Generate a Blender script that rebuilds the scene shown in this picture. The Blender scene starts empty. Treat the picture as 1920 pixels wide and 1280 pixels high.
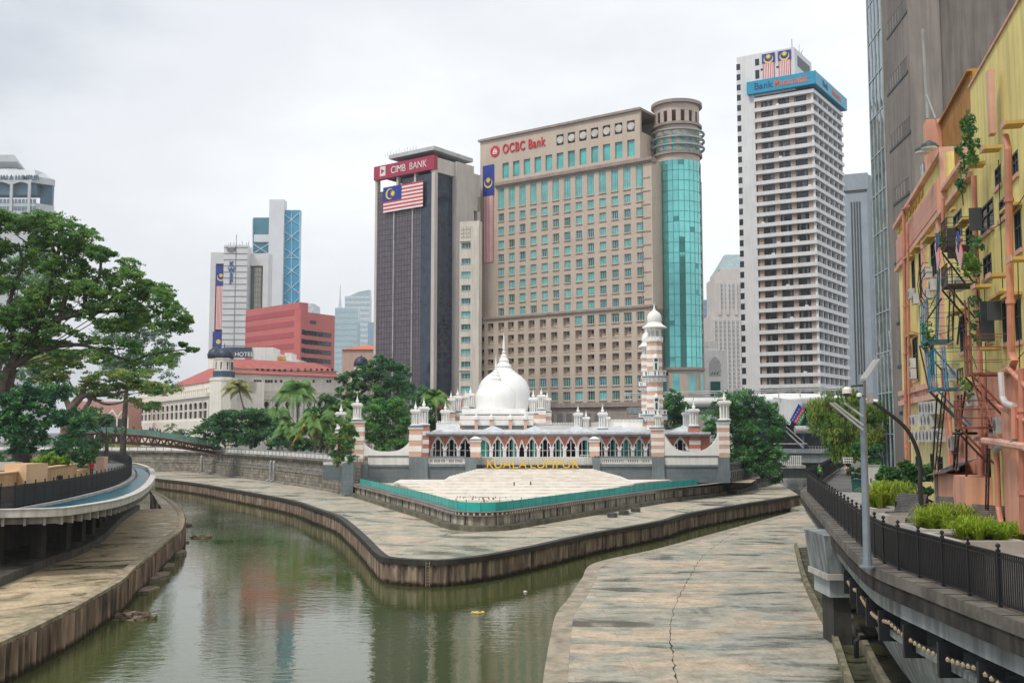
import bpy, math, random
import numpy as np
from mathutils import Vector, Matrix
random.seed(7); rng = np.random.default_rng(7)
sc = bpy.context.scene
COL = sc.collection
# ---------------- camera ----------------
F = 1950.0; HOR = 808.0; CZ = 10.6
PITCH = math.atan((HOR - 640) / F)
cam = bpy.data.cameras.new('camera'); cam_o = bpy.data.objects.new('camera', cam); COL.objects.link(cam_o)
cam_o.location = (0, 0, CZ); cam_o.rotation_euler = (math.pi / 2 + PITCH, 0, 0)
cam.sensor_width = 36; cam.lens = 36 * F / 1920; cam.clip_start = .1; cam.clip_end = 20000
sc.camera = cam_o
# ---------------- light ----------------
SUN_EL, SUN_AZ = math.radians(55), math.radians(226)
w = bpy.data.worlds.new('World'); sc.world = w; w.use_nodes = True
nt = w.node_tree; N = nt.nodes; L = nt.links
bg = N['Background']
sky = N.new('ShaderNodeTexSky'); sky.sky_type = 'NISHITA'; sky.sun_disc = False
sky.sun_elevation = SUN_EL; sky.sun_rotation = SUN_AZ
sky.air_density = 1.4; sky.dust_density = 4
def node(tree, t, **kw):
    n = tree.nodes.new(t)
    for k, v in kw.items(): setattr(n, k, v)
    return n
tc = N.new('ShaderNodeTexCoord'); mp = N.new('ShaderNodeMapping'); mp.inputs['Scale'].default_value = (1, 1, 2.6)
nz = N.new('ShaderNodeTexNoise'); nz.inputs['Scale'].default_value = 1.7; nz.inputs['Detail'].default_value = 7; nz.inputs['Roughness'].default_value = .55
L.new(tc.outputs['Generated'], mp.inputs['Vector']); L.new(mp.outputs[0], nz.inputs['Vector'])
# overcast deck: brighter towards the veiled sun's side (right), greyer at left
sep = N.new('ShaderNodeSeparateXYZ'); L.new(tc.outputs['Generated'], sep.inputs[0])
ma = N.new('ShaderNodeMath'); ma.operation = 'MULTIPLY_ADD'; ma.inputs[1].default_value = .62; L.new(sep.outputs['X'], ma.inputs[0])
mb_ = N.new('ShaderNodeMath'); mb_.operation = 'MULTIPLY_ADD'; mb_.inputs[1].default_value = 1.5; mb_.inputs[2].default_value = -.15
L.new(nz.outputs['Fac'], mb_.inputs[0]); L.new(mb_.outputs[0], ma.inputs[2])
zm = N.new('ShaderNodeMath'); zm.operation = 'MULTIPLY_ADD'; zm.inputs[1].default_value = -.30
L.new(sep.outputs['Z'], zm.inputs[0]); L.new(ma.outputs[0], zm.inputs[2])
cr = N.new('ShaderNodeValToRGB'); cr.color_ramp.interpolation = 'EASE'
e = cr.color_ramp.elements
e[0].position = .08; e[0].color = (4.2, 4.5, 5.0, 1)
e[1].position = .92; e[1].color = (7.8, 8.0, 8.05, 1)
m_ = e.new(.45); m_.color = (6.2, 6.4, 6.7, 1)
L.new(zm.outputs[0], cr.inputs[0])
mx = N.new('ShaderNodeMixRGB'); mx.inputs['Fac'].default_value = .93
L.new(sky.outputs[0], mx.inputs['Color1']); L.new(cr.outputs[0], mx.inputs['Color2'])
L.new(mx.outputs[0], bg.inputs['Color']); bg.inputs['Strength'].default_value = .1
sun = bpy.data.lights.new('sun', 'SUN'); sun.energy = 1.5; sun.angle = math.radians(12); sun.color = (1, .95, .87)
so = bpy.data.objects.new('sun', sun); COL.objects.link(so)
sd = Vector((math.sin(SUN_AZ) * math.cos(SUN_EL), math.cos(SUN_AZ) * math.cos(SUN_EL), math.sin(SUN_EL)))
so.rotation_euler = sd.to_track_quat('Z', 'Y').to_euler()
sc.view_settings.view_transform = 'Standard'; sc.view_settings.look = 'None'
sc.view_settings.exposure = .56; sc.view_settings.gamma = 1
sc.cycles.max_bounces = 6; sc.cycles.diffuse_bounces = 3; sc.cycles.glossy_bounces = 3; sc.cycles.transmission_bounces = 4
sc.cycles.transparent_max_bounces = 6; sc.cycles.caustics_reflective = False; sc.cycles.caustics_refractive = False

# ---------------- pixel (1920x1280) to world ----------------
cp, sp = math.cos(PITCH), math.sin(PITCH)
def ray(px, py):
    a, b = px - 960, 640 - py
    return Vector((a, F * cp - b * sp, F * sp + b * cp))
def atz(px, py, z):
    r = ray(px, py); t = (z - CZ) / r.z; return Vector((r.x * t, r.y * t, z))
def aty(px, py, Y):
    r = ray(px, py); t = Y / r.y; return Vector((r.x * t, Y, CZ + r.z * t))
def proj(p):
    x, y, z = p[0], p[1], p[2] - CZ
    d = y * cp + z * sp; u = -y * sp + z * cp
    return 960 + F * x / d, 640 - F * u / d
def poly_z(pts, z): return [atz(x, y, z).xy for x, y in pts]

# ---------------- materials ----------------
MATS = {}
def mat(name, c, rough=.8, var=.18, scale=.6, bump=0, c2=None, streak=0, metal=0, spec=None, bscale=None, emit=None, detail=4):
    if name in MATS: return MATS[name]
    m = bpy.data.materials.new(name); MATS[name] = m; m.use_nodes = True
    t = m.node_tree; b = t.nodes['Principled BSDF']
    b.inputs['Roughness'].default_value = rough; b.inputs['Metallic'].default_value = metal
    if spec is not None: b.inputs['Specular IOR Level'].default_value = spec
    g = node(t, 'ShaderNodeNewGeometry')
    n1 = node(t, 'ShaderNodeTexNoise'); n1.inputs['Scale'].default_value = scale; n1.inputs['Detail'].default_value = detail
    n1.inputs['Roughness'].default_value = .62
    t.links.new(g.outputs['Position'], n1.inputs['Vector'])
    r = node(t, 'ShaderNodeValToRGB')
    lo = c2 if c2 else tuple(max(0, x * (1 - var * 1.6)) for x in c)
    hi = c if c2 else tuple(min(1, x * (1 + var * .6)) for x in c)
    r.color_ramp.elements[0].position = .33; r.color_ramp.elements[0].color = (*lo, 1)
    r.color_ramp.elements[1].position = .62; r.color_ramp.elements[1].color = (*hi, 1)
    t.links.new(n1.outputs['Fac'], r.inputs[0])
    out = r.outputs[0]
    if streak:
        mpp = node(t, 'ShaderNodeMapping'); mpp.inputs['Scale'].default_value = (2.2, 2.2, .12)
        t.links.new(g.outputs['Position'], mpp.inputs['Vector'])
        n2 = node(t, 'ShaderNodeTexNoise'); n2.inputs['Scale'].default_value = 1.1; n2.inputs['Detail'].default_value = 6
        t.links.new(mpp.outputs[0], n2.inputs['Vector'])
        r2 = node(t, 'ShaderNodeValToRGB')
        r2.color_ramp.elements[0].position = .38; r2.color_ramp.elements[0].color = (1 - streak,) * 3 + (1,)
        r2.color_ramp.elements[1].position = .58; r2.color_ramp.elements[1].color = (1, 1, 1, 1)
        t.links.new(n2.outputs['Fac'], r2.inputs[0])
        mm = node(t, 'ShaderNodeMixRGB'); mm.blend_type = 'MULTIPLY'; mm.inputs['Fac'].default_value = 1
        t.links.new(out, mm.inputs['Color1']); t.links.new(r2.outputs[0], mm.inputs['Color2']); out = mm.outputs[0]
    t.links.new(out, b.inputs['Base Color'])
    if bump:
        n3 = node(t, 'ShaderNodeTexNoise'); n3.inputs['Scale'].default_value = bscale or scale * 12; n3.inputs['Detail'].default_value = 5
        t.links.new(g.outputs['Position'], n3.inputs['Vector'])
        bp = node(t, 'ShaderNodeBump'); bp.inputs['Strength'].default_value = bump; bp.inputs['Distance'].default_value = .05
        t.links.new(n3.outputs['Fac'], bp.inputs['Height']); t.links.new(bp.outputs[0], b.inputs['Normal'])
    if emit: 
        b.inputs['Emission Color'].default_value = (*emit[0], 1); b.inputs['Emission Strength'].default_value = emit[1]
    return m
def mat_brick(name, c1, c2, mortar, w, h, axis='xz', rough=.85, msize=.02, bias=0, offset=.5, bump=.3, vdirt=.25, ang=0):
    """courses laid on a wall: u runs along the wall (ang = its heading), v is height"""
    m = bpy.data.materials.new(name); MATS[name] = m; m.use_nodes = True
    t = m.node_tree; b = t.nodes['Principled BSDF']; b.inputs['Roughness'].default_value = rough
    g = node(t, 'ShaderNodeNewGeometry'); s = node(t, 'ShaderNodeSeparateXYZ'); t.links.new(g.outputs['Position'], s.inputs[0])
    vr = node(t, 'ShaderNodeVectorRotate'); vr.rotation_type = 'Z_AXIS'; vr.inputs['Angle'].default_value = -ang
    t.links.new(g.outputs['Position'], vr.inputs['Vector'])
    s2 = node(t, 'ShaderNodeSeparateXYZ'); t.links.new(vr.outputs[0], s2.inputs[0])
    cb = node(t, 'ShaderNodeCombineXYZ')
    t.links.new(s2.outputs['X'], cb.inputs['X']); t.links.new(s.outputs['Z' if axis == 'xz' else 'Y'], cb.inputs['Y'])
    br = node(t, 'ShaderNodeTexBrick'); t.links.new(cb.outputs[0], br.inputs['Vector'])
    br.inputs['Color1'].default_value = (*c1, 1); br.inputs['Color2'].default_value = (*c2, 1); br.inputs['Mortar'].default_value = (*mortar, 1)
    br.inputs['Scale'].default_value = 1; br.inputs['Brick Width'].default_value = w; br.inputs['Row Height'].default_value = h
    br.inputs['Mortar Size'].default_value = msize; br.inputs['Bias'].default_value = bias; br.offset = offset; br.inputs['Mortar Smooth'].default_value = .3
    n1 = node(t, 'ShaderNodeTexNoise'); n1.inputs['Scale'].default_value = .9; n1.inputs['Detail'].default_value = 6
    t.links.new(g.outputs['Position'], n1.inputs['Vector'])
    r = node(t, 'ShaderNodeValToRGB'); r.color_ramp.elements[0].position = .35; r.color_ramp.elements[0].color = (1 - vdirt,) * 3 + (1,)
    r.color_ramp.elements[1].position = .6; r.color_ramp.elements[1].color = (1, 1, 1, 1); t.links.new(n1.outputs['Fac'], r.inputs[0])
    mm = node(t, 'ShaderNodeMixRGB'); mm.blend_type = 'MULTIPLY'; mm.inputs['Fac'].default_value = 1
    t.links.new(br.outputs['Color'], mm.inputs['Color1']); t.links.new(r.outputs[0], mm.inputs['Color2'])
    t.links.new(mm.outputs[0], b.inputs['Base Color'])
    bp = node(t, 'ShaderNodeBump'); bp.inputs['Strength'].default_value = bump; bp.inputs['Distance'].default_value = .03; bp.invert = True
    t.links.new(br.outputs['Fac'], bp.inputs['Height']); t.links.new(bp.outputs[0], b.inputs['Normal'])
    return m
def mat_glass(name, c, rough=.08, var=.25, scale=.25, spec=.8, metal=.0, cell=None):
    """reflective window or curtain-wall glass, panes slightly uneven"""
    m = mat(name, c, rough, var, scale, spec=spec, metal=metal)
    t = m.node_tree; b = t.nodes['Principled BSDF']
    g = node(t, 'ShaderNodeNewGeometry')
    n3 = node(t, 'ShaderNodeTexNoise'); n3.inputs['Scale'].default_value = .35; n3.inputs['Detail'].default_value = 2
    t.links.new(g.outputs['Position'], n3.inputs['Vector'])
    bp = node(t, 'ShaderNodeBump'); bp.inputs['Strength'].default_value = .25; bp.inputs['Distance'].default_value = .12
    t.links.new(n3.outputs['Fac'], bp.inputs['Height']); t.links.new(bp.outputs[0], b.inputs['Normal'])
    return m

# ---------------- mesh helpers ----------------
class MB:
    def __init__(s): s.v = []; s.f = []; s.mi = []; s.m = 0
    def add(s, vs, fs):
        o = len(s.v); s.v += [tuple(v) for v in vs]; s.f += [tuple(i + o for i in f) for f in fs]; s.mi += [s.m] * len(fs); return s
    def box(s, x0, x1, y0, y1, z0, z1):
        if x0 > x1: x0, x1 = x1, x0
        if y0 > y1: y0, y1 = y1, y0
        if z0 > z1: z0, z1 = z1, z0
        return s.add([(x0, y0, z0), (x1, y0, z0), (x1, y1, z0), (x0, y1, z0), (x0, y0, z1), (x1, y0, z1), (x1, y1, z1), (x0, y1, z1)],
            [(3, 2, 1, 0), (4, 5, 6, 7), (0, 1, 5, 4), (1, 2, 6, 5), (2, 3, 7, 6), (3, 0, 4, 7)])
    def hexa(s, b, t):
        return s.add(list(b) + list(t), [(3, 2, 1, 0), (4, 5, 6, 7), (0, 1, 5, 4), (1, 2, 6, 5), (2, 3, 7, 6), (3, 0, 4, 7)])
    def obox(s, p, q, w, z0, z1):
        p, q = Vector(p[:2]), Vector(q[:2]); d = (q - p).normalized(); n = Vector((-d.y, d.x)) * w / 2
        c = [p + n, p - n, q - n, q + n]; c = c[::-1] if False else c
        return s.hexa([(a.x, a.y, z0) for a in c], [(a.x, a.y, z1) for a in c])
    def prism(s, poly, z0, z1, cap0=True):
        n = len(poly)
        ar = sum(poly[i][0] * poly[(i + 1) % n][1] - poly[(i + 1) % n][0] * poly[i][1] for i in range(n))
        if ar < 0: poly = list(poly)[::-1]
        vs = [(p[0], p[1], z0) for p in poly] + [(p[0], p[1], z1) for p in poly]
        fs = [tuple(range(n, 2 * n))] + ([tuple(range(n - 1, -1, -1))] if cap0 else [])
        fs += [(i, (i + 1) % n, n + (i + 1) % n, n + i) for i in range(n)]
        return s.add(vs, fs)
    def tube(s, pts, r, n=8, cap=True):
        pts = [Vector(p) for p in pts]; rs = r if isinstance(r, (list, tuple)) else [r] * len(pts)
        vs = []; k = len(pts)
        up = Vector((0, 0, 1)); prev = None
        for i, p in enumerate(pts):
            d = (pts[min(i + 1, k - 1)] - pts[max(i - 1, 0)])
            if d.length < 1e-9: d = Vector((0, 0, 1))
            d.normalize()
            if prev is None:
                a = d.orthogonal().normalized()
            else:
                a = prev - d * prev.dot(d)
                a = a.normalized() if a.length > 1e-6 else d.orthogonal().normalized()
            prev = a; b = d.cross(a)
            for j in range(n):
                t = 2 * math.pi * j / n + math.pi / n
                vs.append(p + (a * math.cos(t) + b * math.sin(t)) * rs[i])
        fs = [(i * n + j, i * n + (j + 1) % n, (i + 1) * n + (j + 1) % n, (i + 1) * n + j) for i in range(k - 1) for j in range(n)]
        if cap: fs += [tuple(range(n - 1, -1, -1)), tuple((k - 1) * n + j for j in range(n))]
        return s.add(vs, fs)
    def lathe(s, c, prof, n=16, a0=0, a1=None):
        full = a1 is None; a1 = 2 * math.pi if full else a1
        m = n if full else n + 1; k = len(prof); vs = []
        for r, z in prof:
            for j in range(m):
                t = a0 + (a1 - a0) * j / n; vs.append((c[0] + r * math.cos(t), c[1] + r * math.sin(t), c[2] + z))
        fs = []
        for i in range(k - 1):
            for j in range(n):
                j2 = (j + 1) % m; fs.append((i * m + j, i * m + j2, (i + 1) * m + j2, (i + 1) * m + j))
        if full: fs += [tuple(range(m - 1, -1, -1)), tuple((k - 1) * m + j for j in range(m))]
        return s.add(vs, fs)
    def strip(s, A, B):
        """quads between two equally long polylines"""
        n = len(A); return s.add(list(A) + list(B), [(i, i + 1, n + i + 1, n + i) for i in range(n - 1)])
    def mesh(s, name, mats, origin=(0, 0, 0), smooth=False):
        me = bpy.data.meshes.new(name); o = Vector(origin)
        me.from_pydata([(v[0] - o.x, v[1] - o.y, v[2] - o.z) for v in s.v], [], s.f)
        for m in (mats if isinstance(mats, (list, tuple)) else [mats]): me.materials.append(m)
        if any(s.mi): me.polygons.foreach_set('material_index', s.mi)
        if smooth: me.polygons.foreach_set('use_smooth', [True] * len(me.polygons))
        me.update(); return me
    def build(s, name, mats, parent=None, smooth=False, origin=None):
        """a part under parent (vertices are world coordinates), or a top-level mesh"""
        po = Vector(parent['_o']) if parent else Vector(origin or (0, 0, 0))
        o = bpy.data.objects.new(name, s.mesh(name, mats, po, smooth)); COL.objects.link(o)
        if parent: o.parent = parent; o['_o'] = parent['_o']
        else: o.location = po; o['_o'] = tuple(po)
        return o
def split_build(name, mb, mats, parent, cap=100):
    """each connected piece of the mesh becomes a part of its own"""
    par = list(range(len(mb.v)))
    def fd(i):
        while par[i] != i: par[i] = par[par[i]]; i = par[i]
        return i
    for f in mb.f:
        for j in f[1:]: par[fd(j)] = fd(f[0])
    g = {}
    for k, f in enumerate(mb.f): g.setdefault(fd(f[0]), []).append(k)
    gs = list(g.values()); rest = [k for q in gs[cap:] for k in q]
    for q in gs[:cap] + ([rest] if rest else []):
        m = MB(); mp = {}
        for k in q:
            for v in mb.f[k]:
                if v not in mp: mp[v] = len(m.v); m.v.append(mb.v[v])
            m.f.append(tuple(mp[v] for v in mb.f[k])); m.mi.append(mb.mi[k])
        o = m.build(name, mats, parent)
        if q is rest: o['kind'] = 'stuff'
def tag(o, label=None, cat=None, group=None, kind=None):
    if label: o['label'] = label
    if cat: o['category'] = cat
    if group: o['group'] = group
    if kind: o['kind'] = kind
    return o
def thing(name, label, cat, loc=(0, 0, 0), group=None):
    o = bpy.data.objects.new(name, None); COL.objects.link(o); o.location = loc; o['_o'] = tuple(loc); o.empty_display_size = .5
    return tag(o, label, cat, group)
def inst(name, me, parent, loc, rz=0, scale=None):
    """a part that shares mesh data; loc in world coordinates"""
    o = bpy.data.objects.new(name, me); COL.objects.link(o)
    if parent: o.parent = parent; o.location = Vector(loc) - Vector(parent['_o'])
    else: o.location = loc
    o['_o'] = tuple(loc)
    o.rotation_euler.z = rz
    if scale: o.scale = scale if isinstance(scale, (tuple, list)) else (scale,) * 3
    return o
def copy_thing(root, loc, rz=0, label=None, scale=None):
    r = root.copy(); COL.objects.link(r); r.location = loc; r.rotation_euler.z = rz
    if scale: r.scale = (scale,) * 3
    if label: r['label'] = label
    for ch in list(root.children):
        c = ch.copy(); COL.objects.link(c); c.parent = r
        for g in list(ch.children):
            d = g.copy(); COL.objects.link(d); d.parent = c
    return r
def struct(name, mb, m, **k):
    o = mb.build(name, m, **k); o['kind'] = 'structure'; return o
def text_mesh(name, s, size, m, depth=.05, bold=0.0, spacing=1.0):
    cu = bpy.data.curves.new(name, 'FONT'); cu.body = s; cu.size = size; cu.extrude = depth; cu.offset = bold; cu.space_character = spacing
    cu.align_x = 'CENTER'; cu.align_y = 'CENTER'
    ob = bpy.data.objects.new('tmp', cu); COL.objects.link(ob)
    dg = bpy.context.evaluated_depsgraph_get(); me = bpy.data.meshes.new_from_object(ob.evaluated_get(dg))
    bpy.data.objects.remove(ob); bpy.data.curves.remove(cu); me.name = name; me.materials.clear(); me.materials.append(m); return me
class Face:
    """a vertical facade plane: p0, p1 = ground points; outward normal on the camera side"""
    def __init__(s, p0, p1):
        s.p = Vector(p0[:2]); d = Vector(p1[:2]) - s.p; s.L = d.length; s.u = d / s.L
        n = Vector((s.u.y, -s.u.x))
        if n.dot(s.p) > 0: n = -n
        s.n = n; s.ang = math.atan2(s.u.y, s.u.x)
    def pt(s, u, z, d=0):
        q = s.p + s.u * u + s.n * d; return Vector((q.x, q.y, z))
    def uz(s, px, py, d=0):
        r = ray(px, py); q = s.p + s.n * d
        t = q.dot(s.n) / Vector((r.x, r.y)).dot(s.n)
        h = Vector((r.x * t, r.y * t)); return (h - q).dot(s.u), CZ + r.z * t
    def u_at(s, px, py=600, d=0): return s.uz(px, py, d)[0]
    def z_at(s, px, py, d=0): return s.uz(px, py, d)[1]
    def box(s, mb, u0, u1, z0, z1, d0, d1):
        if u0 > u1: u0, u1 = u1, u0
        if d0 > d1: d0, d1 = d1, d0
        a, b, c, d = s.pt(u0, z0, d1), s.pt(u1, z0, d1), s.pt(u1, z0, d0), s.pt(u0, z0, d0)
        if (b - a).cross(d - a).z < 0: a, b, c, d = b, a, d, c
        up = Vector((0, 0, z1 - z0)); return mb.hexa([a, b, c, d], [a + up, b + up, c + up, d + up])
    def text(s, name, txt, u, z, size, m, parent, d=.05, depth=.05, bold=0, sx=1, spacing=1):
        me = text_mesh(name, txt, size, m, depth, bold, spacing)
        o = bpy.data.objects.new(name, me); COL.objects.link(o)
        flip = s.u.cross(Vector((-s.n.x, -s.n.y))) if False else 0
        # text x axis must run to the viewer's right
        ux = Vector((s.u.x, s.u.y, 0)); nn = Vector((s.n.x, s.n.y, 0))
        if ux.cross(Vector((0, 0, 1))).dot(nn) < 0: ux = -ux
        R = Matrix((( ux.x, 0, nn.x), (ux.y, 0, nn.y), (0, 1, 0))).to_4x4()
        o.matrix_world = Matrix.Translation(s.pt(u, z, d)) @ R @ Matrix.Diagonal((sx, 1, 1, 1))
        if parent:
            mw = o.matrix_world.copy(); mw.translation -= Vector(parent['_o']); o.parent = parent; o.matrix_local = mw
        o['_o'] = tuple(s.pt(u, z, d)); return o
def grid_wall(fc, mb, u0, u1, z0, z1, holes, d0, d1):
    """solid wall slab between u0..u1 and z0..z1 with rectangular holes (u0,u1,z0,z1), cut as bands"""
    holes = [h for h in holes if h[0] >= u0 - .01 and h[1] <= u1 + .01 and h[2] >= z0 - .01 and h[3] <= z1 + .01]
    us = sorted(set([u0, u1] + [round(h[i], 4) for h in holes for i in (0, 1)])); zs = sorted(set([z0, z1] + [round(h[i], 4) for h in holes for i in (2, 3)]))
    for j in range(len(zs) - 1):
        zc = (zs[j] + zs[j + 1]) / 2; run = None
        for i in range(len(us) - 1):
            uc = (us[i] + us[i + 1]) / 2
            inh = any(h[0] < uc < h[1] and h[2] < zc < h[3] for h in holes)
            if not inh and run is None: run = us[i]
            if inh and run is not None: fc.box(mb, run, us[i], zs[j], zs[j + 1], d0, d1); run = None
        if run is not None: fc.box(mb, run, u1, zs[j], zs[j + 1], d0, d1)
def windows(fc, parent, spec, cap, frame_m, glass_ms, sub=None, name='window', proto=None, rest_label=None):
    """spec: list of (u, z, w, h, gi); proto(w,h,gi)->(mesh) shared by size; first cap as parts, rest one stuff part"""
    cache = {}
    key = lambda s: (round(s[2], 2), round(s[3], 2), s[4])
    d0 = sorted(spec, key=lambda s: fc.pt(s[0], s[1]).length / max(.05, s[2] * s[3]) ** .5)
    near, rest = d0[:cap], d0[cap:]
    ang = fc.ang
    if fc.u.cross(-fc.n) < 0: ang += math.pi
    for s in near:
        k = key(s)
        if k not in cache: cache[k] = proto(MB(), s[2], s[3], s[4])
        mb, mats = cache[k]
        if not isinstance(mb, bpy.types.Mesh): cache[k] = (mb.mesh(name, mats), mats)
        inst(name, cache[k][0], parent, fc.pt(s[0], s[1]), ang)
    if rest:
        mb = MB(); R = Matrix.Rotation(ang, 3, 'Z'); allm = []; 
        for s in rest:
            q, mats = proto(MB(), s[2], s[3], s[4]); o = fc.pt(s[0], s[1]); mm = []
            for m in mats:
                if m not in allm: allm.append(m)
                mm.append(allm.index(m))
            off = len(mb.v); mb.v += [tuple(R @ Vector(v) + o) for v in q.v]; mb.f += [tuple(i + off for i in f) for f in q.f]; mb.mi += [mm[i] for i in q.mi]
        o = mb.build(name, allm, parent); o['kind'] = 'stuff'
        if rest_label: o['label'] = rest_label
def win_proto(frame, glasses, fw=.12, depth=.3, mull=1, transom=0, sill=None, recess=.25):
    """window facing local -Y: glass recessed, thin frame"""
    def f(mb, w, h, gi):
        mb.m = 0; mb.box(-w / 2, w / 2, recess, recess + .05, -h / 2, h / 2)
        mb.m = 1
        for x in (-w / 2, w / 2 - fw): mb.box(x, x + fw, recess - .08, recess - .003, -h / 2, h / 2)
        for z in (-h / 2, h / 2 - fw): mb.box(-w / 2 + fw, w / 2 - fw, recess - .08, recess - .003, z, z + fw)
        for i in range(mull):
            x = -w / 2 + w * (i + 1) / (mull + 1); mb.box(x - fw / 3, x + fw / 3, recess - .06, recess - .003, -h / 2 + fw, h / 2 - fw)
        if transom: mb.box(-w / 2 + fw, w / 2 - fw, recess - .055, recess - .004, h * (transom - .5) - fw / 3, h * (transom - .5) + fw / 3)
        mats = [glasses[gi % len(glasses)], frame]
        if sill:
            mb.m = 2; mb.box(-w / 2 - .1, w / 2 + .1, -sill[1], recess, -h / 2 - sill[2], -h / 2); mats.append(sill[0])
        return mb, mats
    return f
# ================= terrain, river and banks =================
Z_WALK, Z_BERM, Z_RB, Z_DECK, Z_PLAZA, Z_CITY = 6.1, 1.8, .45, 5.9, 3.4, 5.9
def V2(p): return Vector((p[0], p[1]))
def smooth_line(pts, step=1.0):
    P = [V2(p) for p in pts]; out = []
    for i in range(len(P) - 1):
        p0, p1, p2, p3 = P[max(i - 1, 0)], P[i], P[i + 1], P[min(i + 2, len(P) - 1)]
        n = max(1, int((p2 - p1).length / step))
        for k in range(n):
            t = k / n; out.append(.5 * ((2 * p1) + (p2 - p0) * t + (2 * p0 - 5 * p1 + 4 * p2 - p3) * t * t + (3 * p1 - p0 - 3 * p2 + p3) * t ** 3))
    return out + [P[-1]]
def arclen(line, step):
    out = [line[0]]; acc = 0
    for i in range(1, len(line)):
        a, b = line[i - 1], line[i]; d = (b - a).length; t = step - acc
        while t <= d: out.append(a + (b - a) * (t / d)); t += step
        acc = (acc + d) % step if d > 0 else acc
    return out
def normals(line):
    r = []
    for i in range(len(line)):
        d = line[min(i + 1, len(line) - 1)] - line[max(i - 1, 0)]; d = d.normalized() if d.length > 0 else Vector((1, 0)); r.append(Vector((d.y, -d.x)))
    return r
def offset_line(line, d): return [p + n * d for p, n in zip(line, normals(line))]
def wall_along(mb, line, w0, w1, z0, z1):
    """solid band between offsets w0..w1 of a polyline (positive = right of travel)"""
    A, B = offset_line(line, w0), offset_line(line, w1)
    f = lambda P, z: [(p.x, p.y, z) for p in P]
    mb.strip(f(A, z1), f(B, z1)); mb.strip(f(B, z0), f(A, z0)); mb.strip(f(A, z0), f(A, z1)); mb.strip(f(B, z1), f(B, z0))
    for k in (0, -1):
        a, b = A[k], B[k]; mb.add([(a.x, a.y, z0), (b.x, b.y, z0), (b.x, b.y, z1), (a.x, a.y, z1)], [(0, 1, 2, 3)])

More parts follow.
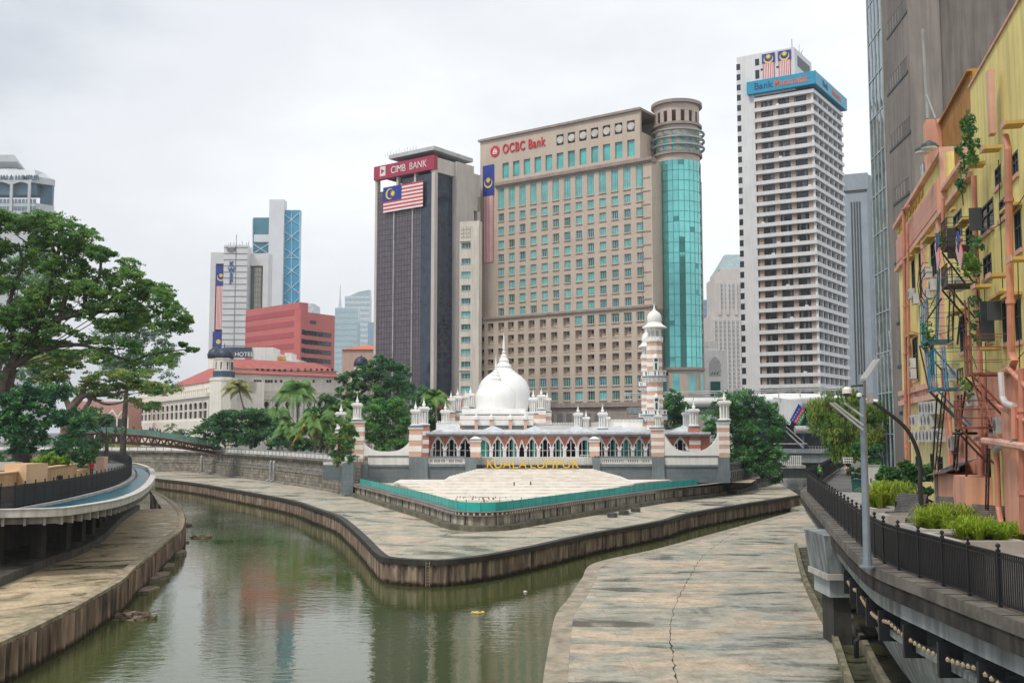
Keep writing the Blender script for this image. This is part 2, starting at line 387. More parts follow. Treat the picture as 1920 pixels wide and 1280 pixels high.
def berm_mat(name, tan, grey, dark, ang, sx=.05, sy=.55, wet=0.5):
    """slabs of silt-stained concrete: long bands of tan, grey-green and dark wet stains"""
    m = bpy.data.materials.new(name); m.use_nodes = True; t = m.node_tree; b = t.nodes['Principled BSDF']
    g = node(t, 'ShaderNodeNewGeometry')
    vr = node(t, 'ShaderNodeVectorRotate'); vr.rotation_type = 'Z_AXIS'; vr.inputs['Angle'].default_value = ang; t.links.new(g.outputs['Position'], vr.inputs['Vector'])
    mp1 = node(t, 'ShaderNodeMapping'); mp1.inputs['Scale'].default_value = (sx, sy, .3); t.links.new(vr.outputs[0], mp1.inputs['Vector'])
    a = node(t, 'ShaderNodeTexNoise'); a.inputs['Scale'].default_value = 1; a.inputs['Detail'].default_value = 7; a.inputs['Roughness'].default_value = .6; a.inputs['Distortion'].default_value = 1.1
    t.links.new(mp1.outputs[0], a.inputs['Vector'])
    r = node(t, 'ShaderNodeValToRGB'); e = r.color_ramp.elements
    e[0].position = .395; e[0].color = (*dark, 1); e[1].position = .585; e[1].color = (*tan, 1)
    q = e.new(.445); q.color = (*grey, 1); q = e.new(.49); q.color = (*[x * 1.15 for x in grey], 1); q = e.new(.54); q.color = (*[x * .85 for x in tan], 1)
    bl = node(t, 'ShaderNodeTexNoise'); bl.inputs['Scale'].default_value = .22; bl.inputs['Detail'].default_value = 5; bl.inputs['Roughness'].default_value = .6; bl.inputs['Distortion'].default_value = .8; t.links.new(g.outputs['Position'], bl.inputs['Vector'])
    fx = node(t, 'ShaderNodeMixRGB'); fx.inputs['Fac'].default_value = .42; t.links.new(a.outputs['Fac'], fx.inputs['Color1']); t.links.new(bl.outputs['Fac'], fx.inputs['Color2'])
    t.links.new(fx.outputs[0], r.inputs[0])
    mp2 = node(t, 'ShaderNodeMapping'); mp2.inputs['Scale'].default_value = (sx * 7, sy * 3, .3); t.links.new(vr.outputs[0], mp2.inputs['Vector'])
    c = node(t, 'ShaderNodeTexNoise'); c.inputs['Scale'].default_value = 1; c.inputs['Detail'].default_value = 8; c.inputs['Roughness'].default_value = .7
    t.links.new(mp2.outputs[0], c.inputs['Vector'])
    r2 = node(t, 'ShaderNodeValToRGB'); r2.color_ramp.elements[0].position = .3; r2.color_ramp.elements[0].color = (.5, .5, .47, 1)
    r2.color_ramp.elements[1].position = .56; r2.color_ramp.elements[1].color = (1.05, 1.04, 1.02, 1); t.links.new(c.outputs['Fac'], r2.inputs[0])
    mm = node(t, 'ShaderNodeMixRGB'); mm.blend_type = 'MULTIPLY'; mm.inputs['Fac'].default_value = .9
    t.links.new(r.outputs[0], mm.inputs['Color1']); t.links.new(r2.outputs[0], mm.inputs['Color2'])
    f = node(t, 'ShaderNodeTexNoise'); f.inputs['Scale'].default_value = 5; f.inputs['Detail'].default_value = 6; t.links.new(g.outputs['Position'], f.inputs['Vector'])
    r4 = node(t, 'ShaderNodeValToRGB'); r4.color_ramp.elements[0].position = .35; r4.color_ramp.elements[0].color = (.78,) * 3 + (1,); r4.color_ramp.elements[1].position = .6; r4.color_ramp.elements[1].color = (1, 1, 1, 1)
    t.links.new(f.outputs['Fac'], r4.inputs[0])
    m3 = node(t, 'ShaderNodeMixRGB'); m3.blend_type = 'MULTIPLY'; m3.inputs['Fac'].default_value = 1
    bk = node(t, 'ShaderNodeTexBrick'); bk.inputs['Scale'].default_value = 1; bk.inputs['Brick Width'].default_value = 5.2; bk.inputs['Row Height'].default_value = 3.4; bk.inputs['Mortar Size'].default_value = .022; bk.inputs['Mortar Smooth'].default_value = .2; bk.inputs['Color1'].default_value = (1, 1, 1, 1); bk.inputs['Color2'].default_value = (.88, .88, .87, 1); bk.inputs['Mortar'].default_value = (.42, .40, .36, 1)
    t.links.new(vr.outputs[0], bk.inputs['Vector']); m4 = node(t, 'ShaderNodeMixRGB'); m4.blend_type = 'MULTIPLY'; m4.inputs['Fac'].default_value = .45; t.links.new(bk.outputs['Color'], m4.inputs['Color2'])
    t.links.new(mm.outputs[0], m3.inputs['Color1']); t.links.new(r4.outputs[0], m3.inputs['Color2']); t.links.new(m3.outputs[0], m4.inputs['Color1']); t.links.new(m4.outputs[0], b.inputs['Base Color'])
    r3 = node(t, 'ShaderNodeValToRGB'); r3.color_ramp.elements[0].position = .40; r3.color_ramp.elements[0].color = (.16,) * 3 + (1,)
    r3.color_ramp.elements[1].position = .5; r3.color_ramp.elements[1].color = (.85,) * 3 + (1,); t.links.new(a.outputs['Fac'], r3.inputs[0]); t.links.new(r3.outputs[0], b.inputs['Roughness'])
    bp = node(t, 'ShaderNodeBump'); bp.inputs['Strength'].default_value = .35; bp.inputs['Distance'].default_value = .05
    t.links.new(c.outputs['Fac'], bp.inputs['Height']); t.links.new(bp.outputs[0], b.inputs['Normal']); return m
def water_mat():
    m = bpy.data.materials.new('river_water'); m.use_nodes = True; t = m.node_tree; b = t.nodes['Principled BSDF']
    b.inputs['Roughness'].default_value = .025; b.inputs['IOR'].default_value = 1.45; b.inputs['Specular IOR Level'].default_value = .75
    g = node(t, 'ShaderNodeNewGeometry')
    n = node(t, 'ShaderNodeTexNoise'); n.inputs['Scale'].default_value = .07; n.inputs['Detail'].default_value = 3; t.links.new(g.outputs['Position'], n.inputs['Vector'])
    r = node(t, 'ShaderNodeValToRGB'); r.color_ramp.elements[0].color = (.042, .060, .018, 1); r.color_ramp.elements[1].color = (.088, .105, .036, 1)
    t.links.new(n.outputs['Fac'], r.inputs[0]); t.links.new(r.outputs[0], b.inputs['Base Color'])
    mp1 = node(t, 'ShaderNodeMapping'); mp1.inputs['Scale'].default_value = (.8, 1.5, 1); t.links.new(g.outputs['Position'], mp1.inputs['Vector'])
    a = node(t, 'ShaderNodeTexNoise'); a.inputs['Scale'].default_value = 1.1; a.inputs['Detail'].default_value = 3; a.inputs['Distortion'].default_value = .6; t.links.new(mp1.outputs[0], a.inputs['Vector'])
    c = node(t, 'ShaderNodeTexNoise'); c.inputs['Scale'].default_value = 4.5; c.inputs['Detail'].default_value = 2; t.links.new(mp1.outputs[0], c.inputs['Vector'])
    # rings from drips and fish, spreading over real water
    wv = []
    for (cx, cy, rr) in RINGS:
        v = node(t, 'ShaderNodeVectorMath'); v.operation = 'DISTANCE'; v.inputs[1].default_value = (cx, cy, 0); t.links.new(g.outputs['Position'], v.inputs[0])
        s = node(t, 'ShaderNodeMath'); s.operation = 'MULTIPLY'; s.inputs[1].default_value = 9; t.links.new(v.outputs['Value'], s.inputs[0])
        si = node(t, 'ShaderNodeMath'); si.operation = 'SINE'; t.links.new(s.outputs[0], si.inputs[0])
        mr = node(t, 'ShaderNodeMapRange'); mr.inputs['From Min'].default_value = rr * .3; mr.inputs['From Max'].default_value = rr; mr.inputs['To Min'].default_value = 1; mr.inputs['To Max'].default_value = 0
        t.links.new(v.outputs['Value'], mr.inputs['Value'])
        mu = node(t, 'ShaderNodeMath'); mu.operation = 'MULTIPLY'; t.links.new(si.outputs[0], mu.inputs[0]); t.links.new(mr.outputs[0], mu.inputs[1]); wv.append(mu)
    s1 = node(t, 'ShaderNodeMath'); s1.operation = 'MULTIPLY_ADD'; s1.inputs[1].default_value = .22; t.links.new(c.outputs['Fac'], s1.inputs[0]); t.links.new(a.outputs['Fac'], s1.inputs[2])
    cur = s1
    for mu in wv:
        ad = node(t, 'ShaderNodeMath'); ad.operation = 'MULTIPLY_ADD'; ad.inputs[1].default_value = .10; t.links.new(mu.outputs[0], ad.inputs[0]); t.links.new(cur.outputs[0], ad.inputs[2]); cur = ad
    # wind patches: some water rippled, some near-still
    pn = node(t, 'ShaderNodeTexNoise'); pn.inputs['Scale'].default_value = .12; pn.inputs['Detail'].default_value = 2; t.links.new(g.outputs['Position'], pn.inputs['Vector'])
    pr = node(t, 'ShaderNodeMapRange'); pr.inputs['From Min'].default_value = .35; pr.inputs['From Max'].default_value = .65; pr.inputs['To Min'].default_value = .06; pr.inputs['To Max'].default_value = .19
    t.links.new(pn.outputs['Fac'], pr.inputs['Value'])
    bp = node(t, 'ShaderNodeBump'); bp.inputs['Distance'].default_value = .10; t.links.new(pr.outputs[0], bp.inputs['Strength'])
    t.links.new(cur.outputs[0], bp.inputs['Height']); t.links.new(bp.outputs[0], b.inputs['Normal']); return m
RINGS = [(*atz(460, 1216, 0).xy, 2.0), (*atz(330, 1205, 0).xy, 1.4), (*atz(600, 1150, 0).xy, 1.2)]
struct('water', MB().add([(-400, -60, 0), (400, -60, 0), (400, 330, 0), (-400, 330, 0)], [(0, 1, 2, 3)]), water_mat())

M_conc = mat('old_concrete', (.30, .285, .25), .85, .25, .5, bump=.3, streak=.35)
M_conc_l = mat('pale_concrete', (.50, .485, .45), .8, .15, .4, bump=.15, streak=.22)
M_conc_d = mat('dark_concrete', (.10, .095, .085), .85, .35, .6, bump=.3, streak=.4)
M_bluegrey = mat('bluegrey_paint', (.20, .245, .265), .7, .12, .3, bump=.1, streak=.18)
M_white = mat('white_paint', (.80, .79, .76), .55, .06, .5, streak=.10)
M_black = mat('black_metal', (.012, .014, .018), .45, .2, 1)
M_pave = mat('paving', (.36, .35, .335), .8, .12, .35, bump=.1)
M_blk = mat('street', (.13, .13, .125), .9, .2, .2)

# ---- ground polygons
left_fence = smooth_line(poly_z([(-420, 985), (-140, 960), (0, 949.5), (41.5, 943), (87.5, 935), (138, 925), (200, 910), (234, 897), (246, 885), (241, 873), (225, 866), (205, 862), (180, 858.5)], Z_DECK), 1.2)
stone_base = smooth_line(poly_z([(289, 883.6), (373, 886), (433, 893), (492.5, 900), (579, 913), (660, 928)], Z_BERM), 2)
tip_base = smooth_line(poly_z([(660, 928), (720, 946), (734, 951), (796, 970), (836, 985), (862, 992.5), (900, 994.5), (940, 993), (984, 985.6), (1109, 964), (1240, 942), (1344, 928), (1406, 915.6), (1437.5, 908)], Z_BERM), 1)
YM = 147.0   # mosque terrace wall plane
xw = lambda px, Y=YM: (px - 960) / F * Y * (cp + 0)   # approx x of a pixel column at the horizon
gmb = MB()
lp = [(p.x, p.y) for p in left_fence]
def poly_cap(mb, pts, z):
    pts = [(p[0], p[1]) for p in pts]
    ar = sum(pts[i][0] * pts[(i + 1) % len(pts)][1] - pts[(i + 1) % len(pts)][0] * pts[i][1] for i in range(len(pts)))
    if ar < 0: pts = pts[::-1]
    mb.add([(p[0], p[1], z) for p in pts], [tuple(range(len(pts)))])
poly_cap(gmb, [(-2400, lp[0][1] - 1), (lp[0][0], lp[0][1] - 1)] + lp + [(-200, 215), (-2400, 215)], Z_CITY - .05)
sb = [(p.x, p.y) for p in stone_base]
rx0 = atz(1437.5, 908, Z_BERM)
poly_cap(gmb, [(-2400, 262), (-200, 262)] + sb + [(xw(660), YM + .2), (xw(1368), YM + .2), (rx0.x, rx0.y), (50, 205), (58, 260), (70, 400), (-2400, 400)], Z_CITY - .05)
rf = [(p.x, p.y) for p in poly_z([(2700, 1330), (1906, 1150), (1801, 1112), (1719, 1083), (1654, 1057), (1611, 1021), (1562, 971.6), (1514, 920), (1572, 878)], Z_WALK)]
poly_cap(gmb, [(2400, rf[0][1])] + rf + [(66, 200), (80, 260), (95, 400), (2400, 400)], Z_CITY)
poly_cap(gmb, [(-2400, 400), (2400, 400), (2400, 2600), (-2400, 2600)], Z_CITY - .05)
struct('ground', gmb, M_blk)

# ---- centre bank: concrete apron round the confluence
apron_edge = smooth_line(poly_z([(293, 897), (362.5, 905), (430, 916), (541, 936.5), (593, 953), (631, 966), (655, 982.5), (682, 1007), (712, 1037), (734, 1045.6), (802, 1050), (852, 1048), (921, 1039), (993, 1025), (1109, 1000), (1240, 976), (1312, 958), (1500, 928)], Z_BERM), .5)
inner = [V2(p) for p in sb] + [p for p in tip_base]
ap = [(p.x, p.y) for p in offset_line(apron_edge, -.15)]
poly = [(-200, 258)] + [(-200, 236)] + ap + [(52, 215), (46, 215)] + [(p.x, p.y) for p in reversed(offset_line(inner, -1.0))]
bm_c = berm_mat('apron_concrete', (.60, .50, .39), (.42, .405, .325), (.22, .215, .16), 0.35, .12, .22)
mb = MB(); mb.prism(poly, -.8, Z_BERM, cap0=False)
struct('concrete_apron', mb, bm_c)
# ---- left bank apron
lb_out = smooth_line(poly_z([(282, 919), (305, 928), (334, 949), (345, 971), (339.6, 992.5), (320, 1007), (287.5, 1035.6), (251.5, 1064), (230, 1086), (194, 1107.5), (144, 1136), (72, 1172), (0, 1204.5), (-150, 1275), (-420, 1400)], Z_BERM), .5)
lb_in = smooth_line(poly_z([(-420, 1230), (-150, 1160), (0, 1100), (100, 1057), (144, 1043), (194, 1014), (230, 978), (262, 955)], Z_BERM), 1)
bm_l = berm_mat('left_apron_concrete', (.60, .47, .31), (.37, .31, .20), (.13, .115, .07), -0.5, .16, .34)
mb = MB(); mb.prism([(p.x, p.y) for p in lb_out] + [(p.x, p.y) for p in offset_line(lb_in, -1.5)] + [(-40, 120)], -.8, Z_BERM, cap0=False)
struct('left_bank_apron', mb, bm_l)
# raised ledge and back wall below the left deck
mb = MB(); wall_along(mb, lb_in, -5, 0, .5, Z_BERM + .55)
ledge = struct('left_bank_ledge', mb, M_conc_d)
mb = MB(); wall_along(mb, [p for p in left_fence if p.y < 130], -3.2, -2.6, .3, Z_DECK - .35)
o = mb.build('abutment_wall', mat('shaded_concrete', (.06, .058, .052), .9, .3, .4, streak=.3)); tag(o, 'shade-coloured concrete abutment wall beneath the curved riverside deck', 'wall')  # the shade under the deck is put into this concrete's colour
# ---- right bank apron
rb_out = smooth_line(poly_z([(1500, 956), (1310, 1008), (1228, 1030), (1119, 1054.7), (1094, 1084), (1069, 1122), (1047, 1150), (1036, 1197), (1028, 1244), (1023, 1285), (1010, 1500), (1000, 1900)], Z_RB), .7)
curb1 = smooth_line(poly_z([(1492, 1020), (1506, 1075), (1531, 1131), (1562, 1187), (1590, 1269), (1640, 1400), (1760, 1700)], Z_RB + .3), .7)
curb2 = smooth_line(poly_z([(1548, 1085), (1566, 1109), (1592, 1155), (1618, 1200), (1650, 1262), (1700, 1340), (1800, 1480)], Z_RB + .35), .7)
bm_r = berm_mat('right_apron_concrete', (.66, .54, .41), (.38, .375, .315), (.09, .092, .07), 0.0, .10, .34)
mb = MB(); mb.prism([(p.x, p.y) for p in rb_out] + [(30, 4), (60, 60), (44, 120), (45, 150), (37, 146)], -.8, Z_RB, cap0=False)
rb = struct('right_bank_apron', mb, bm_r)
mb = MB()
lip = offset_line(rb_out[8:], -.0)
wall_along(mb, lip, -.9, .12, .1, Z_RB + .012); o = mb.build('edge_kerb', mat('kerb_conc', (.36, .31, .235), .85, .25, 1.2, bump=.3), rb)
crk = smooth_line(poly_z([(1420, 975), (1360, 1010), (1320, 1040), (1300, 1070), (1283, 1100), (1268, 1130), (1259, 1160), (1257, 1190), (1261, 1225), (1270, 1280), (1285, 1380)], Z_RB), .5)
A, B = [], []
for i, (p, n) in enumerate(zip(crk, normals(crk))):
    wv = .008 + .045 * random.random() ** 2 * (1 if p.y < 52 else .6); j = random.uniform(-.07, .07); A.append((p.x + n.x * (j - wv), p.y + n.y * (j - wv), Z_RB + .006)); B.append((p.x + n.x * (j + wv), p.y + n.y * (j + wv), Z_RB + .006))
MB().strip(B, A).build('crack', mat('crack_dark', (.02, .018, .014), .9), rb)
for nm, ln, h in (('kerb', curb1, .42), ('kerb', curb2, .5)):
    mb = MB(); wall_along(mb, ln, -.13, .13, .2, Z_RB + h); o = mb.build(nm, mat('mossy_kerb', (.22, .20, .13), .9, .35, 1.5, bump=.3)); tag(o, 'low mossy drain kerb along the wet channel, ' + ('outer one beside the broad tan apron' if ln is curb1 else 'inner one close under the right walkway'), 'kerb', 'drain kerbs on the right bank')
wet = MB(); poly_cap(wet, [(p.x, p.y) for p in offset_line(curb1, .0)] + [(34, 10), (55, 60), (40, 100)], Z_RB + .005)
struct('drain_bed', wet, berm_mat('drain_bed', (.12, .11, .055), (.055, .058, .03), (.012, .014, .008), .3, .5, .8))

# ---- sheet piling
def pile_mat(name, a, b_, dk):
    m = bpy.data.materials.new(name); m.use_nodes = True; t = m.node_tree; b = t.nodes['Principled BSDF']; b.inputs['Roughness'].default_value = .85
    g = node(t, 'ShaderNodeNewGeometry'); mp1 = node(t, 'ShaderNodeMapping'); mp1.inputs['Scale'].default_value = (1.6, 1.6, .28); t.links.new(g.outputs['Position'], mp1.inputs['Vector'])
    n = node(t, 'ShaderNodeTexNoise'); n.inputs['Scale'].default_value = 1.2; n.inputs['Detail'].default_value = 7; t.links.new(mp1.outputs[0], n.inputs['Vector'])
    r = node(t, 'ShaderNodeValToRGB'); e = r.color_ramp.elements; e[0].position = .33; e[0].color = (*dk, 1); e[1].position = .66; e[1].color = (*a, 1); q = e.new(.5); q.color = (*b_, 1)
    t.links.new(n.outputs['Fac'], r.inputs[0])
    s = node(t, 'ShaderNodeSeparateXYZ'); t.links.new(g.outputs['Position'], s.inputs[0])
    n2 = node(t, 'ShaderNodeTexNoise'); n2.inputs['Scale'].default_value = 1.5; t.links.new(g.outputs['Position'], n2.inputs['Vector'])
    ad = node(t, 'ShaderNodeMath'); ad.operation = 'MULTIPLY_ADD'; ad.inputs[1].default_value = -.5; t.links.new(n2.outputs['Fac'], ad.inputs[0]); t.links.new(s.outputs['Z'], ad.inputs[2])
    mr = node(t, 'ShaderNodeMapRange'); mr.inputs['From Min'].default_value = -.08; mr.inputs['From Max'].default_value = .16; t.links.new(ad.outputs[0], mr.inputs['Value'])
    mm = node(t, 'ShaderNodeMixRGB'); mm.inputs['Color1'].default_value = (.035, .022, .012, 1); t.links.new(mr.outputs[0], mm.inputs['Fac']); t.links.new(r.outputs[0], mm.inputs['Color2'])
    t.links.new(mm.outputs[0], b.inputs['Base Color'])
    bp = node(t, 'ShaderNodeBump'); bp.inputs['Strength'].default_value = .4; bp.inputs['Distance'].default_value = .04; t.links.new(n.outputs['Fac'], bp.inputs['Height']); t.links.new(bp.outputs[0], b.inputs['Normal']); return m
def sheet_pile(line, z1, m, pitch=.52, dep=.17, out=1):
    ln = arclen(line, pitch / 4); ns = normals(ln); P = []
    for i, (p, n) in enumerate(zip(ln, ns)):
        d = (0, dep, dep, 0)[i % 4] * out; P.append(p + n * (d + random.uniform(-.012, .012)))
    mb = MB(); mb.strip([(p.x, p.y, z1) for p in P], [(p.x, p.y, -1) for p in P]); return mb
r1 = thing('sheet_pile_wall', 'rusty brown corrugated sheet piling wrapping the tip of the central concrete apron', 'retaining wall', (*atz(800, 1050, 0).xy, 0))
sheet_pile(apron_edge, Z_BERM - .3, 0).build('piling', pile_mat('pile_steel', (.46, .37, .28), (.27, .20, .15), (.09, .07, .055)), r1)
mb = MB(); wall_along(mb, apron_edge, -.35, .28, Z_BERM - .32, Z_BERM + .04); mb.build('cap_beam', mat('cap_steel', (.055, .048, .042), .7, .3, .8, streak=.3), r1)
lad = MB(); pt = atz(802, 1050, 0); 
for px in (799, 806):
    q = atz(px, 1051, Z_BERM); lad.tube([(q.x, q.y - .25, .1), (q.x, q.y - .25, Z_BERM)], .025, 6)
a_, b_ = atz(799, 1051, Z_BERM), atz(806, 1051, Z_BERM)
for k in range(8): lad.tube([(a_.x, a_.y - .25, .25 + k * .2), (b_.x, b_.y - .25, .25 + k * .2)], .018, 5)
lad.build('ladder', mat('rung_steel', (.3, .24, .15), .7), r1)
r2 = thing('sheet_pile_wall', 'rotting reddish sheet piling with torn top along the left bank', 'retaining wall', (*atz(144, 1136, 0).xy, 0))
sheet_pile(list(reversed(lb_out)), Z_BERM - .12, 0, .62, .2, 1).build('piling', pile_mat('pile_rotten', (.40, .29, .22), (.20, .14, .10), (.045, .038, .03)), r2)
mb = MB(); wall_along(mb, list(reversed(lb_out)), -.55, .06, Z_BERM - .3, Z_BERM + .05); mb.build('cap_beam', mat('cap_old', (.34, .28, .19), .9, .35, 1.6, bump=.5), r2)

# ---- stone retaining wall and balustrade on the far left bank
mat_stone = mat_brick('rubble_stone', (.40, .35, .27), (.24, .225, .19), (.11, .105, .095), 1.1, .55, rough=.9, msize=.035, vdirt=.45, ang=-.5, bump=.8)
sw = thing('stone_retaining_wall', 'long grey stone river wall below the red footbridge with a pale railing', 'retaining wall', (sb[0][0], sb[0][1], Z_BERM))
ext = [Vector((-200, 262))] + stone_base
mb = MB(); wall_along(mb, ext, -.9, 0, 1.2, 4.0); wall_along(mb, ext, -1.2, -.5, 4.0, Z_CITY + .1); mb.build('stonework', mat_stone, sw)
mb = MB(); wall_along(mb, ext, -1.5, -.35, Z_CITY + .1, Z_CITY + .45); wall_along(mb, ext, -.7, .12, 3.85, 4.1); wall_along(mb, ext, 0, .7, 1.5, 2.1); mb.build('coping', M_conc, sw)
mb = MB(); wall_along(mb, ext, -1.0, -.85, Z_CITY + .47, Z_CITY + 1.15)
mb.build('balustrade_panel', M_white, sw)
mb = MB(); wall_along(mb, ext, -1.08, -.77, Z_CITY + 1.18, Z_CITY + 1.3)
for p, n in zip(arclen(ext, 2.2), normals(arclen(ext, 2.2))): mb.obox(p - n * .9, p - n * .78, .13, Z_CITY + .45, Z_CITY + 1.2)
wall_along(mb, ext, .02, .10, 4.55, 4.63)
for p in arclen(ext, 2.0): mb.box(p.x - .03, p.x + .03, p.y - .05, p.y + .05, 4.1, 4.6)
mb.build('handrail', mat('rail_grey', (.32, .345, .36), .6), sw)
mb = MB()
for px in (380, 437, 442, 512, 518): 
    q = aty(px, 880, 200); k = min(range(len(stone_base)), key=lambda i: abs(proj((stone_base[i].x, stone_base[i].y, 3))[0] - px)); p = stone_base[k]; q = p + normals(stone_base)[k] * .35
    mb.tube([(q.x, q.y + .3, 5.4), (q.x, q.y, 5.2), (q.x, q.y, 2.3), (q.x - .5, q.y - .6, 1.9)], .16, 8)
mb.build('drain_pipe', mat('pvc_grey', (.42, .44, .45), .5), sw)

# ---- wall and glass screen round the confluence plaza
tipw = thing('plaza_wall', 'weathered concrete wall rounding the pointed plaza in front of the mosque', 'wall', (*atz(900, 994, Z_BERM).xy, Z_BERM))
panel_m = mat('stained_panels', (.50, .46, .38), .85, .3, .5, bump=.3, streak=.6)
mb = MB(); wall_along(mb, tip_base, -.8, 0, 1.4, Z_PLAZA); mb.build('panels', panel_m, tipw)
mb = MB(); wall_along(mb, tip_base, .0, .75, 1.4, Z_BERM + .45); mb.build('plinth', mat('plinth_moss', (.17, .16, .115), .9, .3, .6, bump=.3, streak=.3), tipw)
mb = MB()
for p, n in zip(arclen(tip_base, 3.0), normals(arclen(tip_base, 3.0))): mb.obox(p - n * .05, p + n * .08, .1, Z_BERM + .45, Z_PLAZA)
mb.build('panel_joint', M_conc_d, tipw)
mb = MB(); 
for p, n in list(zip(arclen(tip_base, .5), normals(arclen(tip_base, .5)))): mb.obox(p + n * .02, p + n * .3, .16, Z_PLAZA - .22, Z_PLAZA - .04)
mb.build('bulb_row', mat('bulb_white', (.62, .55, .5), .5), tipw)
mb = MB(); wall_along(mb, tip_base, -.8, .34, Z_PLAZA, Z_PLAZA + .06); wall_along(mb, tip_base, .0, .3, Z_PLAZA - .32, Z_PLAZA - .24); mb.build('coping', mat('coping_br', (.24, .2, .19), .8), tipw)
gl = thing('glass_screen', 'teal glass balustrade following the pointed edge of the plaza', 'balustrade', (*atz(900, 960, Z_PLAZA).xy, Z_PLAZA))
teal = mat_glass('teal_glass', (.04, .47, .42), .25, .12, .5, spec=.4)
tl = [p for p in offset_line(tip_base, -.25) if p.y < 141]
tl2 = arclen(tl, 1.5)
for i in range(len(tl2) - 1):
    a, b = tl2[i], tl2[i + 1]; d = (b - a) * .015; mb = MB(); mb.obox(a + d, b - d, .03, Z_PLAZA + .08, Z_PLAZA + .86)
    mb.build('glass_panel', teal, gl)
mb = MB().box(-.025, .025, -.025, .025, .02, .9).mesh('post', mat('dark_teal', (.03, .18, .17), .4))
for a in tl2: inst('post', mb, gl, (a.x, a.y, Z_PLAZA))
pz = MB(); poly_cap(pz, [(p.x, p.y) for p in offset_line(tip_base, -.5)] + [(rx0.x, rx0.y + 1), (xw(1368) + 3, YM + .4), (xw(656) - 2, YM + .4)], Z_PLAZA)
struct('plaza', pz, mat('plaza_stone', (.58, .47, .35), .8, .15, .4))
# ================= mosque, terrace wall, steps =================
def pxbox(mb, px0, px1, py0, py1, Y, dep):
    """box whose front face fills this pixel rectangle on the plane y = Y"""
    m = (py0 + py1) / 2; x0, x1 = aty(px0, m, Y).x, aty(px1, m, Y).x; z0, z1 = aty(px0, py1, Y).z, aty(px0, py0, Y).z
    return mb.box(x0, x1, Y, Y + dep, z0, z1)
brick = mat_brick('red_brick', (.66, .24, .14), (.56, .17, .11), (.5, .34, .27), .5, .16, msize=.012, vdirt=.12)
peach = mat_brick('peach_brick', (.74, .47, .34), (.68, .41, .30), (.7, .55, .45), .5, .2, msize=.01, vdirt=.08)
M_mw = mat('mosque_white', (.88, .87, .84), .55, .04, .7, streak=.05)
M_mw2 = mat('mosque_trim', (.86, .82, .82), .55, .04, .7, streak=.05)
M_bluetrim = mat('blue_trim', (.16, .22, .30), .6, .15, .5)
M_roof = mat('tin_roof', (.66, .69, .72), .45, .12, .8, streak=.2)
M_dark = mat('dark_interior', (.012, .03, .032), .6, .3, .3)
M_green = mat_glass('green_screen', (.01, .34, .25), .2, .3, .8)
grey_blocks = mat_brick('grey_blocks', (.185, .225, .245), (.165, .20, .22), (.11, .135, .15), 2.2, .8, msize=.02, vdirt=.15)

tw = thing('mosque_terrace_wall', 'blue grey river wall in front of the mosque with striped turreted piers', 'wall', (0, YM, Z_PLAZA))
def striped(mb, x0, x1, y0, y1, z0, z1, n, first=0):
    """pier with alternate brick (slot 0) and white (slot 1) courses; white ones slightly proud"""
    h = (z1 - z0) / n
    for i in range(n):
        mb.m = (i + first) % 2; e = .025 if mb.m else 0
        mb.box(x0 - e, x1 + e, y0 - e, y1 + e, z0 + i * h, z0 + (i + 1) * h)
# turret (chhatri) mesh: total height 3.9, origin at base
def turret_mesh():
    m = MB(); m.m = 0
    m.lathe((0, 0, 0), [(.62, 0), (.82, .12), (.82, .22), (.6, .3)], 8)
    for k in range(8):
        a = k * math.pi / 4 + math.pi / 8; m.tube([(.5 * math.cos(a), .5 * math.sin(a), .25), (.5 * math.cos(a), .5 * math.sin(a), 1.95)], .095, 6)
    m.lathe((0, 0, 0), [(.2, .25), (.2, 1.9)], 8)
    m.box(-.62, .62, -.62, .62, 1.9, 2.12); m.box(-.74, .74, -.74, .74, 2.12, 2.36); m.box(-.6, .6, -.6, .6, 2.36, 2.5)
    m.lathe((0, 0, 0), [(.2, 2.48), (.12, 2.56), (.25, 2.7), (.24, 2.82), (.1, 3.0), (.15, 3.08), (.09, 3.2), (.035, 3.45), (.0, 3.9)], 10)
    m.m = 1; m.lathe((0, 0, 0), [(.66, -.16), (.86, -.02), (.8, .04)], 8)
    return m.mesh('turret', [M_mw, M_bluetrim])
TUR = turret_mesh()
def turret(px, ptip, pbase, Y, parent):
    b = aty(px, pbase, Y); t = aty(px, ptip, Y); return inst('turret', TUR, parent, b, 0, (t.z - b.z) / 3.9), b
# grey wall, panels
mb = MB(); pxbox(mb, 606, 656, 871, 900, YM - .05, .6); pxbox(mb, 641, 662, 868, 928, 142.6, 3.2); pxbox(mb, 656, 893, 872, 906, YM, .6); pxbox(mb, 1112, 1370, 872, 908, YM, .6); mb.build('base_wall', grey_blocks, tw)
mb = MB()
for a, b in ((802, 872), (1125, 1223)): pxbox(mb, a, b, 869.5, 874.5, YM - .25, .6); pxbox(mb, a, b, 855, 857.5, YM - .3, .7)
for a, b in ((690, 767), (1246, 1347)): pxbox(mb, a, b, 871, 875, YM - .15, .6); pxbox(mb, a, b, 853.5, 856.5, YM - .12, .5)
mb.build('ledge', M_bluegrey, tw)
for a, b in ((690, 767), (802, 872), (1125, 1223), (1246, 1347), (606, 656)):
    mb = MB(); pxbox(mb, a, b, 857 if a != 606 else 866, 871, YM - .05, .5); o = mb.build('panel', M_white, tw)
    if a in (802, 1125):
        mb = MB()
        for i in range(26):
            if i in (12, 13) or random.random() < .1: continue
            p = a + 5 + i * (b - a - 9) / 26; pxbox(mb, p, p + 1.1, 861, 866.5, YM - .065, .03)
        mb.build('carving', mat('carving_dark', (.06, .07, .09), .8), o)
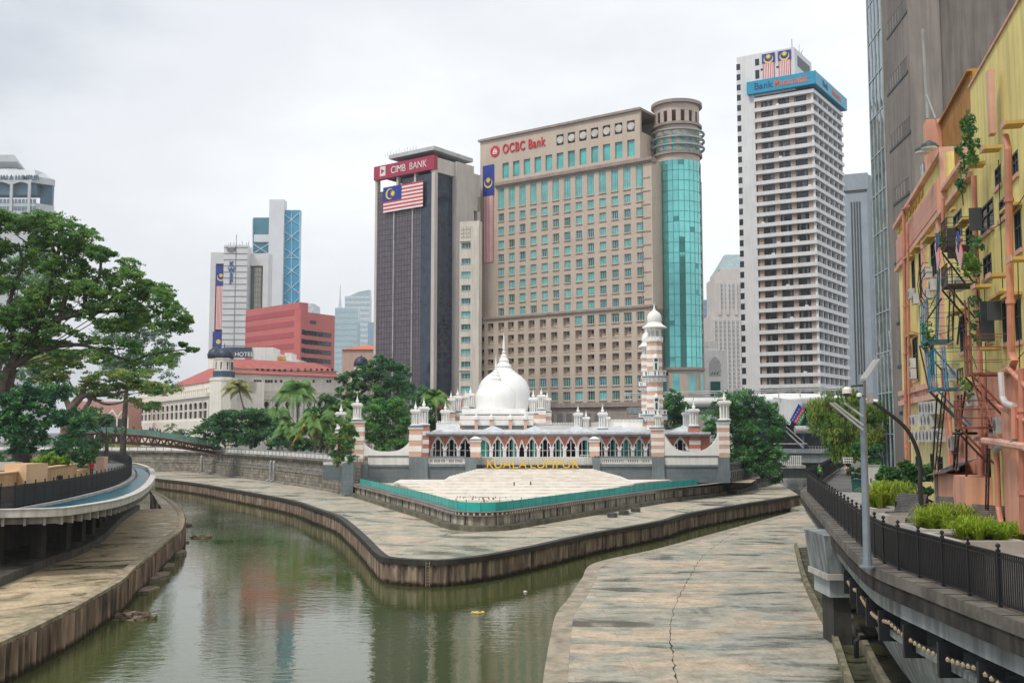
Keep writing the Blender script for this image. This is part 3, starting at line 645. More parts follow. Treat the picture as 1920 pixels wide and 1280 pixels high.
for a, b, yt in ((656, 690, 868), (767, 802, 856), (872, 893, 857), (1112, 1125, 857), (1223, 1246, 856), (1347, 1368, 857)):
    mb = MB(); pxbox(mb, a, b, yt, 908, YM - .35, 1.2); pxbox(mb, a - 1.2, b + 1.2, 894, 908, YM - .5, 1.2); mb.build('pier_base', M_bluegrey, tw)
for a, b, yt, yb, Y, n, f in ((660, 681, 792, 868, YM - .2, 9, 0), (767, 790, 804, 857, YM - .2, 5, 0), (882, 901, 828, 857, YM - .3, 3, 0), (1106, 1124, 828, 855, YM - .3, 3, 0),
        (1223, 1245, 806, 856, YM - .2, 7, 0), (1348, 1368, 794, 857, YM - .2, 8, 0)):
    x0, x1 = aty(a, 830, Y).x, aty(b, 830, Y).x; z0, z1 = aty(a, yb, Y).z, aty(a, yt, Y).z
    mb = MB(); striped(mb, x0, x1, Y, Y + (x1 - x0) * .9, z0, z1, n, f); mb.m = 1
    mb.box(x0 - .12, x1 + .12, Y - .12, Y + (x1 - x0) * .9 + .12, z1, z1 + .25); mb.m = 2; mb.box(x0 - .2, x1 + .2, Y - .2, Y + (x1 - x0) * .9 + .2, z1 + .25, z1 + .4)
    if a in (882, 1106): mb.m = 1; mb.hexa([(x0 - .1, Y - .1, z1 + .4), (x1 + .1, Y - .1, z1 + .4), (x1 + .1, Y + 1.4, z1 + .4), (x0 - .1, Y + 1.4, z1 + .4)], [(x0 + .5, Y + .4, z1 + .75), (x1 - .5, Y + .4, z1 + .75), (x1 - .5, Y + .9, z1 + .75), (x0 + .5, Y + .9, z1 + .75)])
    mb.build('striped_pier', [peach, M_mw, M_bluetrim], tw)
for px, t, b in ((669.5, 737, 788), (779, 749, 799), (1234, 764, 802), (1358.5, 729, 789)): turret(px, t, b, YM + .5, tw)
# swept parapets
for a, b, ya, yb_, ym, yr in ((681, 767, 828, 825, 846, 0), (1245, 1348, 812, 812, 846, 0)):
    top, bot = [], []
    for i in range(25):
        t = i / 24; s = abs(2 * t - 1) ** 3.2; y = ym + (ya - ym) * s; q = aty(a + (b - a) * t, y, YM - .1); top.append(q); q2 = aty(a + (b - a) * t, 854.5, YM - .1); bot.append((q.x, q.y, q2.z))
    mb = MB(); mb.strip(top, bot); tb = [(p[0], p[1] + .4, p[2]) for p in top]; bb = [(p[0], p[1] + .4, p[2]) for p in bot]; mb.strip(tb, top); mb.strip(bb, tb); mb.build('swept_parapet', M_mw, tw)
# ---------------- mosque ----------------
YA = 155.0
mq = thing('mosque', 'white onion domed mosque with striped minarets and a red brick arcade', 'mosque', (0, YA, 6.8))
cells = [(808.5, 834), (834, 859.5), (859.5, 885), (889, 921), (921, 946.3), (946.3, 971.7), (971.7, 985), (985, 1009.7), (1009.7, 1034.5), (1034.5, 1059), (1059, 1082), (1082, 1111), (1111, 1136.5), (1136.5, 1161.7), (1161.7, 1186.6), (1186.6, 1210.5), (1210.5, 1235), (1235, 1261), (1261, 1290)]
INN = [(9.6, 860), (9.6, 842), (6.9, 838.3), (8.6, 836.8), (9.2, 834.6), (8.3, 831.8), (6.2, 830.4), (4.2, 830.6), (4.6, 828.4), (3.6, 826), (1.6, 824.4), (0, 822.6)]
OUT = [(12.7, 860), (12.7, 844), (12.6, 841), (12.2, 838), (11.2, 835), (10, 832), (8.4, 829), (6.8, 826), (5.2, 823), (3.6, 820), (1.9, 817.8), (0, 816.6)]
brk, back = MB(), MB(); ztop = aty(900, 813.5, YA).z
for ci, (a, b) in enumerate(cells):
    c, hw = (a + b) / 2, (b - a) / 2; s = hw / 12.7
    if ci in (3, 11):  # broad round-headed openings
        inn = [(hw - 3.5, 860), (hw - 3.5, 842)] + [((hw - 3.5) * math.cos(t * math.pi / 18), 838 - 13 * math.sin(t * math.pi / 18)) for t in range(0, 10)]
        outc = [(hw, 860), (hw, 842)] + [(hw * math.cos(t * math.pi / 18), 838 - 20.5 * math.sin(t * math.pi / 18)) for t in range(0, 10)]
    elif ci == 6:
        inn = [(x * .5, 860 if i == 0 else 842 if i == 1 else y + 8) for i, (x, y) in enumerate(INN)]; outc = [(x * .52, y if i < 2 else y + 6.5) for i, (x, y) in enumerate(OUT)]
    else: inn, outc = [(x * s, y) for x, y in INN], [(x * s, y) for x, y in OUT]
    mb = MB()
    for sg in (-1, 1):
        I = [aty(c + sg * x, y, YA) for x, y in inn]; O = [aty(c + sg * x, y, YA) for x, y in outc]
        fr = [Vector((p.x, p.y - .12, p.z)) for p in I]; fo = [Vector((p.x, p.y - .12, p.z)) for p in O]; bk = [Vector((p.x, p.y + .6, p.z)) for p in I]
        mb.strip(fr, fo); mb.strip(bk, fr); mb.strip(fo, O)
        T = [Vector((p.x, p.y, ztop)) for p in O]; brk.strip(O, T)
    cw = 1.7 if ci != 6 else .9
    mb.build('arch', M_mw2, mq)
    mb = MB()
    if hw > 8:
        for q in (-.36, .36) if ci not in (2, 10) else (0,): pxbox(mb, c + q * hw - .8, c + q * hw + .8, 826, 860, YA + .35, .1)
        pxbox(mb, c - hw * .75, c + hw * .75, 843.6, 844.6, YA + .33, .1); mb.build('mullion', M_mw2, mq)
    if ci in (3, 4, 5, 11, 13, 14, 15, 7, 9, 17) and hw > 8:
        mb = MB(); k = random.choice((-.72, -.72, .02)); pxbox(mb, c + k * hw, c + (k + random.choice((.7, 1.4 if k < 0 else .7))) * hw, 826, 860, YA + .62, .05); mb.build('screen', M_green, mq)
for a, b in ((801, 808.5), (885, 889), (1290, 1331)): pxbox(brk, a, b, 813.5, 858, YA, .5)
brk.build('brick_spandrels', brick, mq)
mb = MB(); 
for a, b in [(c[0], 0) for c in cells[1:]] + [(808.5, 0), (1290, 0)]:
    if a in (889,): continue
    pxbox(mb, a - 2.6, a + 2.6, 842, 844.6, YA - .3, .5); pxbox(mb, a - 2, a - .4, 844.6, 860, YA - .2, .3); pxbox(mb, a + .4, a + 2, 844.6, 860, YA - .2, .3)
split_build('column', mb, M_mw2, mq)
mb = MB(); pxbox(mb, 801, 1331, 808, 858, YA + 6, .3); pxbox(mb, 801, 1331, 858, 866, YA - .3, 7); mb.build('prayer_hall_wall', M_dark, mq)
# eave and rippled tin roof
mb = MB(); pxbox(mb, 798, 1333, 813.5, 817, YA - .9, 8); mb.build('eave', mat('eave_grey', (.22, .245, .27), .6, .1, .5), mq)
mb = MB(); xa, xb = aty(798, 812, YA - .9).x, aty(1333, 812, YA - .9).x; ze = aty(900, 813.4, YA - .9).z
zr = aty(900, 805, YA + 6).z
mb.add([(xa, YA - 1, ze), (xb, YA - 1, ze), (xb - 1, YA + 6, zr), (xa + 1, YA + 6, zr), (xb, YA + 14, ze), (xa, YA + 14, ze)], [(0, 1, 2, 3), (3, 2, 4, 5), (0, 3, 5), (1, 4, 2)])
pxbox(mb, 798, 1333, 809.5, 813.4, YA - .95, .5)
for px in (848, 925, 1003, 1081, 1160, 1280):
    q = aty(px, 797.5, YA + 5); z = ze + .1; hw = 2.9
    mb.add([(q.x - hw, YA + .4, z), (q.x + hw, YA + .4, z), (q.x + hw, YA + 9, z), (q.x - hw, YA + 9, z), (q.x, YA + 4.5, q.z)], [(0, 1, 4), (1, 2, 4), (2, 3, 4), (3, 0, 4)])
mb.build('roof', M_roof, mq)
# upper parapets with merlons, prayer-hall body
body = MB(); body.m = 0
pxbox(body, 862, 1000, 786, 812, 170, 40); body.m = 1; pxbox(body, 862, 1000, 778, 785.9, 170, 40); pxbox(body, 862, 1000, 788, 797, 169.8, .3); pxbox(body, 866, 985, 766, 776, 176, 36)
body.m = 1; pxbox(body, 1000, 1080, 795, 812, 172, 30); pxbox(body, 1135, 1205, 789, 812, 170, 30); pxbox(body, 1075, 1210, 800, 812, 166, 4); pxbox(body, 818, 862, 792, 812, 168, 14)
body.m = 2; pxbox(body, 868, 998, 798.5, 802, 169.7, .3)
body.build('upper_walls', [peach, M_mw, mat('teal_shadow', (.08, .16, .17), .6)], mq)
mb = MB()
for a, b, y, Y, st in ((863, 1000, 776, 169.9, 3.1), (1136, 1205, 789, 169.9, 2.5), (820, 862, 792, 167.9, 3.1), (1001, 1078, 795, 171.9, 3.0)):
    p = a
    while p < b: pxbox(mb, p, p + st * .55, y - 3.2, y + .5, Y, .3); p += st
split_build('merlon', mb, M_mw, mq)
for px in (893, 921, 957, 985): 
    mb = MB(); pxbox(mb, px - 3, px + 3, 786, 806, 169.5, .5); mb.m = 1; pxbox(mb, px - 4, px + 4, 783, 786, 169.3, .8); q = aty(px, 784, 169.6); mb.lathe((q.x, q.y + .3, q.z), [(.25, 0), (.34, .25), (.1, .6), (0, 1.0)], 8)
    mb.build('pinnacle', [peach, M_mw], mq)
for px, t, b, Y in ((639, 753, 806, 152), (794.6, 742, 798, 155), (835, 750, 800, 170), (845.5, 731, 774, 182), (858, 725, 772, 184), (873, 728, 766, 196), (882, 722, 764, 198), (1000, 727, 776, 184), (1015, 724, 768, 188), (1026, 731, 772, 190),
        (1084, 756, 804, 166), (1099, 767, 806, 166), (1130, 755, 804, 166), (1137, 767, 806, 170), (1301, 747, 800, 155.4), (1287, 757, 800, 166)):
    o, q = turret(px, t, b, Y, mq)
    s = o.scale.x; w = .62 * s * 1.15; mb = MB()
    if px == 1301 or px == 794.6: striped(mb, q.x - .8, q.x + .8, q.y - .8, q.y + .8, 6.8, q.z - .15, 7, 0); mb.build('striped_pier', [brick, M_mw], mq)
    elif px == 639: striped(mb, q.x - .7, q.x + .7, q.y - .7, q.y + .7, 6.9, q.z - .15, 6, 0); mb.build('striped_pier', [peach, M_mw], mq)
    elif q.z > 10.9: striped(mb, q.x - w, q.x + w, q.y - w, q.y + w, 9.0, q.z - .1, max(2, int((q.z - 9) / .7)), 1); mb.build('striped_pier', [peach, M_mw], mq)
def dome(px, Y, prof, name):
    ref = aty(px, 700, Y); pr = [(max(.0, r) * Y / F, aty(px, y, Y).z) for r, y in prof]
    m = MB(); m.lathe((ref.x, Y, 0), pr, 40); return m.build(name, mat('dome_white', (.90, .895, .88), .5, .03, .4, streak=.03), mq, smooth=True)
dome(944.5, 205, [(44, 776), (45.5, 765), (48, 755), (49.3, 742), (49, 733), (46.5, 723), (41, 713), (33, 705), (24, 699), (19, 695)], 'main_dome')
dome(929.5, 185, [(35, 776), (36.5, 765), (38, 752), (38.3, 745), (37.2, 738), (33, 730), (26, 724), (17, 720)], 'front_dome')
def crown(px, Y, steps, ytip):
    m = MB(); c = aty(px, 700, Y); k = Y / F
    for i in range(len(steps) - 1):
        (r0, y0), (r1, y1) = steps[i], steps[i + 1]; z0, z1 = aty(px, y0, Y).z, aty(px, y1, Y).z; h = z1 - z0
        m.lathe((c.x, Y, z0), [(r0 * k * .96, 0), (r0 * k * 1.06, h * .18), (r0 * k * 1.0, h * .34), (r1 * k * 1.1, h * .7), (r1 * k * .96, h)], 20)
    r, y = steps[-1]; z = aty(px, y, Y).z; zt = aty(px, ytip, Y).z; h = zt - z
    m.lathe((c.x, Y, z), [(r * k, 0), (r * k * 1.5, h * .05), (r * k * .6, h * .12), (r * k * 1.0, h * .2), (r * k * .75, h * .45), (0, h)], 12)
    return m.build('finial', M_mw, mq)
crown(944.5, 205, [(20, 698), (14, 689), (9.5, 678), (6, 669), (2.6, 662)], 621)
crown(929.8, 185, [(16, 722), (10, 712), (7, 704), (5, 698), (2, 693)], 664)
mb = MB(); c = aty(944.5, 750, 205); mb.lathe((c.x, 205, 8), [(5.6, 0), (5.6, aty(944, 776, 205).z - 8), (5.4, aty(944, 772, 205).z - 8), (4.6, aty(944, 771, 205).z - 8)], 16)
c = aty(929.5, 750, 185); k = 185 / F; z = lambda y: aty(929, y, 185).z - 8
mb.lathe((c.x, 185, 8), [(50 * k, 0), (50 * k, z(783)), (51.5 * k, z(782)), (51.5 * k, z(779)), (49 * k, z(778)), (49 * k, z(770)), (50 * k, z(769)), (50 * k, z(767)), (38 * k, z(766))], 24)
mb.build('drum', M_mw, mq)
mb = MB(); mb.lathe((c.x, 185, 8), [(51.8 * k, z(785)), (51.8 * k, z(783))], 24); mb.lathe((c.x, 185, 8), [(49.6 * k, z(772.4)), (49.6 * k, z(771))], 24); mb.build('drum_moulding', M_bluetrim, mq)
# minaret
YN = 159.0
def minaret():
    k = YN / F; Z = lambda y: aty(1228, y, YN).z; z0 = 6.8
    parts = []
    m = MB()
    ys = [(804, 17.2), (790, 16.8), (779, 16.6), (768, 16.5)]
    def shaft(ya, yb, r, n, first):
        h = (Z(yb) - Z(ya)) / n
        for i in range(n):
            m.m = (i + first) % 2; e = 1.03 if m.m else 1
            m.lathe((0, 0, Z(ya) - z0 + i * h), [(r * k * e, 0), (r * k * e, h)], 8, a0=math.pi / 8)
    shaft(860, 790, 17.2, 9, 0); shaft(779, 718, 16.4, 8, 1); shaft(695, 642, 15.6, 7, 0)
    parts.append(('shaft', m, [peach, M_mw], False))
    for yb, yt, r, rs in ((779, 768, 25.5, 16.5), (707, 695, 24.5, 16)):
        m = MB(); m.m = 0
        m.lathe((0, 0, -z0), [(rs * k, Z(yb + 11)), (rs * 1.1 * k, Z(yb + 8)), (rs * 1.28 * k, Z(yb + 4)), (r * k, Z(yb + 1))], 8, a0=math.pi / 8)
        for j in range(16):
            a = j * math.pi / 8; m.box(math.cos(a) * rs * 1.25 * k - .12, math.cos(a) * rs * 1.25 * k + .12, math.sin(a) * rs * 1.25 * k - .12, math.sin(a) * rs * 1.25 * k + .12, Z(yb + 8) - z0, Z(yb) - z0)
        m.m = 1; m.lathe((0, 0, -z0), [(r * k, Z(yb + 1)), (r * 1.05 * k, Z(yb)), (r * 1.05 * k, Z(yb - 1.6)), (r * k, Z(yb - 1.6))], 8, a0=math.pi / 8)
        m.m = 0; m.lathe((0, 0, -z0), [(r * k, Z(yb - 1.6)), (r * k, Z(yt + 1.2)), (r * 1.04 * k, Z(yt + 1.2)), (r * 1.04 * k, Z(yt)), (r * .9 * k, Z(yt)), (r * .9 * k, Z(yb - 1))], 8, a0=math.pi / 8)
        m.m = 2
        for j in range(24):
            a = j * math.pi / 12 + .13; rr = r * .965 * k
            if abs(((a - math.pi / 8) % (math.pi / 4)) - math.pi / 8) < .35: m.box(math.cos(a) * rr - .07, math.cos(a) * rr + .07, math.sin(a) * rr - .07, math.sin(a) * rr + .07, Z(yb - 3) - z0, Z(yt + 2.5) - z0)
        parts.append(('balcony', m, [M_mw, M_bluetrim, M_dark], False))
    m = MB(); m.lathe((0, 0, -z0), [(17 * k, Z(642)), (18 * k, Z(640)), (18 * k, Z(637)), (13 * k, Z(636.5))], 8, a0=math.pi / 8)
    for j in range(8):
        a = j * math.pi / 4; m.tube([(11.5 * k * math.cos(a), 11.5 * k * math.sin(a), Z(637) - z0), (11.5 * k * math.cos(a), 11.5 * k * math.sin(a), Z(612) - z0)], .13, 6)
        a2 = a + math.pi / 8; m.box(math.cos(a2) * 12 * k - .3, math.cos(a2) * 12 * k + .3, math.sin(a2) * 12 * k - .3, math.sin(a2) * 12 * k + .3, Z(637) - z0, Z(632) - z0)
    m.lathe((0, 0, -z0), [(12.5 * k, Z(621)), (12.5 * k, Z(614))], 8); m.lathe((0, 0, -z0), [(4 * k, Z(637)), (4 * k, Z(612))], 8)
    m.lathe((0, 0, -z0), [(14 * k, Z(616)), (23.5 * k, Z(615)), (23.5 * k, Z(613.6)), (17 * k, Z(610)), (14 * k, Z(606.5)), (13.5 * k, Z(605)), (12 * k, Z(604.5))], 16)
    parts.append(('lantern', m, [M_mw], False))
    m = MB(); m.lathe((0, 0, -z0), [(11.6 * k, Z(606)), (13.4 * k, Z(601)), (13.8 * k, Z(597)), (13 * k, Z(592)), (10.5 * k, Z(587.5)), (6.5 * k, Z(584)), (3.6 * k, Z(582)), (2.2 * k, Z(580)), (2.8 * k, Z(578.5)), (1.1 * k, Z(576)), (0, Z(567))], 20)
    parts.append(('cap_dome', m, [M_mw], True))
    for yt, yb, r in ((670, 694, 15.6), (744, 768, 16.6)):
        m = MB(); rr = -r * k * .97; f = lambda a, b, c, d, e: m.box(a * k, b * k, rr - e, rr + .2, Z(d) - z0, Z(c) - z0)
        m.m = 0; f(-5, 5, yt + 2, yb, .06); m.lathe((0, rr + .12, Z(yt + 2) - z0), [(4.8 * k, 0), (4 * k, .35), (0, .8)], 8)
        m.m = 1; f(-2, 2, yt + 11, yb - .5, .10); f(-2.6, 2.6, yt + 3.5, yt + 8.5, .10); f(-3.2, 3.2, yt + 5, yt + 7.2, .11)
        parts.append(('niche', m, [M_mw, mat('keyhole_green', (.01, .09, .08), .5)], False))
    return parts, z0
mp_, z0 = minaret(); cN = aty(1228, 700, YN)
root = bpy.data.objects.new('minaret', None)
for q, (cx, cy, sx) in enumerate(((cN.x, YN, (1, 1, 1)), (aty(1212, 660, 200).x, 200, (.82, .82, 1.02)))):
    for nm, m, ms, smo in mp_:
        if q == 0:
            me = m.mesh(nm, ms, smooth=smo); bpy.data.meshes[me.name]
            inst(nm, me, mq, (cx, cy, z0), 0, sx); mp_[mp_.index((nm, m, ms, smo))] = (nm, me, ms, smo)
        else: inst(nm, m, mq, (cx, cy, z0), 0, sx)
bpy.data.objects.remove(root)
# ---------------- steps and letters ----------------
M_step = mat_brick('step_stone', (.83, .77, .69), (.78, .71, .62), (.55, .5, .43), 2.6, 1.3, axis='xy', msize=.012, vdirt=.2, bump=.1)
st = thing('stone_steps', 'pale stone steps fanning down from the mosque terrace to the pointed plaza', 'steps', (0, 130, Z_PLAZA))
n1 = 9; top = MB(); zt, zb = 5.35, 4.25
xl, xr = aty(893, 876, YM).x, aty(1112, 876, YM).x
for i in range(n1):
    z1 = zt - (zt - zb) * i / n1; g = i * .46; yf = YM - 1.0 - i * 1.55 ; top.box(xl - g, xr + g, yf - 1.55, YM + (7 if i == 0 else 0), zb - .1 - i * .001, z1)
top.build('upper_flight', M_step, st)
low = MB(); n2 = 6
tipc = offset_line(tip_base, -2.3); yb0 = YM - 1.0 - (n1 - 1) * 1.55 - 1.55
for i in range(n2):
    z1 = zb - (zb - Z_PLAZA) * i / n2; yf = 128 - i * 4.2
    pts = [(p.x, p.y) for p in tipc if yf < p.y < 139]
    yl = [p for p in pts if p[0] < -3]; yr_ = [p for p in pts if p[0] > -3]
    if not yl or not yr_: continue
    mx_ = aty(742 - i * 3, 905, 133).x, aty(1268 + i * 4, 905, 133).x
    q = [(max(p[0], mx_[0]), p[1]) for p in yl] + [(min(p[0], mx_[1]), p[1]) for p in yr_]
    low.prism(q, Z_PLAZA - .05 - i * .002, z1)
low.build('lower_flight', M_step, st)
letters = thing('city_name_letters', 'row of upright yellow letters spelling the city name above the steps', 'sign', (aty(997, 876, 146).x, 145.5, 5.36))
yl_m = mat('letter_yellow', (.85, .52, .01), .45, .05, 1)
for ch, px, tilt in zip('KUALALUMPUR', (919, 937, 955, 968, 982, 1000, 1016, 1035, 1050, 1065, 1079), (4, -2, 5, -6, 9, 3, -4, 2, -3, 3, -5)):
    px = {919: 919, 937: 934, 955: 951, 968: 965, 982: 981, 1000: 999, 1016: 1014, 1035: 1031, 1050: 1047, 1065: 1062, 1079: 1078}[px]
    me = text_mesh('letter', ch, 1.75, yl_m, .1, .0); o = inst('letter', me, letters, (aty(px, 870, 145.5).x, 145.5, 5.36 + .66))
    o.rotation_euler = (math.pi / 2, math.radians(tilt), 0); o['label'] = f'yellow letter {ch}'
mb = MB(); q = aty(900, 878, 145.5); mb.box(aty(905, 878, 145.5).x, aty(1090, 878, 145.5).x, 145.7, 146.0, 5.35, 5.5); mb.build('rail', mat('rail_grey', (.3, .3, .3), .5), letters)
# railing in front of the arcade
rl = thing('terrace_railing', 'pale metal railing and gates between the two low striped piers of the mosque terrace', 'railing', (0, YM + 1, 5.35))
mb = MB()
for a, b in ((893, 903), (903, 1085), (1088, 1112)):
    x0, x1 = aty(a, 870, YM + 1).x, aty(b, 870, YM + 1).x
    for z in ((6.0, 6.06), (6.85, 6.95)) + (((7.2, 7.28),) if b - a < 40 else ()): mb.box(x0, x1, YM + 1, YM + 1.06, *z)
    n = int((x1 - x0) / .5)
    for i in range(n + 1): mb.box(x0 + (x1 - x0) * i / n - .03, x0 + (x1 - x0) * i / n + .03, YM + .98, YM + 1.08, 5.35, 7.2 if b - a < 40 else 6.9)
mb.build('bars', mat('rail_pale', (.62, .65, .66), .4), rl)
mb = MB(); mb.box(aty(893, 870, YM + 1).x, aty(1112, 870, YM + 1).x, YM + 1.8, YM + 8.6, 5.4, 6.82); mb.build('low_wall', M_white, rl)
# bollards and fountain jets on the steps
bl = MB(); bl.lathe((0, 0, 0), [(.07, 0), (.07, .4), (.1, .42), (.08, .52), (0, .56)], 8); bme = bl.mesh('bollard', M_black)
for i, (px, py) in enumerate(((964, 912), (995, 911))):
    q = atz(px, py, 4.0); o = inst('bollard', bme, None, (q.x, q.y, 4.0)); tag(o, ('left' if i == 0 else 'right') + ' one of two small black bollards standing on the pale stone steps', 'bollard', 'bollards on the stone steps')
ft = MB()
for i in range(34):
    px = 880 + random.uniform(-25, 110); py = 937 + random.uniform(-3, 5); q = atz(px, py, Z_PLAZA); ft.lathe((q.x, q.y, Z_PLAZA), [(.05, 0), (.04, .2), (.07, .24), (0, random.uniform(.27, .45))], 6)
o = ft.build('fountain_jets', mat('jet_steel', (.30, .26, .22), .4, metal=.6)); tag(o, 'cluster of small dark fountain nozzles behind the teal glass at the plaza tip', 'fountain', None, 'stuff')
# ================= city buildings =================
def fface(pa, pb, Y):
    """facade through two roofline pixels; pb is the known corner at depth Y"""
    z = aty(*pb, Y).z; a = atz(*pa, z); b = aty(*pb, Y); return Face(a, b), z
def wallbox(fc, mb, u0, u1, z0, z1, depth, d=0): return fc.box(mb, u0, u1, z0, z1, d - depth, d)
wall_mat = mat('tan_granite', (.56, .465, .38), .75, .05, .25, streak=.07)
trim_mat = mat('brown_cornice', (.36, .29, .26), .7, .1, .4, streak=.2)
tealA = mat_glass('teal_pane', (.11, .50, .50), .05, .2, .3, spec=.9)
tealB = mat_glass('bluegreen_pane', (.04, .22, .26), .05, .3, .5, spec=.9)
tealC = mat_glass('deepgreen_pane', (.02, .15, .13), .06, .3, .5, spec=.8)
dkglass = mat_glass('dark_pane', (.02, .028, .035), .08, .3, .5, spec=.7)
frame_l = mat('frame_light', (.55, .56, .54), .5, .05, 1)
frame_d = mat('frame_dark', (.05, .06, .065), .5, .1, 1)
def flagmesh(w, h, vertical=True, ns=14):
    """red and white stripes, blue canton with a yellow crescent and star; local x right, z up, hung from the top, y = 0"""
    m = MB()
    fx = (lambda a, b, c, d, dep: m.box(a, b, -dep, 0, c, d))
    L, S = (h, w) if vertical else (w, h)
    cl = L * (.32 if vertical else .47); cs = S if vertical else S * .57
    for i in range(ns if not vertical else 13):
        n = ns if not vertical else 13; a, b = S * i / n, S * (i + 1) / n; m.m = 0 if i % 2 == 0 else 1
        if vertical: fx(a - w / 2, b - w / 2, -h, -cl, .04)
        else: fx(-w / 2, w / 2, -b, -a, .04)
    m.m = 2
    if vertical: fx(-w / 2 - .25, w / 2 + .25, -cl, 0, .07)
    else: fx(-w / 2 - .05, -w / 2 + cl, -cs, .05, .07)
    m.m = 3
    cx, cz, R, st = (0, -cl * .58, w * .42, 1) if vertical else (-w / 2 + cl * .36, -cs * .5, cs * .38, 0)
    pts = []
    n = 20
    for i in range(n + 1):
        t = math.radians(40 + 280 * i / n); pts.append((cx + R * math.cos(t), cz + R * math.sin(t)))
    inn = []
    for i in range(n + 1):
        t = math.radians(40 + 280 * i / n); inn.append((cx + R * .22 * 1 + R * .84 * math.cos(t), cz + R * .84 * math.sin(t)))
    if st:
        rot = lambda p: (cx + (p[1] - cz) * -1 * -1, cz - (p[0] - cx)) if False else (cx - (p[1] - cz), cz + (p[0] - cx))
        pts, inn = [rot(p) for p in pts], [rot(p) for p in inn]
    m.strip([(p[0], -.09, p[1]) for p in pts], [(p[0], -.09, p[1]) for p in inn]); m.strip([(p[0], -.088, p[1]) for p in inn], [(p[0], -.088, p[1]) for p in pts])
    sx, sz, r = (cx, cz + R * .55, R * .62) if st else (cx + R * .75, cz, R * .62)
    star = [(sx + (r if k % 2 == 0 else r * .55) * math.cos(k * math.pi / 14), -.10, sz + (r if k % 2 == 0 else r * .55) * math.sin(k * math.pi / 14)) for k in range(28)]
    m.add(star, [tuple(range(27, -1, -1))]); m.add([(p[0], -.099, p[2]) for p in star], [tuple(range(28))])
    return m.mesh('national_flag', [mat('flag_red', (.62, .06, .07), .7, .06, .5), mat('flag_white', (.8, .78, .77), .7, .04, .5), mat('flag_blue', (.02, .05, .30), .7, .08, .5), mat('flag_yellow', (.85, .62, .03), .6, .05, 1)])
def hang_flag(fc, px, ytop, w, h, d, label, group, vertical=True, name='national_flag'):
    u, z = fc.uz(px, ytop); me = flagmesh(w, h, vertical); o = inst(name, me, None, fc.pt(u, z, d), fc.ang); tag(o, label, 'flag', group); return o

# ---------- broad tan bank block with the glass cylinder ----------
YB = 250.0
fb, ztb = fface((900.5, 263), (1199, 202), YB)
bank = thing('office_building', 'broad tan granite bank block with a green glass corner cylinder behind the mosque', 'building', (*fb.pt(fb.L / 2, 0).xy, Z_CITY))
uR = fb.u_at(1223, 420); uA = fb.L
zc0 = fb.z_at(1200, 303.5)       # belt under the attic
zp = fb.z_at(1200, 578)          # top of podium
rows = [369, 396.5, 425, 452.6, 481, 508.7, 536.9, 563.5]; cu0, cu1 = fb.u_at(939.5, 520), fb.u_at(1200.5, 480); cus = [cu0 + (cu1 - cu0) * i / 12 for i in range(13)]
rz = [fb.z_at(1200.5, y) for y in rows]; ww, wh = 1.85, 2.1
spec = [(u, z, ww, wh, 0 if random.random() < .72 and not (j > 9 and i > 4) else random.choice((1, 1, 2))) for i, z in enumerate(rz) for j, u in enumerate(cus)]
zt0, zt1 = fb.z_at(1200.5, 351), fb.z_at(1200.5, 309); spec2 = [(u, (zt0 + zt1) / 2, ww + .15, zt1 - zt0, 0) for u in cus]
du = (fb.u_at(1183, 275) - fb.u_at(948, 315)) / 11; us3 = [fb.u_at(948, 315) + du * i for i in range(12)]
za0, za1 = fb.z_at(1183, 293), fb.z_at(1183, 262); spec3 = [(u, (za0 + za1) / 2, 2.1, za1 - za0, 0) for u in us3]
zm0, zm1 = fb.z_at(1183, 247), fb.z_at(1183, 226); spec4 = [(u, (zm0 + zm1) / 2, 2.2, zm1 - zm0) for u in us3[5:]]
holes = [(s[0] - s[2] / 2, s[0] + s[2] / 2, s[1] - s[3] / 2, s[1] + s[3] / 2) for s in spec + spec2 + spec3 + spec4]
mb = MB(); grid_wall(fb, mb, 0, uR, zp, zc0, [h for h in holes if h[3] < zc0], -.9, 0); grid_wall(fb, mb, 0, uA, zc0, ztb - .6, [h for h in holes if h[3] > zc0], -.9, 0)
fb.box(mb, 0, uR, Z_CITY, zc0, -28, -.9); fb.box(mb, 0, us3[4] + 1.5, zc0, ztb - .6, -28, -.9); fb.box(mb, us3[4] + 1.5, uA, zc0, zm0 - .2, -22, -.9); fb.box(mb, us3[4] + 1.5, uA, zm0 - .2, ztb - .6, -22, -12)
mb.build('wall', wall_mat, bank)
mb = MB(); fb.box(mb, -.4, uA + .4, ztb - .6, ztb, -24, .6); fb.box(mb, fb.u_at(930, 335), uR + .3, zc0 - .1, zc0 + .75, -2, .8); fb.box(mb, fb.u_at(930, 335), uR + .3, zc0 - .5, zc0 - .103, -2, .45); mb.build('cornice', trim_mat, bank)
P = win_proto(frame_l, [tealA, tealB, tealC], .13, mull=2, recess=.35, sill=(wall_mat, .25, .22))
windows(fb, bank, spec, 42, frame_l, None, proto=P); windows(fb, bank, spec2, 13, frame_l, None, proto=P); windows(fb, bank, spec3, 12, frame_l, None, proto=win_proto(trim_mat, [tealA], .08, mull=0, recess=.5))
md = MB(); md.m = 0
for a in range(1): md.lathe((0, 0, 0), [(0, -.3), (.85, -.3), (.95, 0), (.85, .3), (0, .3)], 16)
for vv in range(len(md.v)): x, y, z = md.v[vv]; md.v[vv] = (x, z, y)
md.m = 1
for sx in (-1, 1):
    for sz in (-1, 1): md.tube([(sx * .5, 0, sz * .6), (sx * 1.1, 0, sz * 1.3)], .09, 5)
mdm = md.mesh('medallion', [mat('medallion_pale', (.58, .56, .52), .6), frame_d])
for s in spec4: inst('medallion', mdm, bank, fb.pt(s[0], s[1], -.28), fb.ang, 1.1)
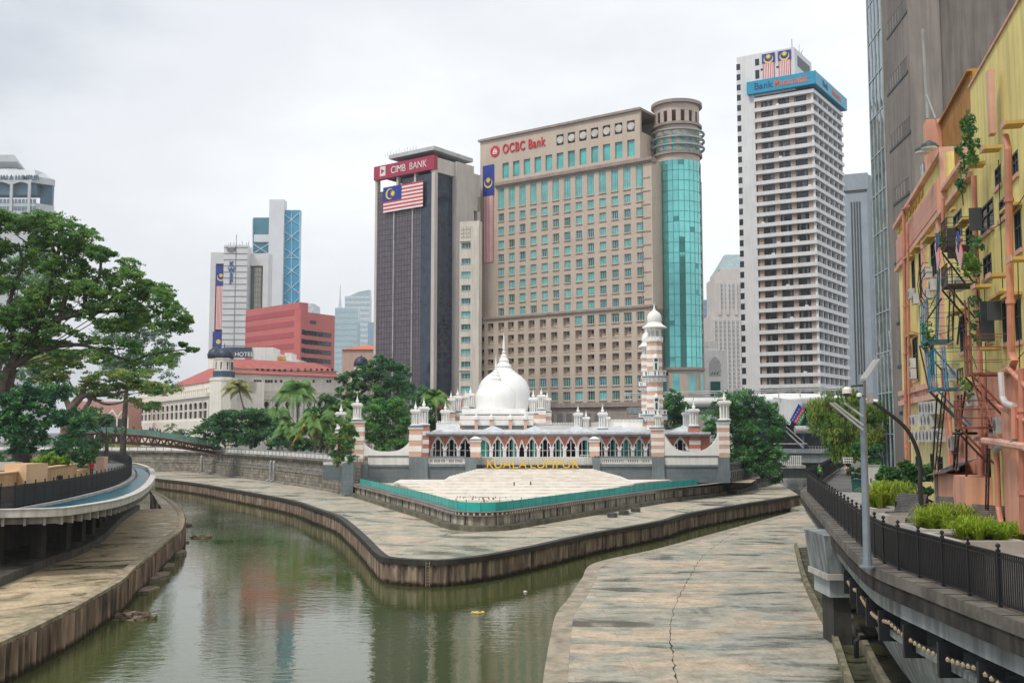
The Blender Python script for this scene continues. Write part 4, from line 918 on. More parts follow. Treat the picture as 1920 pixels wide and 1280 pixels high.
# podium, one bay proud
fp = Face(fb.pt(fb.u_at(889, 604), 0, 1.6), fb.pt(uR, 0, 1.6)); pus = [fp.u_at(px, 680) for px in (902.4, 919.6, 939.5, 957.8, 976.7, 996.6, 1017.9, 1039.2, 1062.3, 1085, 1108, 1130.3, 1154.4, 1177.8, 1201.8)]
zpt = fp.z_at(1200, 577); pr = [fp.z_at(1177.8, y) for y in (594, 620.4, 645, 666.8, 689, 712.5, 740)]
pspec, niche = [], []
for i, z in enumerate(pr):
    for j, u in enumerate(pus):
        if i in (5, 6) or (i == 0 and j > 8): pspec.append((u, z, 2.1, 2.25, random.choice((1, 2, 2, 1, 0))))
        else: niche.append((u, z - .15, 1.9, 2.2 if i < 2 else 1.85, 0))
holes = [(s[0] - s[2] / 2, s[0] + s[2] / 2, s[1] - s[3] / 2, s[1] + s[3] / 2) for s in pspec + niche]
mb = MB(); zb_ = fp.z_at(1200, 753); grid_wall(fp, mb, 0, fp.L, zb_, zpt, holes, -1.0, 0); fp.box(mb, 0, fp.L, Z_CITY, zpt, -10, -1.0); mb.build('podium_wall', wall_mat, bank)
mb = MB(); fp.box(mb, -.4, fp.L + .4, zpt, zpt + .55, -3, .5); fp.box(mb, -.3, fp.L + .3, zb_ - 1.1, zb_, -1, .5); fp.box(mb, -.1, fp.L + .1, Z_CITY, zb_ - 1.1, -1.2, -.2); mb.build('podium_cornice', trim_mat, bank)
windows(fp, bank, pspec, 35, frame_l, None, proto=P)
def nichep(mb, w, h, gi):
    mb.m = 0; mb.box(-w * .10, w * .42, .70, .76, h * .02, h * .46); mb.m = 1; mb.box(-w * .16, w * .46, .74, .82, -h * .06, h * .5)
    mb.box(-w / 2, w / 2, -.12, .5, -h / 2 - .12, -h / 2 + .1); return mb, [dkglass, wall_mat]
windows(fp, bank, niche, 50, None, None, proto=nichep, name='balcony_window')
mb = MB(); sp2 = []
for j in range(14): u = pus[0] + j * 2.75; fp.box(mb, u - .8, u + .8, zb_ - 4.6, zb_ - 2.6, -.2, -.12)
split_build('lattice_window', mb, mat('lattice', (.16, .17, .16), .6), bank)
# right end bay and cylinder
e0 = uR - 2.7; mb = MB()
for k in range(10): z = zp + 2 + k * (zc0 - zp - 3) / 10; fb.box(mb, e0, uR - .4, z, z + .25, 0, .12)
fb.box(mb, e0 - .15, e0, zp, zc0 - .5, 0, .12); mb.build('end_bay_trim', trim_mat, bank)
YC = 256.0; cc = aty(1272.5, 500, YC); kk = YC / F; Zc = lambda y: aty(1269, y, YC - 6).z
def ring(mb, r, ya, yb, n=48): mb.lathe((cc.x, cc.y, 0), [(r * kk * .96, Zc(yb)), (r * kk, Zc(yb)), (r * kk, Zc(ya)), (r * kk * .96, Zc(ya))], n)
cyl = MB(); ring(cyl, 42.5, 188, 204); ring(cyl, 42.5, 225, 282); ring(cyl, 43, 283, 298); ring(cyl, 43, 690, 800)
for k in range(16):
    a = k * math.pi / 8 + .2; cyl.add([], [])
    for da in range(6):
        t0, t1 = a + da * .035, a + (da + 1) * .035; r0, r1 = 42.5 * kk, 41 * kk
        p = lambda r, t, z: (cc.x + r * math.cos(t), cc.y + r * math.sin(t), z)
        cyl.hexa([p(r1, t0, Zc(226)), p(r1, t1, Zc(226)), p(r0, t1, Zc(226)), p(r0, t0, Zc(226))], [p(r1, t0, Zc(203)), p(r1, t1, Zc(203)), p(r0, t1, Zc(203)), p(r0, t0, Zc(203))])
split_build('turret_wall', cyl, mat('pale_stone', (.52, .43, .37), .7, .06, .3, streak=.08), bank)
mb = MB()
for r, ya, yb in ((48.5, 184.5, 190.5), (47.5, 226.5, 231), (47.5, 281.5, 286), (47, 688, 693)): ring(mb, r, ya, yb)
mb.lathe((cc.x, cc.y, 0), [(0, Zc(185.5)), (48 * kk, Zc(185.5)), (48 * kk, Zc(189)), (0, Zc(189))], 48); split_build('turret_cornice', mb, trim_mat, bank)
for y in (242, 256, 270):
    mb = MB(); n = 48; mb.tube([(cc.x + 50.5 * kk * math.cos(t * 2 * math.pi / n), cc.y + 50.5 * kk * math.sin(t * 2 * math.pi / n), Zc(y)) for t in range(n + 1)], .33, 8, cap=False)
    for t in range(16): a = t * math.pi / 8; mb.tube([(cc.x + 42 * kk * math.cos(a), cc.y + 42 * kk * math.sin(a), Zc(y)), (cc.x + 50.5 * kk * math.cos(a), cc.y + 50.5 * kk * math.sin(a), Zc(y))], .14, 5)
    mb.build('steel_ring', mat('steel_grey', (.33, .36, .36), .35, .1, 1, metal=.4), bank)
mb = MB()
for k in range(16):
    a0 = k * math.pi / 8 + .02; p = lambda t, z: (cc.x + 42.8 * kk * math.cos(t), cc.y + 42.8 * kk * math.sin(t), z)
    A = [p(a0 + .17 * j / 3, Zc(280)) for j in range(4)]; B = [p(a0 + .17 * j / 3, Zc(247)) for j in range(4)]; mb.strip(A, B)
mb.build('turret_glazing', tealA, bank)
# curtain wall: facets with slightly different tilt so each mirrors another bit of sky and city
ng, nzr = 26, 40; zA, zB = Zc(689), Zc(298)
cw = MB(); rr = 43.6 * kk
for i in range(ng):
    t0, t1 = 2 * math.pi * i / ng, 2 * math.pi * (i + 1) / ng
    if math.sin((t0 + t1) / 2) > .35: continue
    for j in range(nzr):
        z0, z1 = zA + (zB - zA) * j / nzr, zA + (zB - zA) * (j + 1) / nzr; g = .0; e = random.uniform(-.03, .03); e2 = random.uniform(-.02, .02)
        cw.m = 0 if random.random() < .985 else 1
        p = lambda t, z, k: (cc.x + (rr + k) * math.cos(t), cc.y + (rr + k) * math.sin(t), z)
        cw.add([p(t0, z0, e), p(t1, z0, e2), p(t1, z1, -e), p(t0, z1, -e2)], [(0, 1, 2, 3)])
cg = mat('mirror_teal', (.20, .60, .58), .05, .15, .06, metal=.7, spec=1); cg2 = mat('mirror_deep', (.05, .28, .29), .07, .2, .2, metal=.5, spec=1)
cwo = cw.build('curtain_glass', [cg, cg2], bank)
mb = MB()
for i in range(ng):
    t = 2 * math.pi * i / ng
    if math.sin(t) < .4: mb.box(cc.x + rr * math.cos(t) - .05, cc.x + rr * math.cos(t) + .05, cc.y + rr * math.sin(t) - .05, cc.y + rr * math.sin(t) + .05, zA, zB)
for j in range(0, nzr, 2): z = zA + (zB - zA) * j / nzr; mb.lathe((cc.x, cc.y, z), [(rr - .1, -.04), (rr + .05, -.04), (rr + .05, .04), (rr - .1, .04)], 52)
mb.lathe((cc.x, cc.y, 0), [(rr - 1, Z_CITY), (rr - 1, zB)], 26)
mb.build('curtain_mullion', mat('mullion_teal', (.03, .17, .17), .4), bank)
mb = MB(); 
for a0 in (-2.05, -1.35, -.75, -2.6):
    p = lambda t, z: (cc.x + 43.4 * kk * math.cos(t), cc.y + 43.4 * kk * math.sin(t), z); A = [p(a0 + .28 * j / 3, Zc(740)) for j in range(4)]; B = [p(a0 + .28 * j / 3, Zc(700)) for j in range(4)]; mb.strip(A, B)
mb.build('base_glazing', tealA, bank)
red_s = mat('sign_red', (.58, .03, .05), .45, .05, 1); 
u, z = fb.uz(982, 273.5); s = fb.text('bank_lettering', 'OCBC Bank', u, z, 3.5, red_s, bank, .12, .15, .03, sx=.72, spacing=1.1)
u, z = fb.uz(928.5, 284); mb = MB(); mb.m = 0; mb.lathe((0, 0, 0), [(0, 0), (1.5, 0), (1.5, .2), (0, .2)], 28)
mb.m = 1; mb.add([(-.9, -.5, .22), (1.0, -.5, .22), (.55, -.75, .22), (-.5, -.75, .22)], [(3, 2, 1, 0)]); mb.add([(-.7, -.35, .22), (-.05, -.35, .22), (.1, .85, .22), (-.35, .5, .22)], [(0, 1, 2, 3)]); mb.add([(.1, -.35, .22), (.85, -.35, .22), (.35, .75, .22)], [(0, 1, 2)])
for i, v in enumerate(mb.v): mb.v[i] = (v[0], -v[2], v[1])
inst('bank_emblem', mb.mesh('bank_emblem', [red_s, M_white]), bank, fb.pt(u, z, .02), fb.ang)
hang_flag(fb, 916.5, 310, 3.3, fb.z_at(916, 310) - fb.z_at(916, 492), .15, 'very long narrow national flag hanging down the tan bank block', 'national flags on facades')

# ---------- mauve glass bank tower ----------
YT = 262.0
fc, zt = fface((704, 314), (815.5, 291), YT)
cb = thing('office_tower', 'dark mauve gridded glass bank tower with a crimson sign left of the tan block', 'building', (*fc.pt(fc.L / 2, 0).xy, Z_CITY))
corner = fc.pt(fc.L, 0); far = atz(900, 315.5, zt); fs = Face(corner, far)
cream = mat('cream_panel', (.60, .545, .50), .7, .05, .2, streak=.12)
mauve = mat_brick('mauve_grid', (.155, .13, .15), (.125, .105, .125), (.03, .028, .035), 1.0, 1.45, rough=.25, msize=.07, offset=0, vdirt=.18, ang=fc.ang, bump=.2)
zs = fc.z_at(812, 318); zl = fc.z_at(812, 341); uP = fc.u_at(807.5, 600)
mb = MB(); fc.box(mb, .8, uP, Z_CITY, zl, -20, -.3); mb.build('glass_grid', mauve, cb)
mb = MB(); fc.box(mb, 0, .8, Z_CITY, zs, -1.2, 0); fc.box(mb, uP, fc.L, Z_CITY, zs, -1.2, 0)
for px in (744, 777): u = fc.u_at(px, 340); fc.box(mb, u - .35, u + .35, zl, zs, -1.2, -.2)
fs.box(mb, 4.3 * fs.L / 10, 8.1 * fs.L / 10, Z_CITY, zt - .3, -2, .8); fs.box(mb, 8.1 * fs.L / 10, fs.L, zt - 12, zt - 2, -4, .2); fs.box(mb, 0, 4.3 * fs.L / 10, zt - 4.2, zt - .4, -1.5, 0); fs.box(mb, 9.3 * fs.L / 10, fs.L, Z_CITY, zt - 8, -3, .2)
mb.build('concrete_frame', cream, cb)
mb = MB(); fs.box(mb, .0, 4.3 * fs.L / 10, Z_CITY, zs - .8, -12, -.8); fs.box(mb, 8.1 * fs.L / 10, 9.3 * fs.L / 10, Z_CITY, zt - 16, -4, -.4); mb.build('side_glazing', mat_glass('navy_glass', (.03, .045, .075), .08, .3, .5), cb)
mb = MB()
for px in (737, 772): u = fc.u_at(px, 550); fc.box(mb, u - .14, u + .14, Z_CITY, zl + 1, -.3, .05)
mb.build('fin', mat('fin_light', (.45, .44, .46), .5), cb)
mb = MB(); fc.box(mb, 2.0, fc.L - 1, zs + .5, zt - .2, -16, -.6); mb.build('plant_room', mat('plant_dark', (.10, .15, .17), .7), cb)
mb = MB(); fc.box(mb, fc.u_at(733, 292), fc.L + .5, zt + 1.2, zt + 2.2, -15, .9); 
for i in range(12): u = 4 + i * 1.0; fc.box(mb, u - .04, u + .04, zt + 2.2, zt + 3.0 + (i % 3) * .25, .5, .6)
mb.build('roof_canopy', mat('canopy_grey', (.50, .52, .52), .6, .1, .4), cb)
mb = MB(); fc.box(mb, -.15, fc.L + .15, zs, zt, -.9, .45); sg = mb.build('sign_board', mat('crimson', (.40, .035, .09), .5, .08, .4), cb)
u, z = fc.uz(767, 315); fc.text('sign_lettering', 'CIMB', fc.u_at(749, 315), fc.z_at(749, 318), 2.7, M_white, sg, .5, .06, .0, .85); fc.text('sign_lettering', 'BANK', fc.u_at(786, 312), fc.z_at(786, 310.5), 2.7, M_white, sg, .5, .06, -.02, .85)
mb = MB(); u, z = fc.uz(720, 322); fc.box(mb, u - 1.0, u + 1.0, z - 1.3, z + 1.3, .46, .52); mb.build('sign_emblem', M_white, sg)
mb = MB(); q = [fc.pt(u - .55, z + .7, .55), fc.pt(u + .75, z, .55), fc.pt(u - .55, z - .7, .55)]; mb.add(q, [(0, 1, 2)]); mb.build('emblem_arrow', MATS['crimson'], sg)
wf = (fc.pt(fc.u_at(795, 350), 0) - fc.pt(fc.u_at(721, 350), 0)).length
hang_flag(fc, 758, 346.5, wf, 6.7, .5, 'wide horizontal national flag on the mauve glass bank tower', 'national flags on facades', vertical=False)
# ---------- slim cream annex ----------
YS = 244.0; a, b = aty(862, 420, YS), aty(899, 414, YS); fz = Face((a.x, YS), (b.x, YS - 1.5)); zt = aty(880, 416, YS).z
sl = thing('apartment_block', 'slim cream block with one column of green windows between the two bank buildings', 'building', (a.x + 2, YS, Z_CITY))
zr_ = [fz.z_at(874, y) for y in (460.6, 489.8, 514.5, 539.6, 564.4, 589, 613, 636.6, 659.6, 683, 705, 729)]
ws, uu = [], fz.u_at(874, 600); sp_ = [(uu, z, 2.5, 1.35, i % 3) for i, z in enumerate(zr_)]
holes = [(s[0] - s[2] / 2, s[0] + s[2] / 2, s[1] - s[3] / 2, s[1] + s[3] / 2) for s in sp_]
mb = MB(); grid_wall(fz, mb, 0, fz.L, Z_CITY, zt, holes, -.7, 0); fz.box(mb, 0, fz.L, Z_CITY, zt, -2, -.7); fz.box(mb, 2.9, fz.L + .05, Z_CITY, zt - 1.2, 0, .3)
for i in range(3):
    for j in range(3): fz.box(mb, .3 + i * .85, .95 + i * .85, zt - 3.8 + j * .95, zt - 3.1 + j * .95, 0, .12)
fz.box(mb, .1, 2.8, zt - 4.8, zt - 4.6, 0, .35); fz.box(mb, -.05, 2.9, fz.z_at(874, 695), fz.z_at(874, 692.5), 0, .3)
mb.build('wall', mat('cream_render', (.66, .60, .52), .75, .06, .3, streak=.18), sl)
windows(fz, sl, sp_, 12, None, None, proto=win_proto(frame_l, [tealC, tealB, tealA], .09, mull=2, recess=.3, sill=(MATS['cream_render'], .1, .1)))

# ---------- white banded tower ----------
YM2 = 315.0
zt = aty(1485, 89, YM2).z; pa = atz(1381, 108.4, zt); corner_top = aty(1485, 89, YM2); fm0 = Face(pa, corner_top)
zsb = 0
# body corner lies further along the same plane, pushed forward
fm = Face(fm0.pt(0, 0, 0), fm0.pt(fm0.L, 0, 0)); uC = fm.u_at(1526, 300); cr_ = fm.pt(uC, 0)
fr = Face(cr_, (cr_.x + 1310 * .01, cr_.y + 1950 * .01)); uRt = fr.u_at(1583, 420)
mt = thing('office_tower', 'tall white tower striped with dark window bands and a blue roof sign', 'building', (*cr_.xy, Z_CITY))
wh_ = mat('tower_white', (.70, .70, .71), .65, .05, .2, streak=.08)
uB = fm.u_at(1420, 450); zbz = [fm.z_at(1526, 409.5), fm.z_at(1526, 615)]; fh = (zbz[0] - zbz[1]) / 10
ztop_b = fm.z_at(1526, 205); zsign0, zsign1 = fm.z_at(1526, 163), fm.z_at(1526, 137)
mb = MB(); fm.box(mb, 0, uB, Z_CITY, zt, -18, 0); fm.box(mb, uB, uC - 5.2, zsign0, zt, -16, -.02); fm.box(mb, -.6, 0, Z_CITY, zt - 6, -16, -1.5)
nb = 0; z = zbz[0] + fh * 12
lv = [zbz[0] + fh * k for k in range(-17, 13) if zbz[0] + fh * k < zsign0 + 1]
mb.build('core_wall', wh_, mt)
mb = MB(); 
for z in lv:
    if z < Z_CITY: continue
    fm.box(mb, uB, uC + .6, z - 1.12, z, -1.2, .6); fr.box(mb, -.598, uRt, z - 1.121, z - .001, -1.2, .598)
mb.build('spandrel_bands', wh_, mt)
mb = MB(); fm.box(mb, uB, uC - .6, Z_CITY, zsign0, -14, -.9); fr.box(mb, 1.0, uRt - .3, Z_CITY, zsign0 - .01, -14, -.9); mb.build('window_bands', dkglass, mt)
pier = mat('tower_pier', (.38, .29, .23), .7, .1, .4); mb = MB()
for px in (1427.5, 1459.5, 1490.5, 1523):
    u = fm.u_at(px, 470); fm.box(mb, u - .75, u + .75, Z_CITY, zsign0 - .5, -1.0, -.25)
mb.build('brown_pier', pier, mt); mb = MB()
for i in range(7): u = .5 + (uRt - .9) * i / 6; fr.box(mb, u - .28, u + .28, Z_CITY, zsign0 - .5, -1.0, .1)
mb.build('white_fin', wh_, mt)
# some blinds / paler panes behind the strip windows
mb = MB()
for z in lv:
    if z < 16: continue
    for (pa_, pb_) in ((1431, 1456), (1463, 1487), (1494, 1519)):
        u0, u1 = fm.u_at(pa_, 470), fm.u_at(pb_, 470)
        for k in range(6):
            if random.random() < .3: ua = u0 + (u1 - u0) * k / 6; fm.box(mb, ua, ua + (u1 - u0) / 6.6, z + .05, z + 1.95, -.9, -.86)
split_build('blind', mb, mat('blind_grey', (.20, .22, .235), .7, .3, .5), mt, 60)
mb = MB()
for z in lv:
    if z < 14: continue
    for k in range(2):
        if random.random() < .22: u = random.uniform(uB + 1, uC - 1); fm.box(mb, u, u + .9, z + .0, z + .45, .0, .5)
split_build('condenser', mb, M_white, mt)
spw = [(fm.u_at(1389.5, 400), z + 1.15, 1.25, 1.9, 0) for z in [zbz[0] + fh * k for k in range(-17, 16)] if z > Z_CITY + 2 and z < zt - 4]
windows(fm, mt, spw, 40, None, None, proto=lambda m, w, h, g: (m.box(-w / 2, w / 2, -.05, .1, -h / 2, h / 2), [dkglass]))
windows(fm, mt, [(fm.u_at(1419.5, 115), fm.z_at(1419, y), 1.3, hh, 0) for y, hh in ((117, 2.1), (140, 2.8))] + [(fm.u_at(1428.5, 131), fm.z_at(1428, 131), .8, .6, 0), (fm.u_at(1458, 126), fm.z_at(1458, 126), .8, .6, 0)], 9, None, None, proto=lambda m, w, h, g: (m.box(-w / 2, w / 2, -.05, .1, -h / 2, h / 2), [dkglass]))
mb = MB(); frp = Face(fm.pt(uC - 5.2, 0), fm.pt(uC - 5.2, 0) + Vector((13.1, 19.5, 0))); frp.box(mb, 0, 17, zsign0, zt - .05, -3, -.05); mb.build('penthouse', wh_, mt)
mb = MB(); frp.box(mb, 3, 15, zt - 5.2, zt - 1.8, -.04, .03); mb.build('louvre', frame_d, mt)
# sign box wraps the corner
u0 = fm.u_at(1404, 170); zz0, zz1 = fm.z_at(1526, 160), fm.z_at(1526, 136)
mb = MB(); fm.box(mb, u0 - .2, uC + 1.6, zz0, zz1, -2.5, 1.6); fr.box(mb, -1.6, uRt + 1.4, zz0 + .003, zz1 - .003, -2.5, 1.6)
sgn = mb.build('sign_box', mat('sign_blue', (.01, .30, .48), .45, .06, .3), mt)
nav = mat('sign_navy', (.01, .06, .22), .5); org = mat('sign_orange', (.85, .16, .03), .5)
zc = (zz0 + zz1) / 2
fm.text('sign_lettering', 'Bank', fm.u_at(1431, 165, 1.6), zc, 3.0, nav, sgn, 1.65, .05, .02); fm.text('sign_lettering', 'Muamalat', fm.u_at(1483, 155, 1.6), zc, 3.0, org, sgn, 1.65, .05, .02, .92)
fr.text('sign_lettering', 'Bank', uRt * .27, zc, 2.7, nav, sgn, 1.65, .05, .02); fr.text('sign_lettering', 'Muamalat', uRt * .66, zc, 2.7, org, sgn, 1.65, .05, .02, .9)
fl1 = flagmesh(3.6, 10.2)
for i, px in enumerate((1441, 1471)):
    u, z = fm.uz(px, 101 if i == 0 else 95.5); o = inst('national_flag', fl1, None, fm.pt(u, z, .25), fm.ang, (1.0, 1, .95)); tag(o, ('left' if i == 0 else 'right') + ' one of two faded pink flags on top of the white banded tower', 'flag', 'national flags on facades')
mb = MB(); q = fm.pt(fm.L, zt); mb.tube([q, q + Vector((0, 0, 2.6))], .1, 5); q = frp.pt(8, zt - .05, -1); mb.tube([q, q + Vector((0, 0, 3.5))], .06, 5); q = frp.pt(10, zt - .05, -1); mb.tube([q, q + Vector((0, 0, 1.8)), q + Vector((.6, 0, 2.2))], .09, 5); mb.build('antenna', frame_d, mt)

def simple_tower(name, label, Y, corner, left, right, ybase=None, m=None, deep=10):
    """box tower from a near top corner pixel and the roofline ends on either side"""
    z = aty(*corner, Y).z; c = aty(*corner, Y); a = atz(*left, z); fl = Face(a, c)
    r = atz(*right, z) if right else None
    t = thing(name, label, 'building', (c.x, c.y, Z_CITY)); return t, fl, (Face(c, r) if right else None), z
# ---------- blue-grey slotted tower ----------
t, fl, f2, z = simple_tower('office_tower', 'blue grey concrete tower with black vertical slots behind the white banded tower', 430, (1624.7, 324), (1560, 330), (1640, 333))
bg_ = mat('slate_wall', (.30, .345, .39), .7, .06, .2, streak=.1)
mb = MB(); fl.box(mb, 0, fl.L, Z_CITY, z - 8, -20, 0); fl.box(mb, -.4, fl.L + .4, z - 7, z, -20, .5); f2.box(mb, 0, f2.L, Z_CITY, z - .2, -3, .0); mb.build('wall', bg_, t)
mb = MB(); fl.box(mb, -.2, fl.L, z - 8.1, z - 6.9, -19, .2)
for px in (1601, 1606.5, 1611.5, 1616.5): u = fl.u_at(px, 540); fl.box(mb, u - .35, u + .35, Z_CITY, z - 12, -.2, .06)
mb.build('slot', frame_d, t)
windows(f2, t, [(f2.L * .5, z - 12 - 4.2 * k, 1.6, 2.4, 0) for k in range(16)], 16, None, None, proto=win_proto(frame_l, [tealB], .1, recess=-.1))
# ---------- stepped art-deco tower in the haze ----------
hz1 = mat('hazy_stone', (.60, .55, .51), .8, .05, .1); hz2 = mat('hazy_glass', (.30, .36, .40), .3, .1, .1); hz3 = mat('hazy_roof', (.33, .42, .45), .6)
YD = 760.0; kx = lambda px, y=600: aty(px, y, YD).x; kz = lambda y: aty(1370, y, YD).z
t = thing('office_tower', 'pale stepped art deco tower with a grey pointed roof in the haze', 'building', (kx(1375), YD, Z_CITY))
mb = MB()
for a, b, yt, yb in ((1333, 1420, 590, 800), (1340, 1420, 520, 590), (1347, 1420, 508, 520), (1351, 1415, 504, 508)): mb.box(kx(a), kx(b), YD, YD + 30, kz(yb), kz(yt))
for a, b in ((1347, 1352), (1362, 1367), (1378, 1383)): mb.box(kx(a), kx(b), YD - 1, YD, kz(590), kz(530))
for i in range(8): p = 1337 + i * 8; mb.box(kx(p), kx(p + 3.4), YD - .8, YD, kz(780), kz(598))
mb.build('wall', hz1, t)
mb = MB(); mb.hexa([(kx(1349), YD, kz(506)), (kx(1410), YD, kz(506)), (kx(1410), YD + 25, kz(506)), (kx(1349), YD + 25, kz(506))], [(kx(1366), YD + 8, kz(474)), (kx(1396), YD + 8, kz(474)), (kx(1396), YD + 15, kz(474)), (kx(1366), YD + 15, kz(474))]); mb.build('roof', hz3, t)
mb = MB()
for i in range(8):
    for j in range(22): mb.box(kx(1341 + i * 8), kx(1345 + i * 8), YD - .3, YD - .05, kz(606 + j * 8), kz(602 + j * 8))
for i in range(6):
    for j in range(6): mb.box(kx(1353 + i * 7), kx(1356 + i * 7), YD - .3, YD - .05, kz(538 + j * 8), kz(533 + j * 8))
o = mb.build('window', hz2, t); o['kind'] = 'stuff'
# distant blue block
def dist_box(name, label, Y, px0, px1, yt, m, yb=820, dep=20, bands=None, bm=None, bw=.35):
    x0, x1 = aty(px0, 600, Y).x, aty(px1, 600, Y).x; z0, z1 = Z_CITY, aty(px0, yt, Y).z
    t = thing(name, label, 'building', ((x0 + x1) / 2, Y, Z_CITY)); MB().box(x0, x1, Y, Y + dep, z0, z1).build('wall', m, t)
    if bands:
        mb = MB(); n = int((z1 - z0) / bands)
        for i in range(n): z = z1 - (i + .8) * bands; mb.box(x0 + .5, x1 - .5, Y - .25, Y - .003, z, z + bands * bw)
        mb.build('window_bands', bm, t)
    return t, x0, x1, z1
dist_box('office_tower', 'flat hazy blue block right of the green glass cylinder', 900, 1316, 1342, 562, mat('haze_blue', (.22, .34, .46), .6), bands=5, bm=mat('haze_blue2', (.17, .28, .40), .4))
# white arched facade
t, x0, x1, z1 = dist_box('station_hall', 'white building with a tall pointed arch panel beside the glass cylinder base', 275, 1320, 1362, 657, mat('hall_white', (.88, .87, .85), .6, .04, .4, streak=.08))
mb = MB(); c = aty(1341, 700, 275).x; zA_, zB_ = aty(1341, 705, 275).z, aty(1341, 680, 275).z
I = [(c + 1.55 * s, 274.9, z) for s, z in ((-1, zA_), (-1, zB_ - .6), (-.8, zB_ + .4), (-.45, zB_ + 1.1), (0, zB_ + 1.7), (.45, zB_ + 1.1), (.8, zB_ + .4), (1, zB_ - .6), (1, zA_))]
mb.add(I, [tuple(range(9))]); mb.build('arch_panel', mat('arch_grey', (.52, .52, .52), .6, .15, 2), t)
mb = MB(); 
for k in range(3): mb.add([(c - 1.1 + .75 * k, 274.85, zA_ + .4), (c - .8 + .75 * k, 274.85, zA_ + .5), (c - .6 + .75 * k, 274.85, zA_ + 1.2), (c - .9 + .75 * k, 274.85, zA_ + 1.0)], [(0, 1, 2, 3)])
mb.build('arch_tracery', frame_d, t)
MB().box(c - 1.3, c + 1.3, 274.8, 274.95, aty(1341, 742, 275).z, aty(1341, 715, 275).z).build('door', tealC, t)
mb = MB(); mb.box(x0, x0 + 3.6, 276, 290, z1, aty(1330, 640, 275).z)
for i in range(5): mb.box(x0 + .3 + i * .7, x0 + .6 + i * .7, 275.8, 276, z1 + .9, z1 + 1.4)
mb.build('upper_block', MATS['hall_white'], t)

# ---------- pension tower with vertical lettering ----------
YK = 520.0; X_ = lambda px, y=560: aty(px, y, YK).x; Zk = lambda y: aty(440, y, YK).z
kt = thing('office_tower', 'white ribbed tower with four blue letters down its front', 'building', (X_(440), YK, Z_CITY))
kw = mat('rib_white', (.66, .66, .665), .6, .05, .2)
mb = MB(); mb.box(X_(391), X_(500), YK + 6, YK + 11, Z_CITY, Zk(472)); mb.box(X_(391), X_(401), YK + 2, YK + 6, Z_CITY, Zk(472)); mb.box(X_(401), X_(421), YK + 2, YK + 6, Zk(493), Zk(472))
mb.box(X_(466), X_(496), YK + 2, YK + 6, Zk(497), Zk(474)); mb.box(X_(491), X_(501), YK + 1, YK + 6, Z_CITY, Zk(474)); mb.box(X_(422), X_(466), YK - 4, YK + 6, Z_CITY, Zk(462))
mb.build('wall', kw, kt)
mb = MB(); n = 18
for i in range(n): z = Zk(466) - i * (Zk(466) - Zk(660)) / (n - 1); mb.box(X_(422) - .1, X_(466) + .1, YK - 4.15, YK - 4.0, z - .35, z)
mb.box(X_(444), X_(445.2), YK - 4.2, YK - 4, Z_CITY, Zk(466)); mb.build('panel_joint', mat('joint_grey', (.22, .24, .25), .6), kt)
mb = MB(); mb.box(X_(401), X_(421), YK + 5.8, YK + 6 - .003, Z_CITY, Zk(493)); mb.box(X_(467), X_(473), YK + 4, YK + 6 - .003, Z_CITY, Zk(497)); mb.box(X_(487), X_(491), YK + 4, YK + 6 - .003, Z_CITY, Zk(497)); mb.build('dark_glazing', mat_glass('kw_glass', (.10, .16, .18), .15, .2, .1), kt)
mb = MB(); mb.box(X_(474), X_(487), YK + 2.6, YK + 5.9, Z_CITY, Zk(500)); mb.build('glazed_strip', mat_brick('kw_grid', (.50, .45, .36), (.42, .38, .31), (.14, .13, .12), 1.3, 2.6, offset=0, msize=.12, rough=.3, vdirt=.1), kt)
for ch, y in zip('KWSP', (497.5, 508.5, 519, 530)):
    me = text_mesh('letter', ch, 3.2, mat('letter_blue', (.03, .10, .32), .5), .1, .16); o = inst('letter', me, kt, (X_(437), YK - 4.3, Zk(y))); o.rotation_euler = (math.pi / 2, 0, 0)
mb = MB(); mb.lathe((0, 0, 0), [(0, 0), (1.3, 0), (1.3, .2), (0, .2)], 16); 
for i, v in enumerate(mb.v): mb.v[i] = (v[0], -v[2], v[1])
for s in (-1, 1):
    for k in range(3): mb.tube([(s * 1.2, -.1, -.7 + k * .6), (s * 2.3, -.1, .1 + k * .8)], .2, 5)
inst('emblem', mb.mesh('emblem', mat('emblem_grey', (.2, .21, .22), .5)), kt, (X_(436), YK - 4.2, Zk(471)))
mb = MB()
for px in (426, 430, 436, 441, 447, 452, 460, 464): mb.tube([(X_(px), YK, Zk(462)), (X_(px), YK, Zk(462) + 1.4 + (px * 7) % 3 * .6)], .12, 5)
mb.tube([(X_(444.5), YK - 4, Zk(660)), (X_(444.5), YK - 4, Zk(443))], .14, 5); mb.build('mast', frame_d, kt)
o = inst('national_flag', flagmesh(X_(420) - X_(403), Zk(498) - Zk(618)), None, (X_(411.5), YK + 1.7, Zk(497))); tag(o, 'long vertical flag on the white ribbed lettered tower', 'flag', 'national flags on facades')
mb = MB(); mb.m = 0; mb.box(X_(399), X_(421), YK + 1.4, YK + 1.7, Zk(656), Zk(621)); mb.m = 1; q = (X_(410), YK + 1.3, Zk(640)); mb.lathe((0, 0, 0), [(0, 0), (1.2, 0), (1.2, .1), (0, .1)], 14)
for i in range(len(mb.v) - 14 * 4, len(mb.v)): v = mb.v[i]; mb.v[i] = (v[0] + q[0], q[1] - v[2], v[1] + q[2])
mb.build('lower_banner', [MATS['flag_blue'], MATS['flag_yellow']], kt)
